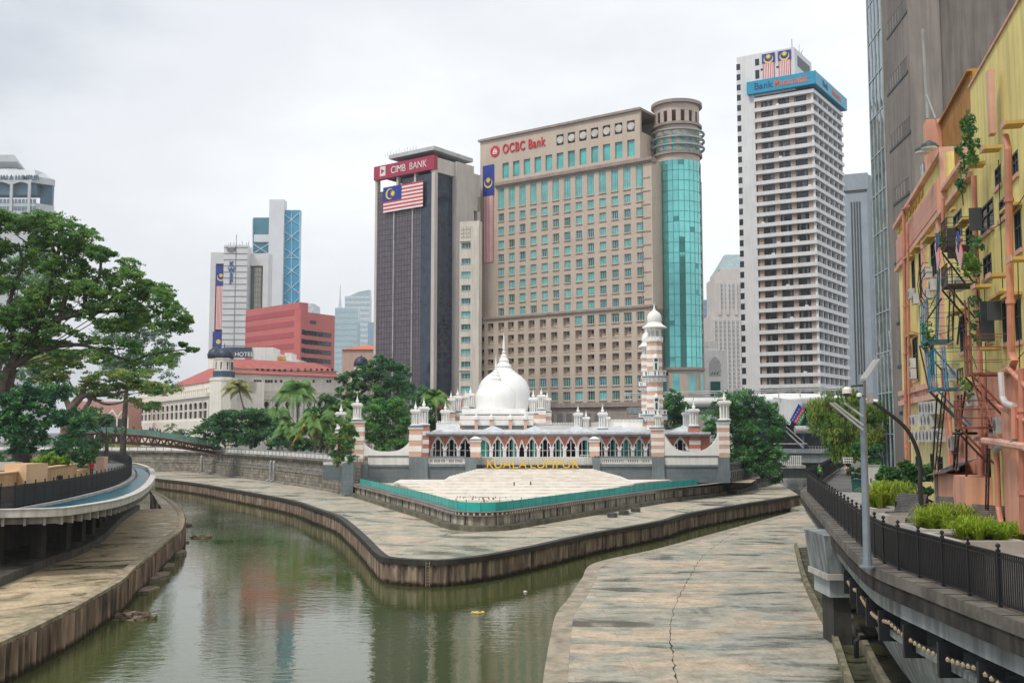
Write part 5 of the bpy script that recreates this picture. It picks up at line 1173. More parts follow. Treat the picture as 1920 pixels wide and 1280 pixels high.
# ---------- white core with blue glass wings ----------
YL = 640.0; X_ = lambda px, y=480: aty(px, y, YL).x; Zk = lambda y: aty(520, y, YL).z
bt = thing('office_tower', 'white slab tower flanked by bright blue cross braced glass wings', 'building', (X_(520), YL, Z_CITY))
mb = MB(); mb.box(X_(503), X_(531), YL, YL + 8, Z_CITY, Zk(374)); mb.box(X_(473), X_(503), YL + 3, YL + 8, Zk(452), Zk(438)); mb.build('core', mat('core_white', (.68, .70, .73), .55, .04, .1), bt)
bgl = mat_glass('azure_glass', (.02, .30, .50), .12, .12, .05)
mb = MB(); mb.box(X_(530.8), X_(560), YL + 3, YL + 7, Z_CITY, Zk(392)); mb.build('glass_wing', bgl, bt)
mb = MB(); mb.box(X_(470.5), X_(503), YL + 4, YL + 25, Zk(475), Zk(405.5)); mb.build('glass_wing', mat_glass('steel_glass', (.05, .20, .27), .15, .12, .05), bt)
mb = MB(); bar = lambda a, b: mb.tube([(X_(a[0], a[1]), YL + 2.7, Zk(a[1])), (X_(b[0], b[1]), YL + 2.7, Zk(b[1]))], .28, 5)
bar((545, 392), (545, 575)); bar((560, 395), (560, 575)); bar((531, 482), (560, 482))
for y in (398, 430, 462, 494, 526, 558): bar((531, y + 2), (559, y + 32 - 10)); bar((559, y - 8 + 8), (531, y + 24))
bar((471, 455), (503, 475)); bar((503, 455), (471, 475)); bar((472, 408), (472, 473)); mb.build('bracing', mat('brace_pale', (.45, .62, .72), .5), bt)
# ---------- red block ----------
t, fl, f2, z = simple_tower('office_building', 'low red banded office block with strip windows on its right face', 400, (543, 570.5), (462, 573), (545, 570.6))
rm = mat('red_panel', (.56, .15, .14), .5, .06, .1); rm2 = mat('red_panel_dark', (.42, .09, .095), .5, .06, .1)
c = aty(561, 583, 392); r = atz(628, 592, c.z); fR = Face(c, r); lf = Face(aty(461, 575, 420), aty(561, 575, 393))
mb = MB(); lf.box(mb, 0, lf.L, Z_CITY, z, -4, 0); fR.box(mb, 0, fR.L, Z_CITY, c.z, -.5, .0); fR.box(mb, -.4, 1.6, Z_CITY, c.z + .6, -2, 1.2); mb.build('wall', rm, t)
mb = MB(); 
for k in range(9): lf.box(mb, .2, lf.L - .2, z - 4.6 - k * 4.3, z - 2.5 - k * 4.3, 0, .12)
mb.build('band', rm2, t)
q_ = [lf.pt(.3, 0, -.4), lf.pt(lf.L - .3, 0, -.4), fR.pt(fR.L - .3, 0, -.4)]; q_.append(q_[0] + q_[2] - q_[1]); MB().prism([(p.x, p.y) for p in q_], Z_CITY, c.z - .2).build('building_core', rm, t)
mb = MB()
for k in range(6): y = 625 + k * 16.8; zz = fR.z_at(590, y); fR.box(mb, fR.L * .14, fR.L * .9, zz - 1.0, zz + .8, .0, .1); fR.box(mb, .3, fR.L * .10, zz - 1.0, zz + .8, 1.2, 1.3)
mb.build('strip_windows', dkglass, t)
mb = MB(); fR.box(mb, fR.L * .30, fR.L * .46, c.z - 4.2, c.z - 3, .0, .2); mb.build('louvre', frame_d, t)
# pale distant towers
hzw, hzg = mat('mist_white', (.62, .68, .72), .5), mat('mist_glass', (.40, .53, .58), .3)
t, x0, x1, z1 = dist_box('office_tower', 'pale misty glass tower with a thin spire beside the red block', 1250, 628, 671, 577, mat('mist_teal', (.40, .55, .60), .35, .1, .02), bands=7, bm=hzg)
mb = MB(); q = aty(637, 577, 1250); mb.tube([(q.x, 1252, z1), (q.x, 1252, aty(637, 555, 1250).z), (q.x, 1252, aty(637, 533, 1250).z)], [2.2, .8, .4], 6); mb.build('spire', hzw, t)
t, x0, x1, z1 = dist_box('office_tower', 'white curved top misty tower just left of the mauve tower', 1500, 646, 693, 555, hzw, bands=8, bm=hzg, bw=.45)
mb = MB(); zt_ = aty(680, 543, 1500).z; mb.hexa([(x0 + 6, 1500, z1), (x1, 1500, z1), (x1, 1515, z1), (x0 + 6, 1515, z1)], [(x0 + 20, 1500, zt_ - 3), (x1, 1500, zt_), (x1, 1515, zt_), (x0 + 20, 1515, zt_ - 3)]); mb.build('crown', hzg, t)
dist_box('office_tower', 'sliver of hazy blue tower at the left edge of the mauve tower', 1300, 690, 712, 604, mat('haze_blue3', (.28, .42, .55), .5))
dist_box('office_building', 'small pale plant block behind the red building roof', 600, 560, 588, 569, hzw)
# peach hall with orange roof
YP = 330.0; X_ = lambda px: aty(px, 680, YP).x; Zk = lambda y: aty(670, y, YP).z
t = thing('office_building', 'peach hall with an orange hipped roof beside the mauve tower', 'building', (X_(670), YP, Z_CITY))
pm = mat('peach_wall', (.62, .42, .35), .75, .05, .2, streak=.08); mb = MB(); mb.box(X_(641), X_(716), YP, YP + 20, Z_CITY, Zk(655)); mb.build('wall', pm, t)
mb = MB(); mb.hexa([(X_(640), YP - .5, Zk(655)), (X_(718), YP - .5, Zk(655)), (X_(718), YP + 20, Zk(655)), (X_(640), YP + 20, Zk(655))], [(X_(672), YP + 9, Zk(643)), (X_(710), YP + 9, Zk(643)), (X_(710), YP + 11, Zk(643)), (X_(672), YP + 11, Zk(643))]); mb.build('roof', mat('orange_roof', (.62, .16, .05), .7, .1, .4), t)
# crimson low roof behind the mosque
YR = 215.0; mb = MB(); x0, x1 = aty(815, 745, YR).x, aty(875, 745, YR).x; mb.box(x0, x1, YR, YR + 6, Z_CITY, aty(840, 742, YR).z)
o = mb.build('kiosk_roof', mat('crimson_roof', (.42, .05, .09), .6, .1, .5)); tag(o, 'low crimson roofed shed behind the left turrets of the mosque', 'building')
# ---------- city hall tower at the left edge ----------
YQ = 450.0; X_ = lambda px: aty(px, 350, YQ).x; Zk = lambda y: aty(50, y, YQ).z
dk = thing('office_tower', 'white city hall tower with pointed arches and blue grey lettering at the left edge', 'building', (X_(20), YQ, Z_CITY))
cwht = mat('hall_grey', (.54, .57, .59), .6, .06, .2, streak=.1)
mb = MB(); mb.prism([(X_(-150), YQ), (X_(66), YQ), (X_(88), YQ + 6), (X_(88), YQ + 8), (X_(-150), YQ + 8)], Z_CITY, Zk(380)); mb.prism([(X_(-150), YQ), (X_(60), YQ), (X_(88), YQ + 6), (X_(88), YQ + 8), (X_(-150), YQ + 8)], Zk(342), Zk(330))
mb.hexa([(X_(-150), YQ, Zk(330)), (X_(66), YQ, Zk(330)), (X_(85), YQ + 8, Zk(330)), (X_(-150), YQ + 8, Zk(330))], [(X_(-150), YQ + 2, Zk(316)), (X_(60), YQ + 2, Zk(316)), (X_(66), YQ + 8, Zk(316)), (X_(-150), YQ + 8, Zk(316))])
mb.box(X_(-150), X_(22), YQ + 4, YQ + 7, Zk(318), Zk(312)); mb.hexa([(X_(-150), YQ + 3, Zk(300)), (X_(24), YQ + 3, Zk(300)), (X_(32), YQ + 8, Zk(314)), (X_(-150), YQ + 8, Zk(314))], [(X_(-150), YQ + 3, Zk(287)), (X_(18), YQ + 3, Zk(287)), (X_(32), YQ + 8, Zk(312)), (X_(-150), YQ + 8, Zk(312))])
for px in (-58, -20, 22.5, 56): mb.box(X_(px) - .6, X_(px) + .6, YQ - .6, YQ, Zk(400), Zk(340))
for px in (-77, -39, 3, 40):  # spandrels of the pointed arches
    for s in (-1, 1): mb.add([(X_(px), YQ - .5, Zk(340.5)), (X_(px + s * 17), YQ - .5, Zk(347)), (X_(px + s * 17), YQ - .5, Zk(338)), (X_(px), YQ - .5, Zk(338))], [(0, 1, 2, 3) if s < 0 else (3, 2, 1, 0)])
mb.build('wall', cwht, dk)
mb = MB(); mb.box(X_(-150), X_(64), YQ + 1.2, YQ + 7.5, Zk(364), Zk(340)); mb.box(X_(64), X_(87), YQ + 6.1, YQ + 7.8, Zk(380), Zk(342)); mb.build('dark_loggia', mat('loggia_blue', (.10, .18, .24), .5, .2, .2), dk)
Fq = Face((X_(-150), YQ), (X_(66), YQ)); sp_ = [(Fq.u_at(px, 377), Zk(y), 1.35, 1.9, 0) for y in (377, 391, 405) for px in list(range(2, 70, 7))]
windows(Fq, dk, sp_, 40, None, None, proto=lambda m, w, h, g: (m.box(-w / 2, w / 2, -.1, .05, -h / 2, h / 2), [mat('loggia_blue2', (.16, .24, .30), .4)]))
Fq.text('sign_lettering', 'KUALA LUMPUR', Fq.u_at(31, 334), Zk(334), 3.4, mat('letter_slate', (.08, .16, .20), .6), dk, .3, .05, .08, .82)
# ---------- colonial arcaded building ----------
YH = 258.0
cream2 = mat('ivory_render', (.87, .82, .73), .75, .05, .3, streak=.10); redt = mat('red_tiles', (.46, .12, .10), .7, .14, .6, streak=.15); navyd = mat('navy_copper', (.022, .04, .07), .5, .2, .5)
zcor = aty(391, 736, YH).z; a = atz(250, 754.3, zcor); b = aty(391, 736, YH); fh = Face(a, b)
ch = thing('colonial_building', 'long ivory arcaded building with red tiled roofs and a navy domed corner turret', 'building', (*b.xy, Z_CITY))
zeave = fh.z_at(390, 714); zb0 = fh.z_at(390, 788); zlo = fh.z_at(390, 783)
mb = MB(); fh.box(mb, 0, fh.L, zb0 - .2, zeave, -14, -1.2); fh.box(mb, 0, fh.L, zb0, zlo, -1.2, -.4); fh.box(mb, -.5, fh.L, Z_CITY, zb0, -14, .3)
ztA = fh.z_at(388, 755)  # arch crown
mb2 = MB(); n = 15; us = [fh.u_at(px, 770) for px in (383.75, 375, 365.5, 356.5, 347.5, 338.7, 330, 321.7, 313.2, 304.8, 296.3, 288, 280, 273, 266)]; P0 = (us[0] - us[-1]) / 14; spr = ztA - .55
prev = None
arch_m = MB(); hw = P0 * .31
pts_i = [(-hw, zlo), (-hw, spr)] + [(-hw * math.cos(t * math.pi / 10) * 1.05, spr + .9 * math.sin(t * math.pi / 10)) for t in range(1, 10)] + [(hw, spr), (hw, zlo)]
for u in us:
    A = [fh.pt(u + x, z, -.05) for x, z in pts_i]; T = [fh.pt(u + max(-P0 / 2, min(P0 / 2, x * 1.62)), ztA + 1.0 if i not in (0,) else ztA + 1.0, -.05) for i, (x, z) in enumerate(pts_i)]
    T[0] = fh.pt(u - P0 / 2, zlo, -.05); T[-1] = fh.pt(u + P0 / 2, zlo, -.05); T[1] = fh.pt(u - P0 / 2, ztA + 1, -.05); T[-2] = fh.pt(u + P0 / 2, ztA + 1, -.05)
    mb2.strip(A, T); mb2.strip([p - Vector((fh.n.x, fh.n.y, 0)) * .3 for p in A], A)
mb2.build('arcade', mat('arcade_white', (.78, .72, .64), .7, .05, .5), ch)
fh.box(mb, 0, us[-1] - P0 / 2, zb0, zcor, -2, 0); fh.box(mb, us[0] + P0 / 2, fh.L, zb0, zcor, -2, 0); fh.box(mb, 0, fh.L, ztA + 1, zcor - .9, -1.2, 0); fh.box(mb, 0, fh.L, zb0 - .5, zlo, -1.2, .0)
fh.box(mb, 0, fh.L + .1, zcor - .9, zcor, -1.5, .5)
mb.build('wall', cream2, ch)
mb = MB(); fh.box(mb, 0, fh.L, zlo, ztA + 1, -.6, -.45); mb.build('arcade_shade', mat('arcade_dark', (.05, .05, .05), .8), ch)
mb = MB(); zfl = fh.z_at(390, 767); fh.box(mb, us[-1] - 1, us[0] + 1, zfl - .25, zfl + .2, -.4, -.2)
for p in range(44): u = fh.L * p / 44; fh.box(mb, u, u + .25, zcor, zcor + 1.0, -.1, .1)
fh.box(mb, 0, fh.L, zcor + 1.0, zcor + 1.25, -.2, .2); mb.build('balustrade', MATS['arcade_white'], ch)
# upper hall and roofs
mb = MB(); fh.box(mb, fh.u_at(318, 725), fh.L, zcor, zeave, -12, -1.8); mb.build('upper_wall', cream2, ch)
mb = MB(); z0 = zeave; A = [fh.pt(fh.u_at(300, 730), z0, -.9), fh.pt(fh.L, z0, -.9), fh.pt(fh.L - 3, z0 + 4.2, -7), fh.pt(fh.u_at(330, 730), z0 + 5.2, -9)]; mb.add(A, [(0, 1, 2, 3)]); mb.add([A[0], A[3], fh.pt(fh.u_at(300, 730), z0, -14)], [(0, 1, 2)])

# right wing
ya = 690.0; p0 = aty(440, 738, YH + 3); z1 = p0.z; q0 = atz(640, 743, z1) ; f2 = Face(p0, q0)
ze2 = f2.z_at(445, 699); zr0, zr1 = f2.z_at(450, 688), f2.z_at(450, 677)
A = [f2.pt(0, ze2, .3), f2.pt(f2.L, ze2, .3), f2.pt(f2.L, ze2 + 1.0, -2.5), f2.pt(0, ze2 + 1.0, -2.5)]; mb.add(A, [(0, 1, 2, 3)])
A = [f2.pt(-.5, zr0, -2.2), f2.pt(f2.L + .5, zr0, -2.2), f2.pt(f2.L - 3, zr1 + 1.2, -9), f2.pt(2, zr1 + 1.2, -9)]; mb.add(A, [(0, 1, 2, 3)]); mb.add([A[1], f2.pt(f2.L + .5, zr0, -16), A[2]], [(0, 1, 2)])
mb.build('tiled_roof', redt, ch)
mb = MB(); f2.box(mb, 0, f2.L, z1, ze2, -12, -.6); f2.box(mb, 0, f2.L, ze2 - .1, zr0, -11, -2.8); f2.box(mb, -.3, f2.L, Z_CITY, z1, -12, -1.5)
f2.box(mb, 0, f2.L, z1 - 1.2, z1 - .4, -2, .3); f2.box(mb, 0, f2.L, z1 - .4, z1, -2, .55)
for i in range(60): u = f2.L * i / 60; f2.box(mb, u, u + .16, z1, z1 + .95, .2, .35)
f2.box(mb, 0, f2.L, z1 + .95, z1 + 1.15, .1, .45); mb.build('right_wing_wall', cream2, ch)
# keyhole arcade of the right wing
mb = MB(); dk_ = MB()
for px in (461, 481, 501.5, 521.5, 541, 561, 581, 601, 621):
    u, z = f2.uz(px, 758); w = (f2.u_at(481, 758) - f2.u_at(461, 758)) / 2; r = .82
    pts = [(-.45, z - 4)] + [(-.45, z - .7)] + [(r * math.cos(t), z + r * math.sin(t)) for t in [math.radians(d) for d in range(215, -36, -25)]] + [(.45, z - .7), (.45, z - 4)]
    A = [f2.pt(u + x, zz, -.3) for x, zz in pts]; n_ = len(pts); T = []
    for i, (x, zz) in enumerate(pts): T.append(f2.pt(u + (-w if i < 3 else w if i > n_ - 4 else max(-w, min(w, x * 2.4))), (z - 4 if i in (0, n_ - 1) else zz if i < 3 or i > n_ - 4 else z + 1.7), -.3))
    mb.strip(A, T); mb.strip([p - Vector((f2.n.x, f2.n.y, 0)) for p in A], A)
f2.box(mb, 0, f2.u_at(452, 760), z1 - 9, z1 - 1.2, -1.4, -.3); f2.box(mb, 0, f2.L, z1 - 1.6, z1 - 1.1, -.9, -.2); f2.box(mb, 0, f2.L, Z_CITY, f2.z_at(500, 783), -1.4, -.31); mb.build('keyhole_arcade', cream2, ch)
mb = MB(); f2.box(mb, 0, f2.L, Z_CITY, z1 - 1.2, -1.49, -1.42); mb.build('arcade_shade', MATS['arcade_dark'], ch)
rw = MB(); rw.lathe((0, 0, 0), [(0, 0), (.42, 0), (.42, .08), (0, .08)], 12)
for i, v in enumerate(rw.v): rw.v[i] = (v[0], -v[2], v[1])
rwm = rw.mesh('oculus', mat('oculus_dark', (.04, .03, .03), .6))
for px in (482, 492, 502.5, 514, 524, 534, 546, 559, 572, 582.5, 594, 603, 614, 622.5): u, z = f2.uz(px, 693.5, -2.8); inst('oculus', rwm, ch, f2.pt(u, z, -2.78), f2.ang)
for px in (478, 483, 488, 499, 504, 509, 517, 527, 570, 588, 614, 619):
    if px == 478: lw = MB().box(-.3, .3, -.05, .05, -.35, .35).mesh('vent', MATS['oculus_dark'])
    u, z = f2.uz(px, 714.5, -.6); inst('vent', lw, ch, f2.pt(u, z, -.57), f2.ang)
# corner turret
def dome_turret(px, Y, ybase, parent, rbase=20, body=True):
    k = Y / F; c = aty(px, 700, Y); Z = lambda y: aty(px, y, Y).z
    if body:
        mb = MB(); mb.lathe((c.x, Y, 0), [(rbase * 1.25 * k, Z_CITY), (rbase * 1.25 * k, Z(715)), (rbase * 1.3 * k, Z(714)), (rbase * 1.3 * k, Z(709)), (rbase * 1.1 * k, Z(708))], 8, a0=math.pi / 8); mb.build('turret_body', cream2, parent)
        mb = MB(); mb.lathe((c.x, Y, 0), [(rbase * k, Z(708)), (rbase * 1.02 * k, Z(696))], 8, a0=math.pi / 8); mb.build('turret_collar', mat('slate_collar', (.06, .11, .16), .6, .2, .5), parent)
    mb = MB(); mb.m = 0; mb.lathe((c.x, Y, 0), [(17 * k, Z(698)), (16.5 * k, Z(675)), (18 * k, Z(674)), (18 * k, Z(672))], 8, a0=math.pi / 8); mb.m = 1
    for j in range(8):
        t = j * math.pi / 4; r = 16.6 * k * .93; x, y = c.x + r * math.cos(t), Y + r * math.sin(t); w = 2.6 * k
        mb.prism([(x - w * math.sin(t) + .1 * math.cos(t), y + w * math.cos(t) + .1 * math.sin(t)), (x + w * math.sin(t) + .1 * math.cos(t), y - w * math.cos(t) + .1 * math.sin(t)), (x + w * math.sin(t) - .3 * math.cos(t), y - w * math.cos(t)), (x - w * math.sin(t) - .3 * math.cos(t), y + w * math.cos(t))], Z(693), Z(679))
    mb.build('turret_drum', [MATS['arcade_white'], navyd], parent)
    mb = MB(); mb.lathe((c.x, Y, 0), [(16 * k, Z(673)), (17 * k, Z(668)), (15.6 * k, Z(661)), (11 * k, Z(655.5)), (5 * k, Z(652.5)), (1 * k, Z(651)), (.8 * k, Z(646)), (0, Z(642))], 20); mb.build('turret_dome', navyd, parent, smooth=True)
dome_turret(420, YH - 1.5, 0, ch)
mb = MB(); c = aty(404, 665, 300); k = 300 / F; mb.lathe((c.x, 300, 0), [(14 * k, aty(404, 672, 300).z), (15 * k, aty(404, 665, 300).z), (12 * k, aty(404, 657, 300).z), (5 * k, aty(404, 652, 300).z), (0, aty(404, 648, 300).z)], 18); mb.build('rear_dome', navyd, ch, smooth=True)
mb = MB(); mb.lathe((c.x, 300, 0), [(13.5 * k, Z_CITY), (13.5 * k, aty(404, 672, 300).z)], 8); mb.build('rear_turret', cream2, ch)
ct2 = thing('domed_turret', 'small white turret with a navy dome in front of the peach hall', 'turret', (*aty(677, 690, 285).xy, Z_CITY))
k = 285 / F; c = aty(677, 690, 285); Z = lambda y: aty(677, y, 285).z
mb = MB(); mb.m = 0; mb.lathe((c.x, 285, 0), [(19 * k, Z_CITY), (19 * k, Z(708)), (13.5 * k, Z(706)), (13 * k, Z(689)), (14.5 * k, Z(687))], 8, a0=math.pi / 8); mb.m = 1
for j in range(8): t = j * math.pi / 4; mb.box(c.x + 12.2 * k * math.cos(t) - .3, c.x + 12.2 * k * math.cos(t) + .3, 285 + 12.2 * k * math.sin(t) - .3, 285 + 12.2 * k * math.sin(t) + .3, Z(704), Z(693))
mb.build('drum', [MATS['arcade_white'], navyd], ct2)
mb = MB(); mb.lathe((c.x, 285, 0), [(13.5 * k, Z(687)), (14.2 * k, Z(681)), (12 * k, Z(674)), (7 * k, Z(669.5)), (1.5 * k, Z(668)), (0, Z(664))], 18); mb.build('dome', navyd, ct2, smooth=True)
# hotel behind
YO = 330.0; X_ = lambda px: aty(px, 670, YO).x; Zk = lambda y: aty(480, y, YO).z
ht = thing('hotel_building', 'white hotel block with a navy rooftop sign behind the colonial roofs', 'building', (X_(500), YO, Z_CITY))
mb = MB(); mb.box(X_(425), X_(562), YO, YO + 12, Z_CITY, Zk(674)); mb.box(X_(472), X_(512), YO, YO + 10, Zk(674), Zk(651)); mb.box(X_(512), X_(522), YO, YO + 10, Zk(674), Zk(662)); mb.box(X_(532), X_(545), YO + 1, YO + 9, Zk(674), Zk(661))
split_build('wall', mb, mat('hotel_white', (.78, .77, .74), .7, .05, .2, streak=.1), ht); MB().box(X_(340), X_(388), YO + 40, YO + 60, Z_CITY, aty(360, 676, YO + 40).z).build('annex', MATS['hotel_white'], ht)
mb = MB(); mb.box(X_(520), X_(536), YO - .3, YO, Zk(675), Zk(668)); mb.build('orange_panel', mat('hotel_orange', (.7, .32, .06), .6), ht)
mb = MB(); mb.box(X_(424), X_(472), YO - .6, YO, Zk(670.5), Zk(651)); s_ = mb.build('sign_board', mat('sign_navy2', (.055, .075, .12), .6), ht)
Fo = Face((X_(400), YO - .6), (X_(560), YO - .6)); Fo.text('sign_lettering', 'S HOTEL', Fo.u_at(453.5, 664), Zk(664.5), 1.9, M_white, s_, .05, .03, .02)
# red and white striped hall far left behind the trees
t = thing('striped_hall', 'pink and white brick arcaded hall glimpsed under the big tree', 'building', (aty(215, 780, 300).x, 300, Z_CITY))
x0, x1 = aty(140, 780, 300).x, aty(238, 780, 300).x
mb = MB(); mb.box(x0, x1, 300, 312, Z_CITY, aty(200, 752, 300).z); mb.build('wall', mat('pink_brick', (.55, .30, .25), .8, .1, .5), t)
mb = MB()
for i in range(5):
    c = x0 + 1.5 + i * 3.1
    for s in (-1, 1): mb.add([(c, 299.9, aty(200, 771, 300).z), (c + s * 1.5, 299.9, aty(200, 783, 300).z), (c + s * 1.5, 299.9, aty(200, 779, 300).z), (c, 299.9, aty(200, 766, 300).z)], [(0, 1, 2, 3)])
    mb.box(c + 1.3, c + 1.7, 299.7, 300, Z_CITY, aty(200, 783, 300).z)
mb.build('trim', MATS['arcade_white'], t)
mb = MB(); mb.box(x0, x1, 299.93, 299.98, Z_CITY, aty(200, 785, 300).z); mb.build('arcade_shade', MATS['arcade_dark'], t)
# ================= vegetation =================
def leaf_mat(name, c, c2):
    m = bpy.data.materials.new(name); m.use_nodes = True; t = m.node_tree; b = t.nodes['Principled BSDF']
    b.inputs['Roughness'].default_value = .5; b.inputs['Specular IOR Level'].default_value = .35
    g = node(t, 'ShaderNodeNewGeometry'); n = node(t, 'ShaderNodeTexNoise'); n.inputs['Scale'].default_value = .45; n.inputs['Detail'].default_value = 4; t.links.new(g.outputs['Position'], n.inputs['Vector'])
    r = node(t, 'ShaderNodeValToRGB'); r.color_ramp.elements[0].position = .35; r.color_ramp.elements[0].color = (*c2, 1); r.color_ramp.elements[1].position = .65; r.color_ramp.elements[1].color = (*c, 1)
    t.links.new(n.outputs['Fac'], r.inputs[0]); t.links.new(r.outputs[0], b.inputs['Base Color'])
    tr = node(t, 'ShaderNodeBsdfTranslucent'); t.links.new(r.outputs[0], tr.inputs['Color']); mx = node(t, 'ShaderNodeMixShader'); mx.inputs[0].default_value = .38
    t.links.new(b.outputs[0], mx.inputs[1]); t.links.new(tr.outputs[0], mx.inputs[2]); t.links.new(mx.outputs[0], t.nodes['Material Output'].inputs['Surface']); return m
LM = {k: leaf_mat('leaf_' + k, *v) for k, v in dict(
    rain=((0.174, 0.328, 0.0774), (0.0714, 0.182, 0.0495)), rain2=((0.259, 0.409, 0.0827), (0.119, 0.249, 0.0604)), olive=((0.434, 0.477, 0.136), (0.204, 0.296, 0.0967)), dark=((0.103, 0.262, 0.118), (0.0413, 0.138, 0.073)),
    mid=((0.168, 0.383, 0.116), (0.0673, 0.204, 0.0743)), fine=((0.25, 0.549, 0.156), (0.103, 0.314, 0.1)), misty=((0.255, 0.387, 0.232), (0.153, 0.273, 0.175)), willow=((.26, .40, .08), (.13, .25, .05)),
    lime=((0.407, 0.506, 0.0374), (0.295, 0.49, 0.0446)), palm=((0.255, 0.433, 0.116), (0.127, 0.273, 0.0774)), palmgrey=((0.51, 0.473, 0.224), (0.357, 0.387, 0.175)), yellow=((0.62, 0.418, 0.0374), (0.48, 0.4, 0.0486)), lawn=((0.352, 0.429, 0.0608), (0.306, 0.455, 0.0774))).items()}
def quads_mesh(name, C, A, B, mats, mi=None):
    """leaves: centres C, half-axes A and B (N,3)"""
    n = len(C); V = np.empty((n, 4, 3), np.float32); V[:, 0] = C - A; V[:, 1] = C - B * .55 + A * .1; V[:, 2] = C + A; V[:, 3] = C + B * .55 + A * .1
    me = bpy.data.meshes.new(name); me.vertices.add(4 * n); me.vertices.foreach_set('co', V.ravel()); me.loops.add(4 * n); me.loops.foreach_set('vertex_index', np.arange(4 * n, dtype=np.int32))
    me.polygons.add(n); me.polygons.foreach_set('loop_start', np.arange(0, 4 * n, 4, dtype=np.int32)); me.polygons.foreach_set('loop_total', np.full(n, 4, np.int32))
    for m in mats: me.materials.append(m)
    if mi is not None: me.polygons.foreach_set('material_index', mi.astype(np.int32))
    me.update(calc_edges=True); return me
def rnd_dirs(n, up=.0):
    d = rng.normal(size=(n, 3)); d[:, 2] += up; return d / np.linalg.norm(d, axis=1)[:, None]
def foliage(name, pads, mats, leaf=.3, per=260, sub=9, subr=.38, up=.6, weights=None, hang=0):
    """pads: (x,y,z,rx,ry,rz[,density]); each pad is filled with small clumps of single leaves"""
    Cs, As, Bs, Ms = [], [], [], []
    for p in pads:
        x, y, z, rx, ry, rz = p[:6]; k = p[6] if len(p) > 6 else 1
        s = max(3, int(sub * k)); d = rnd_dirs(s, .35); r = rng.uniform(.35, 1, s)[:, None] ** .5; cc_ = np.array([x, y, z]) + d * r * np.array([rx, ry, rz]) * .85
        for c in cc_:
            n = max(6, int(per * k / sub * rng.uniform(.5, 1.4))); dd = rnd_dirs(n); q = rng.uniform(0, 1, n)[:, None] ** .6
            pos = c + dd * q * np.array([rx, ry, rz]) * subr * rng.uniform(.7, 1.25)
            if hang: pos[:, 2] -= rng.uniform(0, hang, n)
            nrm = rnd_dirs(n, up); a = np.cross(nrm, rnd_dirs(n)); a /= np.linalg.norm(a, axis=1)[:, None] + 1e-6
            if hang: a = a * .25 + np.array([0, 0, -1.0])
            b = np.cross(nrm, a); sz = leaf * rng.uniform(.6, 1.3, n)[:, None]
            Cs.append(pos); As.append(a * sz * .5); Bs.append(b * sz * .5); Ms.append(np.full(n, rng.choice(len(mats), p=weights)))
    return quads_mesh(name, np.concatenate(Cs), np.concatenate(As), np.concatenate(Bs), mats, np.concatenate(Ms))
bark = mat('bark', (.085, .065, .05), .95, .35, 1.2, bump=.6); bark2 = mat('bark_pink', (.26, .18, .14), .95, .3, 1, bump=.6)
def limb(mb, pts, Y, r0, r1, n=8):
    """pts in pixels at depth Y (a number or a pair), radii in pixels"""
    P = []; Ys = Y if isinstance(Y, (tuple, list)) else (Y, Y)
    for i, (a, b) in enumerate(pts): P.append(aty(a, b, Ys[0] + (Ys[1] - Ys[0]) * i / (len(pts) - 1)))
    sm = []
    for i in range(len(P) - 1):
        p0, p1, p2, p3 = P[max(i - 1, 0)], P[i], P[i + 1], P[min(i + 2, len(P) - 1)]
        for k in range(4): t = k / 4; sm.append(.5 * (2 * p1 + (p2 - p0) * t + (2 * p0 - 5 * p1 + 4 * p2 - p3) * t * t + (3 * p1 - p0 - 3 * p2 + p3) * t ** 3))
    sm.append(P[-1]); k = Ys[0] / F; m = len(sm) - 1
    mb.tube(sm, [(r0 + (r1 - r0) * i / m) * k * random.uniform(.93, 1.07) for i in range(m + 1)], n)
def tree(name, label, group, trunk_pts, Y, pads_px, mats, leaf, per, trunk_r=(6, 2), limbs=(), bk=None, cat='tree', dj=.5, weights=None, base=None, hang=0, sub=9, up=.6, subr=.38):
    """pads_px: (px,py,rpx,rpy[,density]) at depth Y"""
    b = aty(*trunk_pts[0], Y) if trunk_pts else aty(pads_px[0][0], pads_px[0][1] + pads_px[0][3], Y); zb = base if base is not None else Z_CITY
    t = thing(name, label, cat, (b.x, Y, zb), group); k = Y / F; pads = []
    for p in pads_px:
        c = aty(p[0], p[1], Y); ry = p[2] * k * dj; pads.append((c.x, Y + random.uniform(-.6, .6) * ry * 1.4, c.z, p[2] * k, max(ry, p[3] * k), p[3] * k) + tuple(p[4:5]))
    me = foliage('crown', pads, mats, leaf, per, hang=hang, weights=weights, sub=sub, up=up, subr=subr)
    o = inst('crown', me, t, (0, 0, 0)); o['_o'] = (0, 0, 0)
    if trunk_pts:
        mb = MB(); tp = [proj((b.x, Y, zb - .2))] + list(trunk_pts[1:]); limb(mb, tp, Y, *trunk_r)
        for l in limbs: limb(mb, l[0], Y, l[1], l[2], 6)
        for p in pads_px[:14]:   # twigs reach into the clumps
            if random.random() < .7: e = trunk_pts[-1]; limb(mb, [e, ((e[0] + p[0]) / 2 + random.uniform(-4, 4), (e[1] + p[1]) / 2 + 2), (p[0], p[1])], Y, min(1.6, trunk_r[1] * .6), .4, 5)
        mb.build('trunk', bk or bark, t)
    return t
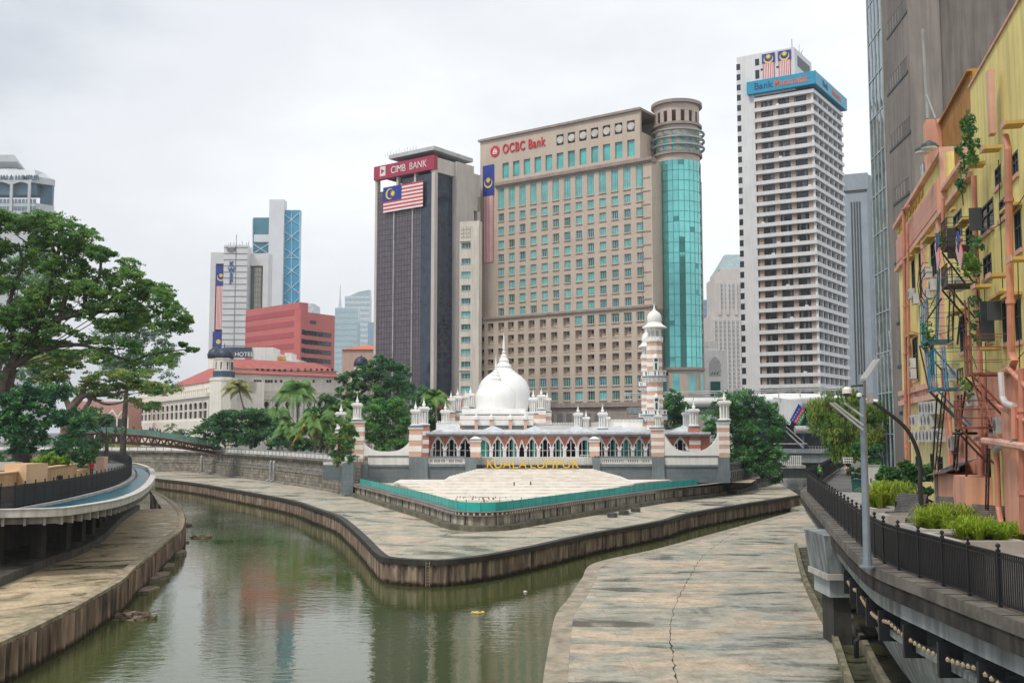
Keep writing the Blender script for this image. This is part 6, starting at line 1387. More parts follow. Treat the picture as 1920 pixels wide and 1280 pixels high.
def fill(region, n, rx, ry, seed=0, dens=1):
    """random pads inside a pixel polygon"""
    r_ = random.Random(seed); xs = [p[0] for p in region]; ys = [p[1] for p in region]; out = []
    def inside(x, y):
        c = False; j = len(region) - 1
        for i in range(len(region)):
            (xi, yi), (xj, yj) = region[i], region[j]
            if (yi > y) != (yj > y) and x < (xj - xi) * (y - yi) / (yj - yi) + xi: c = not c
            j = i
        return c
    while len(out) < n:
        x, y = r_.uniform(min(xs), max(xs)), r_.uniform(min(ys), max(ys))
        if inside(x, y): s = r_.uniform(.7, 1.25); out.append((x, y, rx * s, ry * s, dens))
    return out
# great rain tree on the left bank
reg = [(-70, 415), (0, 408), (75, 405), (150, 420), (190, 452), (225, 482), (290, 535), (330, 565), (350, 600), (330, 632), (270, 600), (215, 622), (150, 612), (60, 640), (-70, 640)]
pads = fill(reg, 150, 24, 14, 3) + fill([(-70, 600), (60, 600), (150, 620), (240, 640), (300, 660), (250, 690), (150, 668), (40, 665), (-70, 690)], 46, 22, 9, 8) + fill([(-70, 410), (75, 400), (190, 448), (330, 560), (350, 600), (320, 575), (180, 480), (75, 430), (-70, 440)], 38, 24, 10, 5) + [(300, 548, 24, 10), (322, 572, 20, 9), (345, 596, 16, 7), (352, 602, 10, 6), (235, 490, 26, 10), (40, 412, 38, 12), (110, 408, 36, 11), (355, 655, 15, 6), (340, 645, 10, 5), (270, 670, 40, 12), (315, 678, 22, 12), (300, 660, 34, 8), (250, 655, 26, 8)]
lm = [([(20, 690), (37, 656), (82, 617), (112, 597), (160, 587), (200, 584), (275, 583)], 9.5, 1.6), ([(37, 656), (27, 632), (12, 607), (-20, 590)], 7, 3), ([(5, 700), (50, 672), (82, 655), (140, 646), (175, 652), (240, 675), (270, 668)], 6, 1.6), ([(150, 588), (200, 567), (225, 550), (262, 530), (258, 505)], 6, 1.5),
      ([(160, 587), (162, 547), (185, 522), (190, 490), (200, 470)], 5, 1.3), ([(112, 597), (128, 545), (150, 532), (175, 525), (222, 510)], 5, 1.2), ([(60, 634), (90, 560), (103, 492), (111, 467), (107, 445), (125, 430)], 7, 1.3), ([(104, 490), (97, 462), (70, 470), (50, 455), (30, 440)], 3.5, 1), ([(27, 632), (20, 560), (40, 500), (35, 455)], 5, 1.2), ([(-20, 590), (-10, 520), (10, 460)], 5, 1.5), ([(107, 447), (85, 432), (70, 420)], 2.5, .8),
      ([(262, 530), (290, 545), (320, 570)], 2.5, .8), ([(240, 583), (262, 560), (300, 565), (335, 590)], 3, .8), ([(225, 550), (235, 590), (225, 610)], 2.5, .8), ([(270, 668), (310, 660), (350, 655)], 2.2, .8)]
tree('rain_tree', 'huge spreading rain tree with dark limbs filling the left edge of the view', None, [(45, 890), (40, 850), (30, 790), (10, 735), (20, 690)], 108, pads, [LM['rain'], LM['rain2'], LM['mid']], .29, 640, (18, 12), lm, dj=1.6, weights=[.4, .42, .18], sub=26, subr=.29)
tree('shade_tree', 'olive green tree with pale forked trunk leaning over the left bank below the rain tree', None, [(118, 885), (122, 820), (132, 770), (150, 745)], 128,
     fill([(60, 665), (120, 655), (190, 665), (300, 695), (330, 730), (290, 765), (220, 750), (120, 735), (60, 720)], 60, 24, 9, 11), [LM['olive'], LM['rain2'], LM['mid']], .34, 380, (12, 7), [([(132, 770), (118, 735), (105, 715)], 6, 2), ([(150, 745), (170, 739), (215, 739), (255, 725)], 6, 1.5), ([(150, 745), (165, 715), (190, 700)], 5, 1.5), ([(172, 742), (195, 757), (225, 755), (240, 745)], 3, 1), ([(125, 815), (160, 765), (172, 745)], 6, 3)], bk=bark2, dj=1.2, weights=[.55, .2, .25])
tree('park_tree', 'misty grey green tree showing between the rain tree and the sky', None, [(230, 850), (235, 760), (240, 700)], 190, fill([(195, 590), (250, 570), (300, 600), (325, 660), (335, 740), (250, 730), (195, 690)], 84, 18, 12, 14), [LM['misty']], .42, 260, (6, 3), dj=1)
tree('park_tree', 'grey green tree low behind the olive tree near the left bank', None, [(200, 870), (200, 820)], 160, fill([(150, 760), (200, 775), (230, 800), (190, 850), (130, 840)], 22, 16, 12, 15), [LM['misty'], LM['mid']], .4, 260, (5, 3), dj=1)
tree('park_tree', 'hazy green tree filling the gap behind the rain tree trunk at the left edge', None, [(-20, 850), (-10, 750)], 150, fill([(-80, 450), (60, 450), (105, 520), (112, 700), (70, 745), (-80, 740)], 105, 22, 15, 17), [LM['misty'], LM['mid']], .42, 260, (8, 5), dj=1)
tree('dark_thicket', 'dense dark green thicket under the rain tree on the left bank', None, None, 103, fill([(-60, 700), (60, 712), (130, 735), (165, 790), (170, 845), (120, 862), (-60, 868)], 64, 28, 18, 21), [LM['dark'], LM['mid']], .36, 420, cat='shrubs', weights=[.8, .2], dj=.9)
tree('lime_shrub', 'bright lime green leafy shrub in the ochre planter left of the path', None, None, 88, fill([(64, 862), (90, 852), (130, 856), (138, 872), (90, 878)], 20, 12, 7, 23), [LM['lime'], LM['rain2']], .26, 260, cat='shrub', up=.2)
tree('hedge_shrub', 'mixed green and reddish shrub beside the curved planter end', None, None, 114, fill([(140, 848), (165, 838), (182, 850), (180, 872), (165, 888), (145, 880)], 20, 11, 8, 24), [LM['rain2'], LM['fine'], LM['mid']], .25, 240, cat='shrub', up=.2)
tree('planter_shrub', 'low dark leafy shrub at the far left end of the ochre planter', None, None, 78, fill([(-40, 872), (25, 868), (32, 884), (-40, 890)], 14, 12, 7, 25), [LM['dark'], LM['rain']], .22, 220, cat='shrub', up=.2)
# far bank greenery behind the stone wall
tree('broad_tree', 'dark spreading tree right of the red footbridge above the stone wall', 'trees behind the stone river wall', [(470, 838), (472, 812)], 212, fill([(362, 812), (400, 782), (450, 765), (500, 775), (520, 800), (515, 832), (370, 834)], 78, 18, 10, 31), [LM['dark'], LM['mid']], .5, 330, (3.5, 2), dj=1.2, weights=[.6, .4])
tree('small_tree', 'sparse pale bush before the arches right of the bridge', 'trees behind the stone river wall', [(345, 840), (345, 812)], 236, fill([(310, 802), (345, 790), (375, 800), (370, 815), (315, 815)], 12, 11, 6, 32), [LM['misty'], LM['olive']], .4, 110, (1.5, 1), dj=1)
tree('broad_tree', 'tall dark two headed tree left of the mauve tower', 'trees behind the stone river wall', [(655, 860), (660, 760), (700, 720)], 196, fill([(624, 715), (660, 700), (700, 668), (735, 668), (765, 700), (768, 740), (740, 770), (690, 765), (640, 755)], 66, 17, 12, 33), [LM['dark'], LM['mid']], .45, 340, (5, 3), dj=1, weights=[.55, .45])
tree('broad_tree', 'fresh green feathery tree right behind the swept white parapet', 'trees behind the stone river wall', [(720, 870), (715, 800)], 170, fill([(672, 830), (680, 770), (710, 745), (760, 755), (768, 800), (762, 838), (720, 848)], 66, 17, 10, 34), [LM['fine'], LM['mid'], LM['rain2']], .36, 400, (4, 2), dj=.8, weights=[.5, .35, .15])
tree('broad_tree', 'dark tree in the gap between the turret pair and the first mosque turret', 'trees behind the stone river wall', [(800, 850), (802, 790)], 184, fill([(770, 745), (800, 728), (828, 745), (834, 790), (815, 810), (775, 800)], 40, 14, 12, 35), [LM['mid'], LM['dark'], LM['fine']], .4, 320, (4, 2), dj=1)
tree('overhanging_tree', 'leafy tree spilling over the river wall around the leftmost turrets', 'trees behind the stone river wall', [(632, 868), (636, 830)], 143, fill([(618, 800), (640, 775), (665, 800), (672, 840), (655, 870), (632, 868), (612, 830)], 40, 12, 9, 36), [LM['fine'], LM['mid'], LM['olive']], .3, 320, (3, 2), dj=.7)
tree('broad_tree', 'middle distance green clump behind the yellowing palm', 'trees behind the stone river wall', [(600, 850), (605, 800)], 192, fill([(575, 768), (610, 745), (640, 765), (640, 810), (590, 825)], 34, 15, 11, 37), [LM['mid'], LM['dark']], .42, 300, (3, 2), dj=1)
tree('broad_tree', 'dark undergrowth tree left of the palms above the wall railing', 'trees behind the stone river wall', None, 205, fill([(500, 815), (560, 800), (640, 800), (650, 838), (500, 842)], 60, 16, 10, 38), [LM['mid'], LM['fine'], LM['dark']], .42, 260, dj=1)
tree('hedge', 'long yellow green hedge glimpsed below the red footbridge', None, None, 245, [(x, 834, 14, 4.5) for x in range(178, 350, 9)], [LM['lawn'], LM['lime']], .4, 120, cat='hedge')
# right of the mosque
tree('riverside_tree', 'big dark green tree right of the last striped pier', 'trees by the right arm of the river', [(1432, 905), (1425, 870), (1400, 820)], 158, fill([(1322, 790), (1340, 755), (1375, 738), (1415, 735), (1450, 762), (1470, 800), (1462, 850), (1440, 885), (1400, 880), (1350, 850), (1318, 840)], 105, 20, 13, 41), [LM['mid'], LM['fine'], LM['dark']], .36, 420, (5, 4), [([(1425, 870), (1440, 850), (1450, 830)], 3, 1)], dj=.8, weights=[.4, .25, .35])
tree('riverside_tree', 'smaller dark tree between the minaret and the red striped pier', 'trees by the right arm of the river', [(1262, 860), (1265, 800)], 178, fill([(1244, 752), (1262, 738), (1285, 760), (1300, 775), (1296, 805), (1250, 805)], 36, 13, 10, 42), [LM['dark'], LM['mid']], .38, 320, (3, 2), dj=1)
tree('riverside_shrub', 'drooping branches over the dark river wall right of the last pier', 'trees by the right arm of the river', None, 160, fill([(1385, 868), (1440, 858), (1470, 880), (1450, 905), (1400, 893)], 18, 12, 6, 43), [LM['dark'], LM['mid']], .32, 240, dj=.8)
tree('weeping_tree', 'yellow green weeping tree hanging over the right riverside path', None, [(1592, 900), (1588, 820), (1580, 770)], 112, fill([(1515, 765), (1545, 738), (1585, 730), (1635, 735), (1655, 770), (1650, 815), (1600, 845), (1560, 840), (1535, 800)], 70, 17, 9, 44), [LM['willow'], LM['olive'], LM['rain2']], .30, 460, (5, 3), dj=.8, hang=1.4, weights=[.55, .25, .2])
# palms
def palm_mesh(seed, n=17, L=3.4, droop=1.0, leaf=LM['palm'], lw=.1):
    r_ = random.Random(seed); m = MB()
    for i in range(n):
        az = 2 * math.pi * i / n + r_.uniform(-.2, .2); el = r_.uniform(-.1, 1.25); le = L * r_.uniform(.8, 1.1); P = []
        for k in range(9):
            t = k / 8; h = math.cos(el) * t * le; z = math.sin(el) * t * le - droop * t * t * le * .62; P.append(Vector((h * math.cos(az) * (1 - .12 * t * droop), h * math.sin(az) * (1 - .12 * t * droop), z)))
        m.tube(P, [.05 * (1 - .8 * k / 8) + .01 for k in range(9)], 4, cap=False); sd = Vector((-math.sin(az), math.cos(az), 0))
        for k in range(1, 48):
            t = k / 48 * 8; j = min(7, int(t)); c = P[j].lerp(P[j + 1], t - j); d = (P[j + 1] - P[j]).normalized(); ll = le * .36 * math.sin(math.pi * (k / 50) ** .7 + .12)
            for s in (-1, 1):
                e = c + (sd * s * .8 + d * .5 + Vector((0, 0, -.55 - .3 * r_.random()))).normalized() * ll; w = d * lw * .5; m.add([c - w, c + w, e + w * .3, e - w * .3], [(0, 1, 2, 3)])
    return m.mesh('fronds', leaf)
PM = [palm_mesh(1, 24, 3.6, 1.15, LM['palm'], .10), palm_mesh(2, 18, 3.2, 1.25, LM['palmgrey'], .13), palm_mesh(3, 20, 3.6, 1.3, LM['palm'], .13), palm_mesh(4, 8, 3.4, 1.5, LM['yellow'], .17)]
def palm(label, px, ytop, ybase, Y, me, sc_, lean=0, extra=None):
    b = aty(px + lean, ybase, Y); c = aty(px, ytop, Y); t = thing('palm_tree', label, 'palm tree', (b.x, Y, b.z), 'palms behind the stone river wall')
    inst('fronds', me, t, (c.x, Y, c.z), random.uniform(0, 6), sc_)
    if extra: inst('yellow_fronds', extra, t, (c.x, Y, c.z - .2), random.uniform(0, 6), sc_)
    MB().tube([(b.x, Y, b.z - .5), ((b.x + c.x) / 2 + .3, Y, (b.z + c.z) / 2), (c.x, Y, c.z)], [.26, .19, .15], 8).build('trunk', mat('palm_bark', (.22, .19, .16), .9, .25, 2, bump=.3), t)
palm('tall leaning palm with thin greyish fronds before the ivory building', 446, 722, 838, 222, PM[1], 1.55, 24)
palm('full dark green coconut palm standing tallest in the palm group', 556, 728, 845, 205, PM[0], 1.75, -2)
palm('low palm with drooping yellow and orange fronds by the wall railing', 590, 786, 845, 178, PM[2], 1.45, 0, PM[3])
palm('short green palm directly left of the yellowing palm', 541, 800, 845, 186, PM[2], 1.15, 2)
palm('young pale palm squeezed behind the leftmost turret', 633, 770, 845, 176, PM[0], 1.1, 2)
palm('thin palm crown poking above the tree in the gap left of the domes', 815, 740, 840, 178, PM[0], 1.0, 2)
palm('bushy low palm behind the yellowing palm against the ivory building', 520, 775, 842, 215, PM[2], 1.5, 0)
palm('shaggy green palm right of the yellowing palm', 612, 790, 848, 185, PM[0], 1.2, 0)
palm('feathery palm between the leftmost turrets and the tall dark tree', 655, 760, 850, 182, PM[2], 1.2, 0)
# grassy planter clumps
def grass_mesh(n, r, h, seed, m, w=.035, name='tuft'):
    r_ = random.Random(seed); mb = MB(); cl_ = [(r * .75 * math.cos(k * 2.4) * (k / 7) ** .5, r * .75 * math.sin(k * 2.4) * (k / 7) ** .5) for k in range(8)]
    for i in range(n):
        cx, cy_ = r_.choice(cl_); a = r_.uniform(0, 6.283); x, y = cx + r_.gauss(0, .06), cy_ + r_.gauss(0, .06); hh = h * r_.uniform(.55, 1.2); o = hh * r_.uniform(.1, .95) ** 1.3; b = a
        dx, dy = math.cos(b), math.sin(b); px_, py_ = -dy * w, dx * w; zt = hh * (1 - .45 * (o / hh) ** 2); P = [(x, y, 0), (x + dx * o * .35, y + dy * o * .35, zt * .7), (x + dx * o * .75, y + dy * o * .75, zt), (x + dx * o * 1.15, y + dy * o * 1.15, zt * .82)]
        mb.add([(P[0][0] - px_, P[0][1] - py_, 0), (P[0][0] + px_, P[0][1] + py_, 0), (P[1][0] + px_, P[1][1] + py_, P[1][2]), (P[1][0] - px_, P[1][1] - py_, P[1][2]), (P[2][0] + px_ * .7, P[2][1] + py_ * .7, P[2][2]), (P[2][0] - px_ * .7, P[2][1] - py_ * .7, P[2][2]), P[3]], [(0, 1, 2, 3), (3, 2, 4, 5), (5, 4, 6)])
    return mb.mesh(name, m)
# ================= left bank: curved deck, fence, planter, footbridge =================
def fence(name, label, line, z, h, sp=1.75, pick=.11, m=None):
    m = m or M_black; t = thing(name, label, 'fence', (line[0].x, line[0].y, z)); mb = MB(); ln = arclen(line, pick); ns = normals(ln)
    for p, n in zip(ln, ns): mb.obox(p - n * .014, p + n * .014, .045, z + .12, z + h - .02)
    mb.build('pickets', m, t)['kind'] = 'stuff'
    mb = MB(); wall_along(mb, line, -.025, .025, z + h - .16, z + h - .11); wall_along(mb, line, -.025, .025, z + .1, z + .15); wall_along(mb, line, -.03, .03, z + h - .04, z + h); mb.build('rails', m, t)
    pm = MB(); pm.box(-.045, .045, -.045, .045, 0, h + .06); pm.lathe((0, 0, h + .06), [(.03, 0), (.03, .04), (.065, .07), (.065, .12), (.0, .17)], 8); pm = pm.mesh('post', m)
    for p in arclen(line, sp)[:100]: inst('post', pm, t, (p.x, p.y, z))
    return t
rim = smooth_line(poly_z([(-420, 1004), (-140, 966), (7, 956), (60, 955), (118, 953), (165, 947), (215.6, 938.6), (245, 930), (268, 919), (284, 905), (291, 889), (284, 877.5), (264, 870), (246, 867)], Z_DECK), .8)
mb = MB(); mb.prism([(p.x, p.y) for p in offset_line(rim, -.5)] + [(p.x, p.y) for p in reversed([q for q in left_fence if q.y < atz(243, 868, Z_DECK).y])], 5.0, 5.45)
struct('deck_slab', mb, M_conc)
mb = MB(); wall_along(mb, offset_line(rim, -.5), -9, 0, 5.46, 5.47) if False else None
tr = [(p.x, p.y) for p in offset_line(rim, -.4)] + [(p.x, p.y) for p in reversed(offset_line([q for q in left_fence if q.y < atz(243, 868, Z_DECK).y], .7))]
mb = MB(); poly_cap(mb, tr, 5.56); struct('channel_water', mb, mat('channel_blue', (.006, .12, .17), .25, .3, .3, spec=.35))
mb = MB(); wall_along(mb, rim, -.42, 0, 5.45, 5.9); wall_along(mb, rim, -.52, .06, 5.9, 5.96); o = mb.build('riverside_parapet', mat('rim_pale', (.60, .57, .52), .75, .08, .6, bump=.1, streak=.22)); tag(o, 'thick pale concrete rim sweeping round the edge of the riverside deck', 'parapet')
mb = MB(); lf2 = [q for q in left_fence if q.y < 183]; wall_along(mb, lf2, .05, .45, 5.45, 5.68); o = mb.build('kerb', mat('kerb_grey', (.42, .42, .43), .8, .1, 1)); tag(o, 'grey strip kerb at the foot of the black deck fence', 'kerb')
fence('deck_fence', 'long black picket fence curving along the blue channel of the left deck', lf2, 5.68, 1.45)
br = thing('deck_brackets', 'row of pale ribs under the pale rim of the left deck', 'brackets', (rim[10].x, rim[10].y, 4.6)); rb_m = MB(); rb_m.hexa([(-1.9, -.08, .3), (-1.9, .08, .3), (0, .08, .1), (0, -.08, .1)][::-1], [(-1.9, -.08, .62), (-1.9, .08, .62), (0, .08, .62), (0, -.08, .62)][::-1]); rb_m = rb_m.mesh('rib', mat('rib_conc', (.34, .33, .31), .8, .15, 1))
rl_ = arclen([p for p in rim if p.y > 46], 1.15); rn_ = normals(rl_)
for p, n in list(zip(rl_, rn_))[:90]: inst('rib', rb_m, br, (p.x - n.x * .2, p.y - n.y * .2, 4.83), math.atan2(n.y, n.x))
mb = MB(); wall_along(mb, [p for p in rim if p.y < 60], -6, -.9, 4.3, 4.99); mb.build('beam', M_conc, br)
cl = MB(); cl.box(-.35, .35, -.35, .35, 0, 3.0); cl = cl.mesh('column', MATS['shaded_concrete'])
for p, n in list(zip(arclen(rim[:-14], 6), normals(arclen(rim[:-14], 6)))): inst('column', cl, br, (p.x - n.x * 4.2, p.y - n.y * 4.2, 1.9))
# drifting silt banks and rubble in the river
sil = mat('silt', (.20, .15, .10), .95, .4, 2.5, bump=.9); rub = mat('rubble', (.21, .16, .12), .95, .35, 1.5, bump=.8)
def mound(px, py, rx, ry, h, label, n=26, seed=1, cat='debris'):
    r_ = random.Random(seed); c = atz(px, py, 0); mb = MB(); R, rings_ = [], 6
    for j in range(rings_):
        k = 1 - j / rings_; R.append([(c.x + math.cos(i * 2 * math.pi / n) * rx * k * r_.uniform(.82, 1.15), c.y + math.sin(i * 2 * math.pi / n) * ry * k * r_.uniform(.82, 1.15), -.08 + h * (1 - k * k) * r_.uniform(.7, 1.2) + (.0 if j else -.1)) for i in range(n)])
    for j in range(rings_ - 1): mb.strip(R[j] + [R[j][0]], R[j + 1] + [R[j + 1][0]])
    mb.add(R[-1], [tuple(range(n))])
    for i in range(30):
        a, q = r_.uniform(0, 6.28), r_.uniform(0, .85); x, y = c.x + rx * q * math.cos(a), c.y + ry * q * math.sin(a); s = r_.uniform(.05, .2); z = h * (1 - q * q) * .8; b = [(x + s * r_.uniform(.6, 1.2) * dx, y + s * r_.uniform(.6, 1.2) * dy, z - .05) for dx, dy in ((-1, -1), (1, -1), (1, 1), (-1, 1))]
        mb.hexa(b, [(p[0], p[1], z + s * r_.uniform(.3, .9)) for p in b])
    for i in range(14): a = r_.uniform(0, 3.14); x, y = c.x + rx * r_.uniform(-.7, .7), c.y + ry * r_.uniform(-.7, .7); l = r_.uniform(.3, .9); mb.tube([(x, y, h * .5), (x + l * math.cos(a), y + l * math.sin(a), h * r_.uniform(.5, 1.2))], .025, 4)
    o = mb.build('debris_mound', sil); tag(o, label, cat)
mound(251, 1158, 1.5, 1.1, .28, 'brown mound of leaves and silt against the left sheet piling', seed=2)
mound(377, 1007, 1.6, 1.3, .22, 'small island of twigs just off the bulge of the left bank', seed=3); mound(349, 985, 1.0, .8, .15, 'low twiggy scrap of flotsam touching the left bank bulge', seed=5)
rs = random.Random(4)
for i, (px, py, l, w_) in enumerate(((338, 1018, 1.6, .8), (326, 1040, 2.0, 1.0), (310, 1062, 1.8, .9), (292, 1086, 2.2, .9), (276, 1108, 1.7, .8))):
    c = atz(px, py, 0); mb = MB(); n = 9; a0 = 1.72 + rs.uniform(-.2, .2); P = []
    for k in range(n): t = k * 2 * math.pi / n; x, y = l * math.cos(t) * rs.uniform(.6, 1.2) * 1.0, w_ * math.sin(t) * rs.uniform(.6, 1.2) * .9; P.append((c.x + x * math.cos(a0) - y * math.sin(a0), c.y + x * math.sin(a0) + y * math.cos(a0)))
    mb.prism(P, -.5, .08 + .22 * rs.random()); o = mb.build('rubble_slab', rub); tag(o, 'broken concrete slab at the foot of the left piling, ' + ('farthest', 'second farthest', 'middle', 'second nearest', 'nearest')[i] + ' of the five', 'rubble', 'broken slabs along the left piling')
mb = MB(); c = atz(895, 1149, 0); 
for dx, dy, s in ((0, 0, .22), (.3, .1, .14), (-.25, .05, .12)): mb.lathe((c.x + dx, c.y + dy, 0), [(s, -.02), (s * 1.1, .04), (s * .5, .11), (0, .12)], 9)
o = mb.build('floating_litter', mat('litter_yellow', (.65, .48, .12), .7, .2, 5)); tag(o, 'small yellow scrap floating in mid river', 'litter')
mb = MB(); c = atz(985, 1110, 0); mb.lathe((c.x, c.y, 0), [(.12, -.02), (.15, .05), (.06, .12), (0, .13)], 8); o = mb.build('floating_litter', mat('litter_white', (.6, .6, .52), .6, .1, 5)); tag(o, 'tiny white scrap floating near the piling of the centre apron', 'litter')
# ochre planter
och = mat('ochre_stone', (.60, .37, .19), .8, .16, .5, bump=.2, streak=.25)
pl = thing('ochre_planter', 'long ochre stone planter wall behind the black fence on the left bank', 'planter', (*atz(60, 883, 7.7).xy, 5.9))
pln = smooth_line(poly_z([(-420, 925), (-140, 903), (0, 889), (51, 883), (98, 876.5), (145, 870)], 7.7), 1)
mb = MB(); wall_along(mb, pln, -3, 0, 5.85, 7.7); mb.build('wall', och, pl)
mb = MB(); wall_along(mb, pln, -.5, .08, 7.7, 7.8)
p2 = smooth_line(poly_z([(50, 869.5), (90, 868)], 8.3), 1); wall_along(mb, p2, -2, 0, 5.9, 8.3); mb.build('coping', mat('ochre_light', (.66, .45, .27), .8, .1, .6), pl)
mb = MB(); wall_along(mb, smooth_line(poly_z([(146, 882), (158, 879), (172, 877)], 6.9), 1), -2, 0, 5.85, 6.9); mb.build('low_wall', och, pl)
q = atz(184, 858, 7.9); mb = MB(); mb.prism([(q.x - .2, q.y), (q.x + .55, q.y + .2), (q.x + .4, q.y + 1.6), (q.x - .5, q.y + 1.6)], 5.85, 8.0); mb.build('end_pier', mat('pink_stone', (.62, .42, .32), .8, .12, .8), pl)
sbn = thing('stone_bench', 'grey slab bench in the shrubs at the left edge', 'bench', (*atz(10, 868, 8.3).xy, 6)); c = atz(10, 868, 8.3)
MB().box(c.x - 3, c.x + .7, c.y, c.y + 1.2, 7.75, 8.35).build('slab', M_conc_l, sbn); MB().box(c.x - 3, c.x + .2, c.y + .4, c.y + 1, 5.9, 7.75).build('base', M_conc_d, sbn)
# traffic bollards / cones by the worker
def cone(px, py, h, label, Y, m):
    b = aty(px, py, Y); mb = MB(); mb.m = 0; mb.lathe((b.x, Y, 5.92), [(.28, 0), (.28, .05), (.2, .06), (.13, h * .45)], 10); mb.m = 1; mb.lathe((b.x, Y, 5.92), [(.135, h * .45), (.10, h * .65)], 10); mb.m = 0; mb.lathe((b.x, Y, 5.92), [(.10, h * .65), (.05, h), (0, h + .02)], 10)
    o = mb.build('traffic_cone', m); tag(o, label, 'traffic cone')
ro = mat('cone_red', (.65, .07, .05), .5, .05, 1)
cone(190.5, 884, 1.5, 'tall red bollard at the end of the ochre planter', 108, [ro, M_white]); cone(199, 879, 1.2, 'orange and white cone right of the tall red bollard', 116, [mat('cone_orange', (.75, .18, .06), .5, .05, 1), M_white])
# red truss footbridge
fbz = [(140, 812, 829), (190, 812.5, 829.5), (225, 814, 830), (275, 818, 832.5), (325, 825, 837.5), (365, 833, 843.5), (404, 841, 849)]
def bp(px, k, off=0):
    for i in range(len(fbz) - 1):
        if px <= fbz[i + 1][0]: break
    a, b = fbz[i], fbz[i + 1]; t = (px - a[0]) / (b[0] - a[0]); y = a[k] + (b[k] - a[k]) * t; return aty(px, y, 190 + (px - 140) / 264 * 24 ) + Vector((0, off, 0))
fbt = thing('footbridge', 'arched red steel truss footbridge with green glass sides crossing the left river arm', 'bridge', bp(270, 2)); rdm = mat('bridge_red', (.13, .035, .035), .5, .15, .6)
for off in (0, 3.4):
    mb = MB(); xs = list(range(140, 405, 6))
    mb.tube([bp(x, 1, off) for x in xs], .26, 4); mb.tube([bp(x, 2, off) for x in xs], .20, 4)
    for i in range(0, len(xs) - 1):
        a, b = (bp(xs[i], 1, off), bp(xs[i + 1], 2, off)) if i % 2 else (bp(xs[i], 2, off), bp(xs[i + 1], 1, off)); mb.tube([a, b], .12, 4)
    mb.build('truss', rdm, fbt)
mb = MB(); xs = list(range(140, 405, 8)); A = [bp(x, 1, .1) + Vector((0, 0, .1)) for x in xs]; B = [bp(x, 1, 3.3) + Vector((0, 0, .1)) for x in xs]; mb.strip(A, B); up = Vector((0, 0, .15)); mb.strip([p + up for p in A], [p + up for p in B]); mb.strip(A, [p + up for p in A]); mb.build('deck', M_conc_l, fbt)
gm = mat('bridge_glass', (.25, .47, .40), .15, .15, .4)
for off in (.15, 3.2):
    for i in range(len(xs) - 1): a, b = bp(xs[i] + .4, 1, off), bp(xs[i + 1] - .4, 1, off); z = Vector((0, 0, .28)); h = Vector((0, 0, .95)); MB().add([a + z, b + z, b + z + h, a + z + h, a + z + Vector((0, .03, 0)), b + z + Vector((0, .03, 0)), b + z + h + Vector((0, .03, 0)), a + z + h + Vector((0, .03, 0))], [(0, 1, 2, 3), (7, 6, 5, 4), (3, 2, 6, 7)]).build('glass_panel', gm, fbt)
# low plants and cars of pipe on far wall
# ================= right bank: walkway, yellow building, grey tower =================
rfl = smooth_line(poly_z([(2700, 1420), (2250, 1270), (1906.6, 1150), (1851, 1130.7), (1801.6, 1112.6), (1759, 1097), (1719.5, 1083), (1685, 1070), (1654, 1055), (1631, 1037), (1611, 1020), (1562, 971.6), (1514.5, 922)], Z_WALK), .6)
rfar = [rfl[-1]] + smooth_line(poly_z([(1514.5, 921), (1530, 908), (1572, 878)], Z_WALK), 1)[1:]
fence('riverside_fence', 'black picket fence bending along the edge of the right riverside walkway', rfl, Z_WALK, 1.42)
fence('riverside_fence', 'far stretch of black fence beyond the bend where the path turns away', rfar, Z_WALK, 1.42)
mb = MB(); wall_along(mb, rfl + rfar[1:], -.55, .25, 5.78, Z_WALK + .03); cp_ = struct('walkway_coping', mb, mat('coping_stained', (.17, .155, .135), .85, .3, .8, bump=.3, streak=.2))
mb = MB()
for p, n in list(zip(arclen(rfl, 1.1), normals(arclen(rfl, 1.1)))): mb.obox(p - n * .56, p + n * .2, .03, Z_WALK + .02, Z_WALK + .04)
mb.build('joint', MATS['crack_dark'], cp_)
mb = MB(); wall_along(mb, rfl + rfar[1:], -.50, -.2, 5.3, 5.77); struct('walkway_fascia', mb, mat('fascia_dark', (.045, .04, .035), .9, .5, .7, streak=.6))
mb = MB(); wall_along(mb, rfl, -.25, .1, 4.75, 5.29); struct('walkway_girder', mb, mat('girder_pale', (.30, .335, .345), .75, .18, .6, streak=.5))
near = [p for p in rfl if p.y < 47]
mb = MB(); O_ = lambda d, z: [(p.x, p.y, z) for p in offset_line(near, d)]; mb.strip(O_(.45, 4.0), O_(.7, 2.9)); mb.strip(O_(.7, 2.9), O_(1.25, 1.6)); mb.strip(O_(1.25, 1.6), O_(2.3, .4)); mb.strip(O_(2.3, .4), O_(3, .4)); mb.strip(O_(3, .4), O_(3, 4)); mb.strip(O_(3, 4), O_(.45, 4)); wall_along(mb, near, .05, .45, 3.78, 4.0); o = mb.build('channel_wall', mat('channel_wall', (.33, .37, .375), .8, .25, .5, bump=.2, streak=.55)); tag(o, 'stained pale blue grey channel wall below the near right walkway', 'wall')
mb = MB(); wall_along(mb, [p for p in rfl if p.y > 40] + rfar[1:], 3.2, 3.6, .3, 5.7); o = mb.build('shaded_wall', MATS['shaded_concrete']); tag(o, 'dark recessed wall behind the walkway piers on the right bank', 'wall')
ls = thing('light_string', 'string of small cream bulbs sagging along the wall under the right walkway', 'string lights', (near[-1].x, near[-1].y, 3.9))
bm_ = MB(); bm_.lathe((0, 0, 0), [(.03, .0), (.075, .03), (.085, .10), (.03, .15), (0, .16)], 8); bm_ = bm_.mesh('bulb', mat('bulb_cream', (.42, .33, .21), .5, .1, 3)); cab = []
for i, (p, n) in enumerate(list(zip(arclen(near, .34), normals(arclen(near, .34))))):
    z = 4.28 - .22 * abs(math.sin(i * .16)); q = p - n * .12; cab.append((q.x, q.y, z + .12)); 
    if i < 95: inst('bulb', bm_, ls, (q.x, q.y, z - .02))
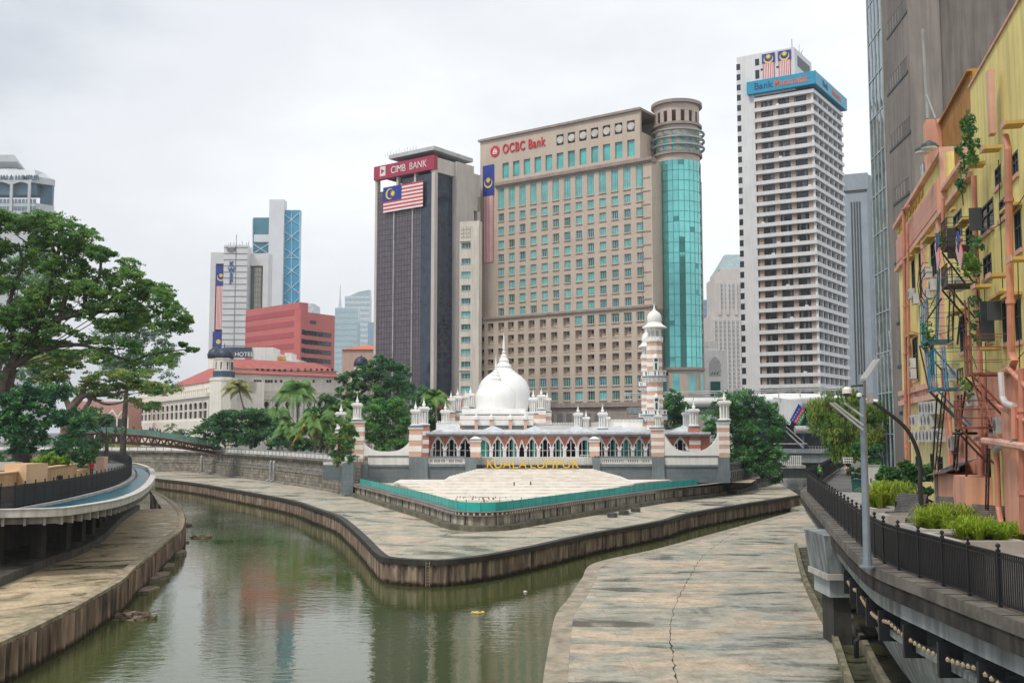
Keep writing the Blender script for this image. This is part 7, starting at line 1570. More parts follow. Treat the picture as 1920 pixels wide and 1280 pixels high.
MB().tube(cab, .025, 5).build('cable', M_black, ls)
mb = MB()
for i, (p, n) in enumerate(list(zip(arclen(near, 2.6), normals(arclen(near, 2.6))))): mb.obox(p - n * .3, p + n * .4, .14, 3.6, 4.6)
split_build('bracket', mb, M_black, ls)
# walkway pier
pr_ = thing('walkway_pier', 'white grey box pier propping the right walkway above the apron', 'pier', (15, 50, .45)); c = aty(1574, 1000, 50.5)
mb = MB(); mb.hexa([(c.x - .75, 50, 3.9), (c.x + .75, 50, 3.9), (c.x + .75, 53, 3.9), (c.x - .75, 53, 3.9)], [(c.x - 1.0, 49.6, 5.7), (c.x + .9, 49.6, 5.7), (c.x + .9, 53, 5.7), (c.x - 1.0, 53, 5.7)]); mb.build('upper_block', MATS['girder_pale'], pr_)
MB().box(c.x - .85, c.x + .85, 49.8, 53, 3.6, 3.88).build('ledge', M_conc_l, pr_); MB().box(c.x - .62, c.x + .7, 50.2, 52.8, 2.75, 3.6).build('lower_block', mat('pier_pale', (.42, .46, .47), .75, .12, .6, streak=.3), pr_)
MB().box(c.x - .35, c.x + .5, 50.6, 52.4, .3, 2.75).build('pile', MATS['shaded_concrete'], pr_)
for i, (px, py, lb) in enumerate(((1556, 1103, 'farthest'), (1577, 1150, 'middle'), (1606, 1205, 'nearest'))):
    b = atz(px, py + 28, Z_RB); mb = MB(); z = 1.35; mb.tube([(b.x, b.y, .4), (b.x, b.y, z - .15), (b.x + .15, b.y, z), (b.x + 2.6, b.y + .3, z + .05)], .11, 8); o = mb.build('drain_pipe', M_black); tag(o, 'black elbow drain pipe over the wet channel, ' + lb + ' of the three', 'pipe', 'elbow drain pipes on the right bank')
# lamp pole with cameras
YPp = 34.4; pp = atz(1626.5, 1063, Z_WALK); lp_ = thing('camera_pole', 'tall grey blue steel pole with white dome cameras on the right walkway', 'pole', pp); k = YPp / F
steel = mat('pole_steel', (.25, .31, .36), .4, .08, 1, metal=.2); topz = aty(1620, 700, YPp).z
MB().tube([(pp.x, pp.y, Z_WALK), (pp.x, pp.y, topz)], [.135, .095], 14).build('pole', steel, lp_); MB().lathe((pp.x, pp.y, Z_WALK), [(.26, 0), (.26, .05), (.16, .06), (.15, .3)], 14).build('base_flange', steel, lp_)
P_ = lambda px, py, dy=0: aty(px, py, YPp + dy)
mb = MB()
for a, b in (((1556, 755), (1618, 806)), ((1563, 755), (1618, 797)), ((1583, 755), (1618, 781))): mb.tube([P_(*a, .25), P_(*b)], .045, 6)
mb.build('stay_rod', mat('rod_grey', (.36, .38, .37), .5), lp_)
mb = MB(); mb.tube([P_(1618, 722), P_(1596, 724)], .04, 6); mb.tube([P_(1620, 742), P_(1612, 742)], .03, 6); mb.build('camera_arm', frame_d, lp_)
def domecam(px, py, r, n): q = P_(px, py); mb = MB(); mb.m = 0; mb.lathe((q.x, q.y, q.z), [(r * .5, r * .9), (r, r * .4), (r, -r * .5)], 14); mb.m = 1; mb.lathe((q.x, q.y, q.z), [(r * .7, -r * .5), (r * .62, -r), (0, -r * 1.25)], 14); mb.build(n, [M_white, frame_d], lp_)
domecam(1588, 733, .155, 'dome_camera'); domecam(1611, 741, .09, 'bullet_camera')
mb = MB(); a, b = P_(1619, 713), P_(1644, 677); w = Vector((0, .35, 0)); u = Vector((.0, 0, .07)); mb.hexa([a - w, b - w, b + w, a + w], [a - w + u, b - w + u, b + w + u, a + w + u]); mb.build('lamp_head', mat('lamp_grey', (.42, .42, .41), .5), lp_)
q = P_(1630, 746); MB().box(q.x - .06, q.x + .1, q.y - .1, q.y + .1, q.z - .16, q.z + .16).build('control_box', M_conc_l, lp_)
# white cabinet, teal pot, notice
def cab_thing(name, label, cat, px0, px1, yt, Y, m, zb=Z_WALK, d=.4):
    x0, x1 = aty(px0, yt, Y).x, aty(px1, yt, Y).x; z1 = aty(px0, yt, Y).z; t = thing(name, label, cat, ((x0 + x1) / 2, Y, zb)); MB().box(x0, x1, Y, Y + d, zb + .02, z1).build('body', m, t); return t, x0, x1, z1
t, x0, x1, z1 = cab_thing('utility_cabinet', 'tall white utility cabinet right behind the grey camera pole', 'cabinet', 1629, 1650, 873, 74, mat('cabinet_white', (.66, .66, .66), .5, .05, 1, streak=.1)); MB().box(x0 - .04, x1 + .04, 73.95, 74.45, z1, z1 + .06).build('lid', M_conc_l, t); MB().box(x0 + .08, x0 + .14, 73.95, 73.997, 7, 7.3).build('handle', M_black, t)
t, x0, x1, z1 = cab_thing('plant_pot', 'dark teal square planter pot left of the white cabinet', 'plant pot', 1603, 1619, 900, 77, mat('pot_teal', (.015, .10, .12), .4, .1, 1), d=.7); MB().box(x0 - .05, x1 + .05, 76.95, 77.75, z1, z1 + .08).build('lip', MATS['pot_teal'], t)
t, x0, x1, z1 = cab_thing('notice_sign', 'small white notice board with dark squares under the weeping tree', 'sign', 1581, 1599, 857, 104, M_white, 7.4, .06); mb = MB()
for i in range(4):
    for j in range(2): mb.box(x0 + .1 + i * .22, x0 + .24 + i * .22, 103.97, 103.99, 7.5 + j * .28, 7.66 + j * .28)
mb.build('notice_squares', mat('notice_dark', (.12, .16, .14), .6), t); MB().box((x0 + x1) / 2 - .04, (x0 + x1) / 2 + .04, 104.07, 104.13, Z_WALK, 8).build('post', M_black, t)
# curved black lamp
YLm = 48.5; L_ = lambda px, py: aty(px, py, YLm); mb = MB(); pts = [L_(1727.5, 985), L_(1727, 940), L_(1725, 905), L_(1725.5, 871), L_(1716, 834), L_(1697, 801), L_(1663, 772), L_(1632, 751)]
lt = thing('street_lamp', 'black lamp with a long arching arm over the right walkway planters', 'street lamp', (pts[0].x, YLm, Z_WALK)); sm = []
for i in range(len(pts) - 1):
    p0, p1, p2, p3 = pts[max(i - 1, 0)], pts[i], pts[i + 1], pts[min(i + 2, len(pts) - 1)]
    for kk_ in range(5): q = kk_ / 5; sm.append(.5 * (2 * p1 + (p2 - p0) * q + (2 * p0 - 5 * p1 + 4 * p2 - p3) * q * q + (3 * p1 - p0 - 3 * p2 + p3) * q ** 3))
sm.append(pts[-1]); mb.tube(sm, [.125 - .05 * i / len(sm) for i in range(len(sm))], 10); mb.build('arched_pole', mat('lamp_black', (.03, .034, .037), .4, .1, 1), lt)
q = pts[-1]; MB().box(q.x - .3, q.x + .1, q.y - .12, q.y + .12, q.z - .06, q.z + .05).build('lamp_head', M_conc_l, lt); MB().lathe((pts[0].x, YLm, Z_WALK), [(.25, 0), (.25, .04), (.14, .06)], 12).build('base_plate', M_black, lt)
# planters, benches, grasses
pave = mat_brick('path_pavers', (.40, .40, .39), (.35, .35, .345), (.22, .22, .21), .9, .45, axis='xy', msize=.012, vdirt=.2, bump=.1)
mb = MB(); wk = offset_line([p for p in rfl if p.y < 90], .25); wk2 = offset_line([p for p in rfl if p.y < 90], 4.6); poly_cap(mb, [(p.x, p.y) for p in wk] + [(p.x, p.y) for p in reversed(offset_line([p for p in rfl if p.y < 78], 5.4))], Z_WALK + .03); struct('right_walkway', mb, pave)
ston = mat('planter_stone', (.47, .45, .41), .85, .12, 1, bump=.2)
def planter(label, px0, px1, py, Y, dep=2.4, h=.45):
    x0, x1 = aty(px0, py, Y).x, aty(px1, py, Y).x; t = thing('stone_planter', label, 'planter', ((x0 + x1) / 2, Y, Z_WALK), 'low stone planters on the right walkway'); mb = MB()
    for a in ((x0, x1, Y, Y + .25), (x0, x1, Y + dep - .25, Y + dep), (x0, x0 + .25, Y + .25, Y + dep - .25), (x1 - .25, x1, Y + .25, Y + dep - .25)): mb.box(*a, Z_WALK + .02, Z_WALK + h)
    mb.build('rim', ston, t); MB().box(x0 + .25, x1 - .25, Y + .25, Y + dep - .25, Z_WALK, Z_WALK + h - .08).build('soil', mat('soil', (.05, .035, .025), .95, .3, 3), t)
planter('stone planter behind the grey pole filled with bright grass', 1640, 1700, 960, 55, 4.5); planter('small bare stone planter at the foot of the arching lamp', 1665, 1738, 975, 50.5, 1.6)
planter('stone planter with the biggest grass clump under the arching lamp', 1733, 1812, 1000, 43.5, 3.0); planter('nearest stone planter with spiky grass before the orange pillar', 1798, 1925, 1022, 38.5, 3.4, .5)
GM = [grass_mesh(520, .85, 1.15, i, LM['lime'] if i != 1 else LM['lawn'], .022) for i in range(3)]
for i, (px, Y, s, lb) in enumerate(((1652, 58, 1.15, 'bright grass clump directly behind the grey pole'), (1678, 57.5, 1.2, 'bright grass clump left of the first bench'), (1664, 62, 1.0, 'rear grass clump between pole and bench'), (1748, 45, 1.05, 'left grass clump under the arching lamp'), (1776, 45.3, 1.25, 'tallest yellow green grass clump mid planter'), (1798, 46, .85, 'small grass clump at the right of the lamp planter'),
        (1822, 40.5, 1.05, 'spiky grass clump before the third bench'), (1848, 40.8, .75, 'short grass clump between two spiky clumps'), (1878, 40, .85, 'grass clump nearest the orange columns'), (1905, 40.2, .6, 'lowest grass clump at the right frame edge'))):
    q = aty(px, 900, Y); o = inst('grass_clump', GM[i % 3], None, (q.x, Y, Z_WALK + .35), i * 1.1, (s, s, s * (.95 if i < 3 else .68))); tag(o, lb, 'plant', 'grass clumps in the stone planters')
wood = mat_brick('dark_slats', (.075, .075, .08), (.055, .055, .06), (.012, .012, .012), 4, .09, msize=.018, vdirt=.2)
slat = mat('slat_grey', (.105, .10, .10), .7, .2, 3)
def bench_mesh():
    r = []
    m = MB()
    for i in range(9): m.box(-.95, .95, -.65 + i * .085, -.585 + i * .085, .40, .44)
    r.append(('seat', m.mesh('seat', slat))); m = MB()
    for i in range(11): t = i / 10; y = .12 + t * .42; z = .46 + t * .82; m.hexa([(-.95, y, z), (.95, y, z), (.95, y + .035, z - .015), (-.95, y + .035, z - .015)], [(-.95, y + .03, z + .062), (.95, y + .03, z + .062), (.95, y + .065, z + .05), (-.95, y + .065, z + .05)])
    r.append(('backrest', m.mesh('backrest', slat))); m = MB()
    for x in (-.9, .9): m.prism([(x - .04, -.62), (x + .04, -.62), (x + .04, .2), (x - .04, .2)], 0, .4); m.prism([(x - .03, .2), (x + .03, .2), (x + .03, .62), (x - .03, .62)], .02, .9); m.hexa([(x - .04, .18, 0), (x + .04, .18, 0), (x + .04, .75, 0), (x - .04, .75, 0)], [(x - .04, .55, 1.25), (x + .04, .55, 1.25), (x + .04, .66, 1.25), (x - .04, .66, 1.25)])
    r.append(('side_panel', m.mesh('side_panel', M_black))); return r
BM = bench_mesh()
for px, Y, rz, lb in ((1700, 53.0, -1.0, 'dark slatted lounger bench directly left of the arching lamp'), (1772, 50.5, -1.05, 'slatted bench behind the tallest grass clump, in front of the orange block'), (1842, 44.8, -1.05, 'slatted bench nearest the viewer beside the orange columns'), (1722, 47.5, -1.0, 'low dark bench glimpsed between fence and lamp planter')):
    q = aty(px, 960, Y); t = thing('slatted_bench', lb, 'bench', (q.x, Y, Z_WALK), 'slatted benches on the right walkway')
    for n, me in BM: inst(n, me, t, (q.x, Y, Z_WALK))
    t.rotation_euler.z = rz; t.scale = (.9, .9, 1.0 if px != 1722 else .6)
tree('flowering_shrub', 'tall leafy shrub with pale flowers behind the teal pot', None, None, 80, fill([(1592, 880), (1605, 862), (1640, 862), (1655, 885), (1640, 905), (1595, 905)], 22, 10, 7, 51), [LM['mid'], LM['rain2'], mat('petal', (.7, .55, .45), .6)], .26, 200, cat='shrub', weights=[.55, .37, .08], base=Z_WALK)
tree('broadleaf_shrub', 'big leaved dark green shrub mass before the salmon downpipes', None, None, 66, fill([(1648, 885), (1680, 872), (1745, 880), (1752, 915), (1730, 930), (1660, 925)], 26, 13, 9, 52), [LM['mid'], LM['dark'], LM['rain']], .55, 90, cat='shrub', base=Z_WALK)
tree('path_shrub', 'dark low shrubs beside the far walkway under the weeping tree', None, None, 96, fill([(1600, 835), (1650, 835), (1655, 868), (1605, 868)], 14, 11, 7, 53), [LM['dark'], LM['mid']], .35, 200, cat='shrub', base=Z_WALK)

# ---------------- yellow heritage building ----------------
yc = Vector((.3754 * 82, 82)); fy = Face(yc, yc - Vector((.2497, 1)) * 68); ZT = 27.1
yel = mat('yellow_render', (.86, .72, .26), .7, .07, .35, bump=.15, streak=.2); yelp = mat('yellow_pale', (.86, .74, .34), .7, .05, .4, streak=.1)
sal = mat('salmon_render', (.76, .38, .26), .7, .08, .4, bump=.1, streak=.16); sal2 = mat('salmon_panels', (.72, .42, .32), .75, .08, .6, streak=.15); salp = mat('salmon_pipe', (.66, .28, .19), .5, .12, 1, streak=.3)
yb = thing('heritage_building', 'yellow building with salmon bands and pipes along the right walkway', 'building', (yc.x, yc.y, Z_WALK)); Z_ = fy.z_at; U_ = fy.u_at
uS = U_(1826, 300); zc1 = Z_(1770, 277); zcrn = Z_(1692, 395)
wn = []   # dark window openings px0,px1,py0,py1
for a, b, c, d in ((1840, 1866, 380, 435), (1876, 1891, 372, 408), (1788, 1803, 398, 450), (1812, 1826, 422, 487), (1882, 1900, 560, 642), (1710, 1716, 486, 560), (1724, 1732, 470, 560), (1746, 1756, 452, 520), (1712, 1722, 632, 712), (1745, 1752, 640, 705), (1800, 1812, 590, 660), (1795, 1806, 690, 740), (1846, 1862, 478, 520), (1905, 1918, 395, 470), (1900, 1912, 285, 330), (1868, 1880, 312, 350), (1850, 1864, 585, 640), (1735, 1741, 560, 600), (1776, 1786, 590, 640), (1776, 1785, 500, 540), (1906, 1918, 560, 640), (1856, 1873, 782, 812), (1717, 1724, 855, 880), (1745, 1752, 850, 890), (1758, 1768, 855, 885), (1843, 1850, 742, 760)):
    m = (a + b) / 2; u0, u1 = U_(a, (c + d) / 2), U_(b, (c + d) / 2); wn.append((u0, u1, Z_(m, d), Z_(m, c)))
wn += [(U_(1905, 900), U_(1918, 900), Z_WALK, Z_(1911, 850)), (U_(1836, 900), U_(1880, 900), Z_WALK, Z_(1858, 850)), (U_(1795, 900), U_(1818, 900), Z_WALK, Z_(1805, 840))]
zlow = Z_(1880, 700)
mb = MB(); mb2 = MB(); up_h = [h for h in wn if h[2] > zlow]; lo_h = [h for h in wn if h[3] < zlow + 3]
uM = U_(1772, 300); ZM = zc1 - 2.6; grid_wall(fy, mb, 0, uM, zlow, zc1 - .3, up_h, -.5, 0); grid_wall(fy, mb, uM, uS, zlow, ZM, up_h, -.5, -.03); grid_wall(fy, mb, uS, fy.L, zlow, ZT + .6, up_h, -.5, .05)
fy.box(mb, 0, uM, Z_WALK, zc1 - .35, -14, -1.6); fy.box(mb, uM, uS, Z_WALK, ZM - .05, -14, -1.6); fy.box(mb, uS, fy.L, Z_WALK, ZT + .55, -14, -1.5); mb.build('wall', yel, yb)
grid_wall(fy, mb2, 0, U_(1795, 800), Z_WALK, zlow, lo_h, -.5, -.002); mb2.build('lower_wall', yelp, yb)
mb = MB(); grid_wall(fy, mb, U_(1795, 800), fy.L, Z_WALK, zlow, lo_h, -.5, .1)
zf0, zf1 = Z_(1764, 402), Z_(1764, 332); fy.box(mb, .3, U_(1764, 360), zf0, zf1, 0, .18); mb.build('salmon_wall', sal, yb)
mb = MB(); fy.box(mb, .8, U_(1763, 360) - .2, zf0 + .3, zf1 - .2, .18, .22); mb.build('frieze', mat_brick('frieze_panels', (.62, .33, .26), (.60, .31, .24), (.48, .25, .18), 40, .5, msize=.02, vdirt=.1), yb)
mb = MB(); fy.box(mb, -.3, uM, zc1 - .3, zc1, -.6, .32); fy.box(mb, uM, uS, ZM, ZM + .2, -.6, .3); fy.box(mb, uM - .3, uM, ZM - 1, zc1 - .3, -.2, .3); fy.box(mb, -.2, uS, zf0 - .25, zf0, 0, .3); fy.box(mb, uS - .1, fy.L, ZT + .6, ZT + .72, -.6, .14)
for py in (733, 752): z = Z_(1706, py); fy.box(mb, -.1, U_(1760, 740), z - .25, z + .12, 0, .35)
fy.box(mb, -.1, U_(1760, 740), Z_(1706, 752), Z_(1706, 735), 0, .15)
for px in (1703, 1735, 1766): u = U_(px, 500); fy.box(mb, u - .35, u + .35, zlow, zf0, 0, .22)
fy.box(mb, U_(1885, 300) - .3, U_(1885, 300) + .3, Z_(1888, 245), Z_(1888, 117), .35, .6); fy.box(mb, uS - .15, uS + .5, Z_(1828, 310), ZT - 2, .35, .5); mb.build('salmon_trim', sal2, yb)
mb = MB()
for i in range(9): u = 1.0 + i * 1.6; fy.box(mb, u, u + 1.0, zf1 + .9, zc1 - .9, .0, .09)
mb.build('parapet_vents', mat('vent_ochre', (.55, .36, .06), .8, .2, 3), yb)
gp = win_proto(frame_d, [dkglass], .09, mull=1, transom=.6, recess=.06, sill=(sal2, .10, .18))
for h in wn:
    w_, hh = h[1] - h[0], h[3] - h[2]; big = hh > 3.4 and h[2] > 12; q, ms = gp(MB(), abs(w_), hh, 0) if h[2] > Z_WALK + .1 else (MB().box(-abs(w_) / 2, abs(w_) / 2, 1.2, 1.3, -hh / 2, hh / 2), [frame_d])
    ang = fy.ang + (math.pi if fy.u.cross(-fy.n) < 0 else 0); inst('window', q.mesh('window', ms), yb, fy.pt((h[0] + h[1]) / 2, (h[2] + h[3]) / 2, .05 if h[0] > uS else 0), ang)
shm = MB()
for a, b, c, d in ((1858, 1868, 388, 432), (1812, 1818, 425, 485), (1896, 1901, 563, 600), (1882, 1886, 563, 640)): u0 = U_(a, (c + d) / 2); fy.box(shm, u0, u0 + .08, Z_(a, d), Z_(a, c), .4, .95)
split_build('shutter', shm, frame_d, yb)
mb = MB()
for a, b, c in ((1839, 1880, 285), (1812, 1860, 314), (1878, 1935, 240), (1822, 1872, 540), (1850, 1893, 520), (1889, 1935, 490), (1846, 1862, 640), (1780, 1800, 396), (1838, 1868, 655)):
    m = (a + b) / 2; u0, u1 = U_(a, c), U_(b, c); z = Z_(m, c); D_ = 1.0 if b - a > 25 else .5; u0 = U_(a, c, D_); z = Z_(a, c, D_); fy.box(mb, u0, max(u1, u0 + .8), z - .07, z + .07, .3, D_)
split_build('canopy', mb, mat('canopy_ochre', (.62, .42, .13), .75, .12, .6, streak=.1), yb)
mb = MB()
for a, b, c in ((1839, 1880, 285), (1812, 1860, 314), (1878, 1935, 240), (1822, 1872, 540), (1850, 1893, 520), (1889, 1935, 490)): z = Z_(a, c, 1.0); u0 = U_(a, c, 1.0); fy.box(mb, u0 - .04, max(U_(b, c), u0 + .8) + .04, z - .1, z + .11, 1.0, 1.05)
split_build('canopy_edge', mb, sal2, yb)
def pipe(pts, r, m=salp, d=.55, n=8, name='downpipe'):
    r *= .74; P = [fy.pt(*fy.uz(px, py, d), d) for px, py in pts]; mb = MB(); mb.tube(P, r, n)
    for i in range(len(P) - 1):
        a, b = P[i], P[i + 1]
        if abs(a.z - b.z) > 3:
            for j in range(int(abs(a.z - b.z) / 3)): c = a.lerp(b, (j + .5) / int(abs(a.z - b.z) / 3)); mb.tube([c - Vector((0, 0, .08)), c + Vector((0, 0, .08))], r * 1.3, n)
    mb.build(name, m, yb)
pipe([(1703, 386), (1694, 392), (1695, 440), (1700, 880)], .17); pipe([(1702, 420), (1706, 870)], .12); pipe([(1768, 372), (1769, 470)], .14); pipe([(1768, 690), (1782, 880)], .16); pipe([(1773, 690), (1788, 880)], .13); pipe([(1826, 330), (1830, 480), (1838, 700), (1841, 955)], .17); pipe([(1885, 255), (1890, 280), (1896, 660), (1903, 676), (1898, 690), (1878, 700)], .19, d=.85); pipe([(1843, 700), (1855, 960)], .12); pipe([(1868, 840), (1872, 950), (1878, 985)], .16, d=.9); pipe([(1890, 690), (1925, 725)], .13, d=1.0); pipe([(1870, 760), (1925, 790)], .11, d=1.0); pipe([(1917, 690), (1919, 1000)], .2, d=1.0)
pipe([(1877, 698), (1880, 745), (1886, 756), (1902, 762)], .17, mat('pvc_white', (.62, .60, .60), .4, .08, 2), d=1.1, name='white_pipe'); pipe([(1902, 762), (1903, 822)], .17, salp, d=1.1); pipe([(1903, 822), (1898, 832), (1872, 836), (1868, 845)], .16, MATS['pvc_grey'], d=1.1, name='grey_pipe')
pipe([(1846, 826), (1925, 838)], .22, sal2, d=1.1, name='salmon_beam'); pipe([(1825, 822), (1880, 826)], .12, sal2, d=1.0, name='salmon_beam')
mb = MB(); fy.box(mb, U_(1820, 910), U_(1833, 910), Z_WALK, Z_(1826, 860), .1, .55); fy.box(mb, U_(1918, 940), U_(1945, 940), Z_WALK, Z_(1925, 700), .1, .7); split_build('orange_column', mb, sal, yb)
mb = MB(); fy.box(mb, U_(1882, 910), U_(1904, 910), Z_WALK, Z_(1893, 845), .1, .5); mb.build('yellow_column', yel, yb)
# rooftop sheds
mb = MB(); 
us0, us1 = U_(1765, 240, -2), U_(1823, 230, -2); n = 34
for i in range(n): u = us0 + (us1 - us0) * i / n; fy.box(mb, u, u + (us1 - us0) / n * .55, zc1 - 1, zc1 + 5.2, -2.12, -2)
fy.box(mb, us0, us1, zc1 - 1, zc1 + 5.2, -6, -2.1); fy.box(mb, us0 - .2, us1, zc1 + 5.2, zc1 + 5.35, -6, -1.8); mb.build('rooftop_cladding', mat('ochre_sheet', (.42, .20, .035), .6, .15, 1, streak=.2), yb)
mb = MB(); fy.box(mb, U_(1731, 240, -1), us0, zc1 - 1, zc1 + 5.6, -4, -1.0); fy.box(mb, U_(1721, 270, -1), U_(1731, 270, -1), zc1 - 1, zc1 + 3, -3, -1.2); mb.build('stair_head', sal, yb)
mb = MB(); fy.box(mb, U_(1722, 290, -1), U_(1728, 290, -1), zc1 + .3, zc1 + 3.2, -1.2, -1.1); fy.box(mb, U_(1742, 290, -1) , U_(1750, 290, -1), zc1 - .5, zc1 + 1.9, -1.0, -.9); mb.build('rooftop_window', dkglass, yb)
fq = lambda px, py, d: fy.pt(*fy.uz(px, py, d), d)
mb = MB(); mb.tube([fq(1739, 222, -1.5), fq(1729.5, 55, -1.5)], .1, 6); mb.tube([fq(1737, 177, -1.5), fq(1754, 222, -1.5)], .06, 5); mb.build('mast', mat('mast_grey', (.3, .31, .3), .5), yb)
for i, (px, py) in enumerate(((1729, 283), (1742, 275))):
    c = fq(px, py, .9); mb = MB(); mb.m = 0; mb.lathe(c, [(.1, .35), (.42, .12), (.46, -.05)], 14); mb.m = 1; mb.lathe(c, [(.44, -.05), (.42, -.16), (.3, -.22), (0, -.24)], 14); mb.m = 0; mb.tube([c + Vector((0, 0, .3)), c + Vector((.7, .3, .1))], .04, 5); mb.build('floodlight', [frame_d, mat('lens', (.5, .55, .55), .2)], yb)
cbm = MB(); r_c = random.Random(9)
for i in range(9):
    xa, ya, xb_, yb2 = ((1700, 470, 1765, 430), (1705, 620, 1825, 600), (1768, 480, 1835, 700), (1835, 430, 1925, 360), (1838, 690, 1920, 660), (1712, 735, 1800, 760), (1846, 540, 1850, 800), (1872, 300, 1880, 540), (1908, 480, 1912, 700))[i]; a, b = fq(xa, ya, .25), fq(xb_, yb2, .25)
    cbm.tube([a.lerp(b, k / 8) - Vector((0, 0, .5 * math.sin(k / 8 * math.pi))) for k in range(9)], .022, 4)
split_build('wall_cable', cbm, M_black, yb)
mb = MB()
for h in wn:
    if h[2] > zlow and h[3] - h[2] > 1.6: fy.box(mb, h[0] - .3, h[1] + .3, h[3] + .1, h[3] + .22, .05, .55)
split_build('window_hood', mb, MATS['canopy_ochre'], yb)
# air conditioners
ac = MB(); ac.m = 0; ac.box(-.42, .42, -.32, 0, 0, .62); ac.m = 1; 
for v in range(1): k0 = len(ac.v); ac.lathe((0, 0, 0), [(0, 0), (.22, 0), (.22, .01), (0, .01)], 12); 
for i in range(k0, len(ac.v)): v = ac.v[i]; ac.v[i] = (v[0] - .08, -.325 - v[2], v[1] + .31)
ac = ac.mesh('air_conditioner', [mat('ac_white', (.58, .58, .56), .5, .12, 2, streak=.2), mat('ac_grille', (.12, .13, .14), .6)])
acs = [(x, 776, 0) for x in (1738, 1744, 1750, 1756, 1762)] + [(x, 799, 0) for x in (1719, 1725, 1741, 1748, 1755)] + [(x, 828, 0) for x in (1717, 1724, 1731, 1738, 1745, 1752, 1759, 1766, 1772)] + [(1714, 560, 0), (1722, 570, 0), (1745, 522, 0), (1755, 545, 0), (1747, 560, 0), (1790, 715, 1), (1796, 844, 1), (1883, 812, 1), (1832, 760, 1), (1716, 690, 0), (1717, 710, 0), (1780, 540, 1), (1806, 545, 1)]
for i, (px, py, b_) in enumerate(acs):
    c = fq(px, py, .3 if px < 1826 else .5); ang = fy.ang + (math.pi if fy.u.cross(-fy.n) < 0 else 0); o = inst('air_conditioner', ac, yb, c, ang + (0 if i % 3 else .1), 1.25 if py > 740 and px < 1800 else 1.1)
# fire escape
fe = thing('fire_escape', 'rusty black and blue fire escape of platforms and ladders on the yellow building', 'fire escape', fq(1765, 900, 1)); blue = mat('paint_blue', (.02, .20, .34), .5, .2, 2); rust = mat('rust_black', (.05, .035, .03), .7, .4, 3); rustr = mat('rust_red', (.25, .085, .055), .7, .3, 3)
def platform(a, b, py, m, d=1.7, rail=1.0):
    u0, u1 = U_(a, py, d), U_(b, py, .35); u1 = max(u1, u0 + 1.6); z = Z_(a, py, d); mb = MB(); fy.box(mb, u0, u1, z - .1, z, .35, d)
    for s in range(3): zz = z + rail * (s + 1) / 3; fy.box(mb, u0, u1, zz - .03, zz, d - .03, d); fy.box(mb, u0, u0 + .03, zz - .03, zz, .35, d); fy.box(mb, u1 - .03, u1, zz - .03, zz, .35, d)
    for i in range(5): u = u0 + (u1 - u0) * i / 4; fy.box(mb, u - .025, u + .025, z, z + rail, d - .04, d + .005)
    for u in (u0, u1): mb.tube([fy.pt(u, z - .1, d), fy.pt(u, z - 1.9, .35)], .05, 5)
    mb.build('platform', m, fe)
platform(1766, 1824, 540, rust); platform(1726, 1789, 644, blue, 1.7, 2.2); platform(1742, 1818, 730, blue, 1.9, 2.0); platform(1809, 1851, 702, rustr, 1.9, 1.6); platform(1790, 1862, 800, rustr, 1.9, 1.2); platform(1766, 1805, 470, rust, 1.5, 1.4)
def ladder(p, q, w, m, d, ms, n=None):
    a, b = fq(*p, d), fq(*q, d); s = Vector((fy.u.x, fy.u.y, 0)) * w / 2; mb = MB(); mb.tube([a - s, b - s], .04, 5); mb.tube([a + s, b + s], .04, 5); n = n or int((a - b).length / .4)
    for i in range(n): c = a.lerp(b, (i + .5) / n); mb.tube([c - s, c + s], .022, 4)
    mb.build('ladder', m, fe)
ladder((1760, 505), (1756, 640), .6, blue, 1.5, 0); ladder((1785, 545), (1782, 640), 1.3, rust, 1.3, 0); ladder((1768, 650), (1775, 730), .7, blue, 1.6, 0); ladder((1729, 600), (1745, 730), .8, blue, 1.5, 0); ladder((1770, 735), (1756, 885), 1.1, rust, 1.6, 0); ladder((1800, 740), (1790, 885), .9, rust, 1.5, 0); ladder((1828, 706), (1855, 800), 1.2, rustr, 1.7, 0); ladder((1853, 840), (1850, 955), .5, rust, 1.2, 0); ladder((1812, 560), (1818, 700), .9, rustr, 1.4, 0)
mb = MB()
for a, b in (((1744, 733), (1812, 800)), ((1810, 733), (1788, 880)), ((1724, 648), (1742, 730)), ((1757, 740), (1748, 890)), ((1765, 560), (1738, 600)), ((1800, 600), (1795, 645)), ((1812, 800), (1812, 950)), ((1786, 545), (1806, 572))): mb.tube([fq(*a, 1.6), fq(*b, 1.2)], .05, 5)
mb.build('brace', rust, fe)
mb = MB(); c0 = fq(1737, 535, 1.2)
for k in range(3): mb.tube([c0 + Vector((math.cos(t / 10 * 6.28) * .5 + k * .1, 0, math.sin(t / 10 * 6.28) * (1.4 - k * .3))) for t in range(2, 10)], .025, 4)
c1 = fq(1809, 812, 1.6); mb.lathe(c1, [(.5, -.06), (.55, 0), (.5, .06)], 14); split_build('hanging_cable', mb, M_black, fe)
sf = flagmesh(1.5, .95, False)
for px, py, rz, ry, lb in ((1761, 463, .5, 1.15, 'drooping striped flag on the fire escape left side'), (1802, 455, .3, .8, 'small tilted flag on a stick above the fire escape platform')):
    o = inst('national_flag', sf, None, fq(px, py, 1.9), fy.ang + math.pi); o.rotation_euler = (0, ry, fy.ang + (math.pi if fy.u.cross(-fy.n) < 0 else 0)); tag(o, lb, 'flag')
mb = MB(); fy.box(mb, U_(1752, 930, 1.6), U_(1812, 930, 1.6), Z_WALK, Z_(1782, 888, 1.6), .4, 1.6); o = mb.build('bin_enclosure', sal); tag(o, 'plain salmon masonry enclosure below the fire escape', 'enclosure')
mb = MB(); fy.box(mb, U_(1753.5, 930, 1.6) + .3, U_(1753, 930, 1.6) + 1.3, Z_WALK + .2, Z_(1782, 893, 1.6), 1.6, 1.64); mb.build('door', mat('door_grey', (.22, .18, .15), .8), o)
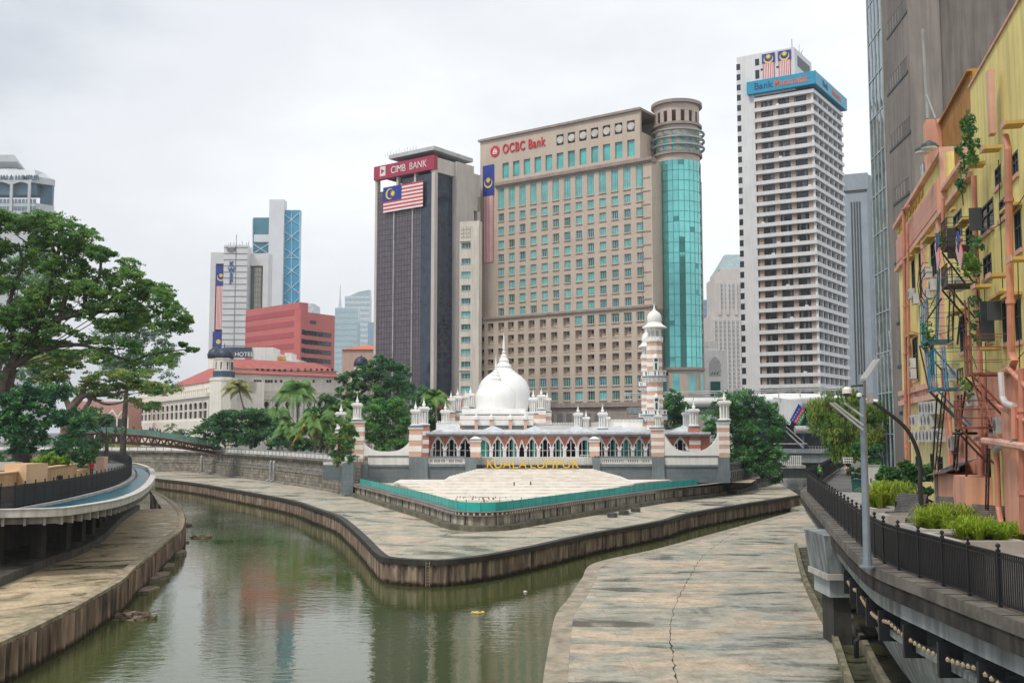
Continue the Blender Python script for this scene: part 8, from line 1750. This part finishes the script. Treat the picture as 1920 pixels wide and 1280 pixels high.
mb = MB(); a, b = fq(1792, 868, .4), fq(1838, 858, .4); n_ = Vector((fy.n.x, fy.n.y, 0)) * 1.6
for i in range(12): p, q = a.lerp(b, i / 12), a.lerp(b, (i + .62) / 12); mb.add([p, q, q + n_ - Vector((0, 0, .7)), p + n_ - Vector((0, 0, .7))], [(0, 1, 2, 3)])
mb.add([a, b, b + n_ - Vector((0, 0, .72)), a + n_ - Vector((0, 0, .72))], [(0, 1, 2, 3)]); mb.build('awning', mat('tin_dark', (.10, .09, .09), .6), yb)
def vine(label, reg, n, d, mats, sub, s=.18, per=90):
    t = thing('climbing_plant', label, 'plant', fq(*reg[0], d)); pads = [( *fq(x, y, d + random.uniform(-.1, .3)), rx * .022, rx * .022, ry * .024) for x, y, rx, ry, *_ in fill(reg, n, 11, 13, sub)]
    me = foliage('foliage', pads, mats, s, per); o = inst('foliage', me, t, (0, 0, 0)); MB().tube([fq(*reg[0], d), fq(*reg[len(reg) // 2], d)], .03, 5).build('stem', bark, t)
vine('dark vine hanging from the roof corner of the yellow building', [(1812, 208), (1822, 225), (1836, 275), (1830, 312), (1800, 310), (1795, 275), (1806, 250)], 20, .9, [LM['mid'], LM['dark'], LM['rain']], 61); vine('thin trailing vine on the wall below the roof vine', [(1800, 310), (1808, 320), (1806, 385), (1798, 380)], 5, .5, [LM['dark'], LM['mid']], 62, per=30)
vine('round potted shrub on the upper fire escape platform', [(1805, 480), (1830, 482), (1832, 512), (1800, 512)], 8, 1.2, [LM['mid'], LM['rain2']], 63); vine('potted plant left of the upper fire escape cage', [(1753, 438), (1768, 436), (1770, 462), (1756, 466)], 5, 1.3, [LM['rain2'], LM['mid']], 64); vine('ivy climbing the dark gap beside the middle downpipe', [(1822, 425), (1838, 425), (1840, 640), (1826, 640)], 16, .6, [LM['dark'], LM['mid']], 65, per=50); vine('ivy trailing on the blue platform railing', [(1730, 605), (1742, 600), (1748, 650), (1735, 655)], 6, 1.6, [LM['dark'], LM['mid']], 66, per=40); vine('bushy plant growing below the blue lower platform', [(1800, 722), (1818, 715), (1820, 745), (1804, 748)], 5, 1.0, [LM['olive'], LM['mid']], 67, per=60)

# ---------------- grey tower with glass edge ----------------
cy = Vector(aty(1707, 150, 100).xy); dv = Vector((.0913, 1)); fg = Face(cy, cy + dv * 18); gt = thing('high_rise', 'huge rough grey concrete high rise with a glass edge behind the yellow building', 'building', (cy.x, cy.y, Z_CITY))
gw = mat('grey_render', (.255, .225, .205), .85, .14, .16, bump=.2, streak=.22); gw2 = mat('grey_render_shaded', (.195, .17, .155), .85, .16, .14, bump=.25, streak=.3); ug = fg.u_at(1660, 240); fg.L = fg.u_at(1635, 300)  # second copy of the render carries the front face's shade in its colour
hs = []
for a, b, y in ((1663, 1700, 32), (1664, 1702, 141), (1669, 1707, 250), (1676, 1705, 357), (1678, 1690, 475), (1682, 1694, 588), (1688, 1698, 757), (1684, 1694, 670)):
    u0, u1 = fg.u_at(a, y), fg.u_at(b, y); z = fg.z_at((a + b) / 2, y); u0, u1 = min(u0, u1), max(u0, u1); hs.append((max(.15, u0), min(u1, ug - .1), z - .75, z + .75))
mb = MB(); grid_wall(fg, mb, 0, ug, Z_CITY, 80, hs, -.6, 0); fg.box(mb, 0, ug, Z_CITY, 80, -3, -.6); mb.build('side_wall', gw, gt)
mb = MB(); fr_ = Face(cy + Vector((.02, -.0)), cy + Vector((1, -.0913)) * 60); fr_.box(mb, .3, 60, Z_CITY, 80, -16, -.3); fr_.box(mb, 0, .3, Z_CITY, 80, -16, 0) ; mb.build('front_wall', gw2, gt)
mb = MB()
for h in hs: fg.box(mb, h[0] - .2, h[1] + .2, h[2] - .25, h[2], -.3, .08)
split_build('sill', mb, frame_d, gt)
for h in hs: mb = MB(); mb.m = 0; fg.box(mb, h[0], h[1], h[2], h[3], -.3, -.06); mb.m = 1; nn_ = max(2, int((h[1] - h[0]) / .9)); [fg.box(mb, h[0] + (h[1] - h[0]) * i / nn_ - .04, h[0] + (h[1] - h[0]) * i / nn_ + .04, h[2], h[3], -.06, -.02) for i in range(nn_ + 1)]; mb.build('window', [mat('slit_dark', (.02, .022, .024), .8), frame_l], gt)
gg = mat('edge_glass', (.16, .24, .27), .05, .15, .15, metal=.75); mb = MB(); nz_ = 34; nu = 4
for i in range(nu):
    for j in range(nz_):
        u0, u1 = ug + .1 + (fg.L - ug - .1) * i / nu, ug + .1 + (fg.L - ug - .1) * (i + 1) / nu; z0, z1 = Z_CITY + j * 2.2, Z_CITY + (j + 1) * 2.2; e = random.uniform(-.03, .03); mb.add([fg.pt(u0, z0, .05 + e), fg.pt(u1, z0, .05 - e), fg.pt(u1, z1, .05 + e), fg.pt(u0, z1, .05)], [(0, 1, 2, 3)])
mb.build('curtain_glass', gg, gt)
mb = MB()
for i in range(nu + 1): u = ug + .1 + (fg.L - ug - .1) * i / nu; fg.box(mb, u - .05, u + .05, Z_CITY, 80, 0, .14)
for j in range(0, nz_, 2): z = Z_CITY + j * 2.2; fg.box(mb, ug + .1, fg.L, z - .06, z + .06, 0, .13)
fg.box(mb, ug + .1, fg.L, Z_CITY, 80, -3, -.1); mb.build('mullion', mat('mullion_white', (.45, .50, .52), .4), gt)
# ================= elevated station, road bridge, people =================
YSt = 205.0; X_ = lambda px, y=780: aty(px, y, YSt).x; Zs = lambda y: aty(1500, y, YSt).z
stn = thing('elevated_station', 'white canopied elevated station with a tricolour banner behind the right trees', 'station', (X_(1500), YSt, Z_CITY))
sw_ = mat('canopy_white', (.78, .78, .78), .5, .05, .3, streak=.08); sgy = mat('station_grey', (.30, .33, .35), .7, .12, .3, streak=.2); sdk = mat('station_dark', (.035, .045, .055), .7, .3, .5)
mb = MB()
def loft(secs):
    for i in range(len(secs) - 1): mb.strip(secs[i], secs[i + 1])
mb.box(X_(1244), X_(1430), YSt + 1, YSt + 9, Zs(762), Zs(745)); 
secs = []
for px, yt, yb_ in ((1395, 748, 770), (1430, 738, 776), (1470, 736, 790), (1500, 736, 772), (1540, 737, 758), (1600, 742, 760), (1660, 748, 764)):
    s = []
    for k in range(9): t = k / 8; s.append(Vector((X_(px), YSt - 1.2 * math.sin(t * math.pi) - 1 + t * .0, Zs(yb_) + (Zs(yt) - Zs(yb_)) * t)) + Vector((0, 8 * max(0, t - .75) * 4 * .5, 0)))
    secs.append(s)
loft(secs); mb.build('roof_canopy', sw_, stn, smooth=True)
mb = MB(); f = lambda a, b, dx: mb.add([(X_(a[0]), YSt - 2.6 + dx, Zs(a[1])), (X_(a[2]), YSt - 2.6 + dx, Zs(a[3])), (X_(b[0]), YSt - 2.6 + dx, Zs(b[1])), (X_(b[2]), YSt - 2.6 + dx, Zs(b[3]))], [(0, 1, 2, 3)])
mb.m = 0; f((1432, 775, 1474, 797), (1492, 752, 1445, 745), 0); mb.build('entrance_shell', sw_, stn)
mb = MB(); mb.m = 0; f((1474, 788, 1481, 792), (1497, 765, 1491, 757), -.1); mb.m = 1; f((1481, 792, 1486, 795), (1503, 765, 1497, 765), -.1); mb.m = 2; f((1486, 795, 1492, 798), (1510, 766, 1503, 765), -.1); mb.add([(X_(1499), YSt - 2.7, Zs(778)), (X_(1512), YSt - 2.7, Zs(783)), (X_(1510), YSt - 2.7, Zs(765)), (X_(1503), YSt - 2.7, Zs(765))], [(0, 1, 2, 3)])
mb.m = 3
for k in range(3):
    for j in range(5): px, py = 1478 + k * 6 + j * 4.0 * .75, 787 + k * 2.6 - j * 4.6; mb.add([(X_(px), YSt - 2.72, Zs(py)), (X_(px + 1.6), YSt - 2.72, Zs(py - 2.2)), (X_(px + 2.4), YSt - 2.72, Zs(py - 1.4)), (X_(px + .8), YSt - 2.72, Zs(py + .8))], [(0, 1, 2, 3)])
mb.build('banner', [mat('banner_blue', (.01, .06, .32), .5), mat('banner_red', (.60, .04, .05), .5), mat('banner_green', (.01, .28, .11), .5), M_white], stn)
mb = MB(); mb.box(X_(1400), X_(1640), YSt + 2, YSt + 12, Zs(842), Zs(756)); mb.build('concourse', sdk, stn)
mb = MB(); mb.tube([(X_(1482), YSt - 3, Zs(805)), (X_(1640), YSt - 3, Zs(805))], .75, 14); mb.build('rounded_soffit', mat('soffit', (.46, .46, .45), .4, .1, .5), stn)
mb = MB()
for px in range(1487, 1560, 7): mb.tube([(X_(px), YSt - 3, Zs(805)), (X_(px) + .05, YSt - 3, Zs(805))], .78, 14)
mb.build('soffit_joint', sgy, stn)
MB().tube([(X_(1499), YSt - 2, Zs(842)), (X_(1499), YSt - 2, Zs(812))], .22, 8).build('column', mat('column_blue', (.08, .22, .45), .5), stn)
mb = MB(); mb.box(X_(1430), X_(1640), YSt - 4, YSt + 10, Zs(866), Zs(849)); mb.box(X_(1425), X_(1640), YSt - 4.5, YSt + 10, Zs(848.5), Zs(841)); mb.box(X_(1440), X_(1640), YSt - 1, YSt + 10, 1.5, Zs(866)); mb.build('deck_girder', sgy, stn)
mb = MB(); mb.tube([(X_(1455), YSt - 4.6, Zs(802)), (X_(1492), YSt - 4.6, Zs(838))], .16, 6); mb.tube([(X_(1462), YSt - 4.6, Zs(800)), (X_(1497), YSt - 4.6, Zs(832))], .1, 6); mb.box(X_(1430), X_(1500), YSt - 4.6, YSt - 4.5, Zs(832), Zs(830)); mb.build('stair_rail', M_conc_l, stn)
mb = MB()
for px in range(1505, 1640, 5): mb.box(X_(px), X_(px) + .08, YSt - 4.5, YSt - 4.4, Zs(841), Zs(836))
mb.box(X_(1500), X_(1640), YSt - 4.5, YSt - 4.42, Zs(836.2), Zs(835.6)); mb.build('deck_rail', M_conc_l, stn)
mb = MB()
for y, Y in ((731.5, YSt - 3), (735, YSt - 3)): mb.tube([(aty(1170, y + 5, Y).x, Y, aty(1170, y + 6, Y).z), (aty(1400, y + .5, Y).x, Y, aty(1400, y + .5, Y).z), (aty(1620, y - 5, Y).x, Y, aty(1620, y - 5, Y).z)], .13, 6)
for px in range(1180, 1620, 40): y = 737.5 - (px - 1170) / 40; q = aty(px, y, YSt - 3); mb.box(q.x - .07, q.x + .07, YSt - 3.1, YSt - 2.9, q.z - 1.6, q.z)
mb.build('guideway_rail', mat('rail_pale2', (.52, .53, .53), .5), stn)
mb = MB(); mb.box(aty(1180, 760, YSt + 4).x, X_(1400), YSt + 3, YSt + 9, Zs(775), Zs(762.5)); mb.build('guideway', sgy, stn)
# small white footbridge below
YF = 176.0; X2 = lambda px: aty(px, 865, YF).x; Zf = lambda y: aty(1480, y, YF).z
wf = thing('white_footbridge', 'low white picketed footbridge slab over the right river arm', 'bridge', (X2(1480), YF, Zf(877)))
MB().box(X2(1405), X2(1511), YF, YF + 4, Zf(877.5), Zf(872)).build('deck', M_conc_l, wf); mb = MB(); mb.box(X2(1405), X2(1504), YF + .1, YF + .2, Zf(856), Zf(855)); mb.box(X2(1405), X2(1504), YF + .1, YF + .2, Zf(870.5), Zf(869.8)); mb.build('rail', M_white, wf)
mb = MB()
for i in range(26): px = 1406 + i * 3.8; mb.box(X2(px), X2(px) + .14, YF + .05, YF + .25, Zf(872), Zf(853.5))
mb.build('pickets', M_white, wf)
mb = MB(); mb.box(X2(1395), X2(1420), YF + .5, YF + 3.5, 1.6, Zf(877.5)); mb.build('abutment', M_conc, wf)
rws = thing('river_wall', 'dark layered river wall curving behind the last striped pier under drooping branches', 'retaining wall', (xw(1370), 150, 2))
rln = smooth_line([Vector((xw(1367), YM - .3)), tip_base[-12], tip_base[-1], Vector((49, 196)), Vector((56, 240))], 1.5)
mb = MB(); wall_along(mb, rln, -1.2, -.4, 1.5, 6.0); mb.build('upper_wall', mat('wall_dark', (.12, .12, .11), .85, .3, .5, streak=.4), rws); mb = MB(); wall_along(mb, rln, -.4, .0, 1.5, 4.0); wall_along(mb, rln, 0, .9, 1.5, 2.4); mb.build('ledges', M_conc_d, rws); mb = MB(); wall_along(mb, rln, -.1, -.02, 4.9, 5.0)
for p in arclen(rln, 1.5): mb.box(p.x - .04, p.x + .04, p.y - .04, p.y + .04, 4.0, 5.0)
mb.build('railing', MATS['rail_grey'], rws)
mb = MB()
for i in range(3): a = atz(1150 + i * 22, 970 - i * 5, Z_BERM); mb.box(a.x - .5, a.x + .4, a.y, a.y + 1.4, Z_BERM, Z_BERM + .42)
o = mb.build('concrete_block_row', M_conc_d); o.name = 'concrete_steps'; tag(o, 'three dark concrete block steps against the plaza wall on the centre apron', 'steps')
mb = MB(); a = atz(975, 985, Z_BERM); mb.hexa([(a.x - 1, a.y - .8, Z_BERM + .02), (a.x + .8, a.y - 1, Z_BERM + .02), (a.x + 1, a.y + .8, Z_BERM + .7), (a.x - .8, a.y + .9, Z_BERM + .7)], [(a.x - 1, a.y - .8, Z_BERM + .12), (a.x + .8, a.y - 1, Z_BERM + .12), (a.x + 1, a.y + .8, Z_BERM + .82), (a.x - .8, a.y + .9, Z_BERM + .82)]); o = mb.build('ramp_slab', M_conc); tag(o, 'short tilted concrete slab leaning on the plaza wall plinth', 'slab')
# ---------------- people ----------------
def body_mesh(walk=.18, arm=.12, bend=0.0, mats=(), hair=.0, sit=False):
    me = bpy.data.meshes.new('sk'); V = [(0, 0, .95), (0, -.01, 1.15), (0, 0 - bend * .15, 1.36), (0, -bend * .2, 1.47), (0, -.01 - bend * .25, 1.56), (0, .0 - bend * .28, 1.66)]; R = [.145, .125, .15, .06, .095, .075]; E = [(0, 1), (1, 2), (2, 3), (3, 4), (4, 5)]
    for s in (-1, 1):
        y = s * walk; o = len(V); V += [(s * .10, 0, .88), (s * .11, -y * .5, .48), (s * .11, y * .9, .09), (s * .12, y * .9 - .16, .035)]; R += [.095, .062, .042, .038]; E += [(0, o), (o, o + 1), (o + 1, o + 2), (o + 2, o + 3)]
        o = len(V); V += [(s * .19, -bend * .12, 1.38), (s * .25, y * .5 - .02, 1.12), (s * (.25 - arm * .3), y * .3 - arm - .03, .88), (s * (.24 - arm * .3), y * .25 - arm - .06, .78)]; R += [.062, .045, .034, .03]; E += [(2, o), (o, o + 1), (o + 1, o + 2), (o + 2, o + 3)]
    me.from_pydata(V, E, []); ob = bpy.data.objects.new('sk', me); COL.objects.link(ob); ob.modifiers.new('s', 'SKIN'); ob.modifiers.new('d', 'SUBSURF').levels = 1
    for v, r in zip(me.skin_vertices[0].data, R): v.radius = (r, r)
    me.skin_vertices[0].data[0].use_root = True
    out = bpy.data.meshes.new_from_object(ob.evaluated_get(bpy.context.evaluated_depsgraph_get())); bpy.data.objects.remove(ob); out.name = 'body'; out.materials.clear()
    for m in mats: out.materials.append(m)
    for p in out.polygons:
        c = p.center; i = 2
        if c.z > 1.5: i = 3 if (c.z > 1.66 or c.y > .02 + hair) else 0
        elif c.z > 1.43 and abs(c.x) < .07: i = 0
        elif c.z < .07: i = 4
        elif c.z < .9 and abs(c.x) < .19: i = 1
        elif abs(c.x) > .2 and c.z < 1.12: i = 0
        elif c.z < .93 and abs(c.x) < .2: i = 1
        p.material_index = i; p.use_smooth = True
    return out
skin = mat('skin_tone', (.32, .18, .11), .6, .05, 2); hair_ = mat('hair_dark', (.012, .01, .01), .6); sho = mat('shoe_dark', (.02, .02, .02), .6)
def cloth(n, c): return mat('cloth_' + n, c, .85, .08, 3)
def person(label, x, y, z, shirt, pants, rz=0, group=None, headc=None, walk=.18, bend=0, extra=None, h=1.7):
    o = inst('person', body_mesh(walk, .05, bend, [skin, pants, shirt, headc or hair_, sho]), None, (x, y, z), rz, h / 1.7); tag(o, label, 'person', group)
    if extra: extra(o)
    return o
q = atz(1537, 907, Z_WALK); 
def emblem(o): me = MB().box(-.09, .09, -.172, -.155, 1.1, 1.24).mesh('shirt_print', mat('print_yellow', (.6, .62, .25), .7)); e = bpy.data.objects.new('shirt_print', me); COL.objects.link(e); e.parent = o
person('person in a green printed t-shirt walking by the bend of the right fence', q.x, q.y, Z_WALK, cloth('green', (.01, .30, .09)), cloth('navy', (.015, .025, .05)), .1, extra=emblem)
q = aty(172, 870, 104)
def vest(o):
    me = MB(); me.box(-.16, -.10, .10, .165, 1.0, 1.42); me.box(.10, .16, .10, .165, 1.0, 1.42); me.box(-.17, .17, .12, .16, 1.0, 1.05); e = bpy.data.objects.new('vest_stripes', me.mesh('vest_stripes', mat('hivis', (.85, .55, .05), .6))); COL.objects.link(e); e.parent = o
person('worker in a red high visibility vest with orange stripes walking on the left deck', q.x, 104, 5.95, cloth('red', (.55, .02, .03)), cloth('darkgreen', (.01, .06, .04)), .15, extra=vest)
q = aty(112, 880, 79); person('person in black with a purple headscarf before the ochre planter', q.x, 79, 5.95, cloth('black', (.015, .015, .02)), cloth('black2', (.02, .02, .025)), .6, headc=cloth('purple', (.16, .08, .28)), bend=.5, h=1.55)
for i, (px, py, lb) in enumerate(((1453.5, 903, 'left one of two dark silhouetted people on the apron under the white footbridge'), (1467, 905, 'right one of two dark silhouetted people on the apron under the white footbridge'))):
    q = atz(px, py, Z_BERM + .02); person(lb, q.x, q.y, Z_BERM, cloth('dark' + str(i), (.05, .05, .06)), cloth('black', (.02, .02, .02)), .5 + i, 'people under the white footbridge', h=1.62)
cols = [((.03, .05, .10), 'navy shirt, farthest left of the bridge crowd'), ((.45, .05, .06), 'red shirt, alone left of the bridge crowd'), ((.50, .08, .07), 'red top, close beside the other red shirt'), ((.06, .06, .07), 'black top, leaning at the glass before the group'), ((.10, .12, .2), 'slate top, second in the bridge group'), ((.5, .5, .5), 'white top in the middle of the bridge group'), ((.05, .1, .16), 'blue top right of the white top'), ((.2, .1, .12), 'maroon top at the right end of the bridge group')]
for i, px in enumerate((180, 245, 260, 275.5, 280, 286.5, 290, 295)):
    q = bp(px, 1, 1.5); person('person on the red footbridge in ' + cols[i][1], q.x, q.y, q.z + .25, cloth('b' + str(i), cols[i][0]), cloth('black', (.02, .02, .02)), i * .8, 'people on the red footbridge', h=1.68)
# ---------------- humid city air ----------------
hz = MB().box(-2500, 2500, -80, 2700, -2.0, 150).build('haze', [])
hm = bpy.data.materials.new('haze'); hm.use_nodes = True; t = hm.node_tree
for n_ in list(t.nodes):
    if n_.type == 'BSDF_PRINCIPLED': t.nodes.remove(n_)
pv = t.nodes.new('ShaderNodeVolumePrincipled'); pv.inputs['Color'].default_value = (.90, .94, .97, 1); pv.inputs['Density'].default_value = .00017; pv.inputs['Anisotropy'].default_value = .2
t.links.new(pv.outputs[0], t.nodes['Material Output'].inputs['Volume']); hz.data.materials.append(hm); hz['kind'] = 'stuff'
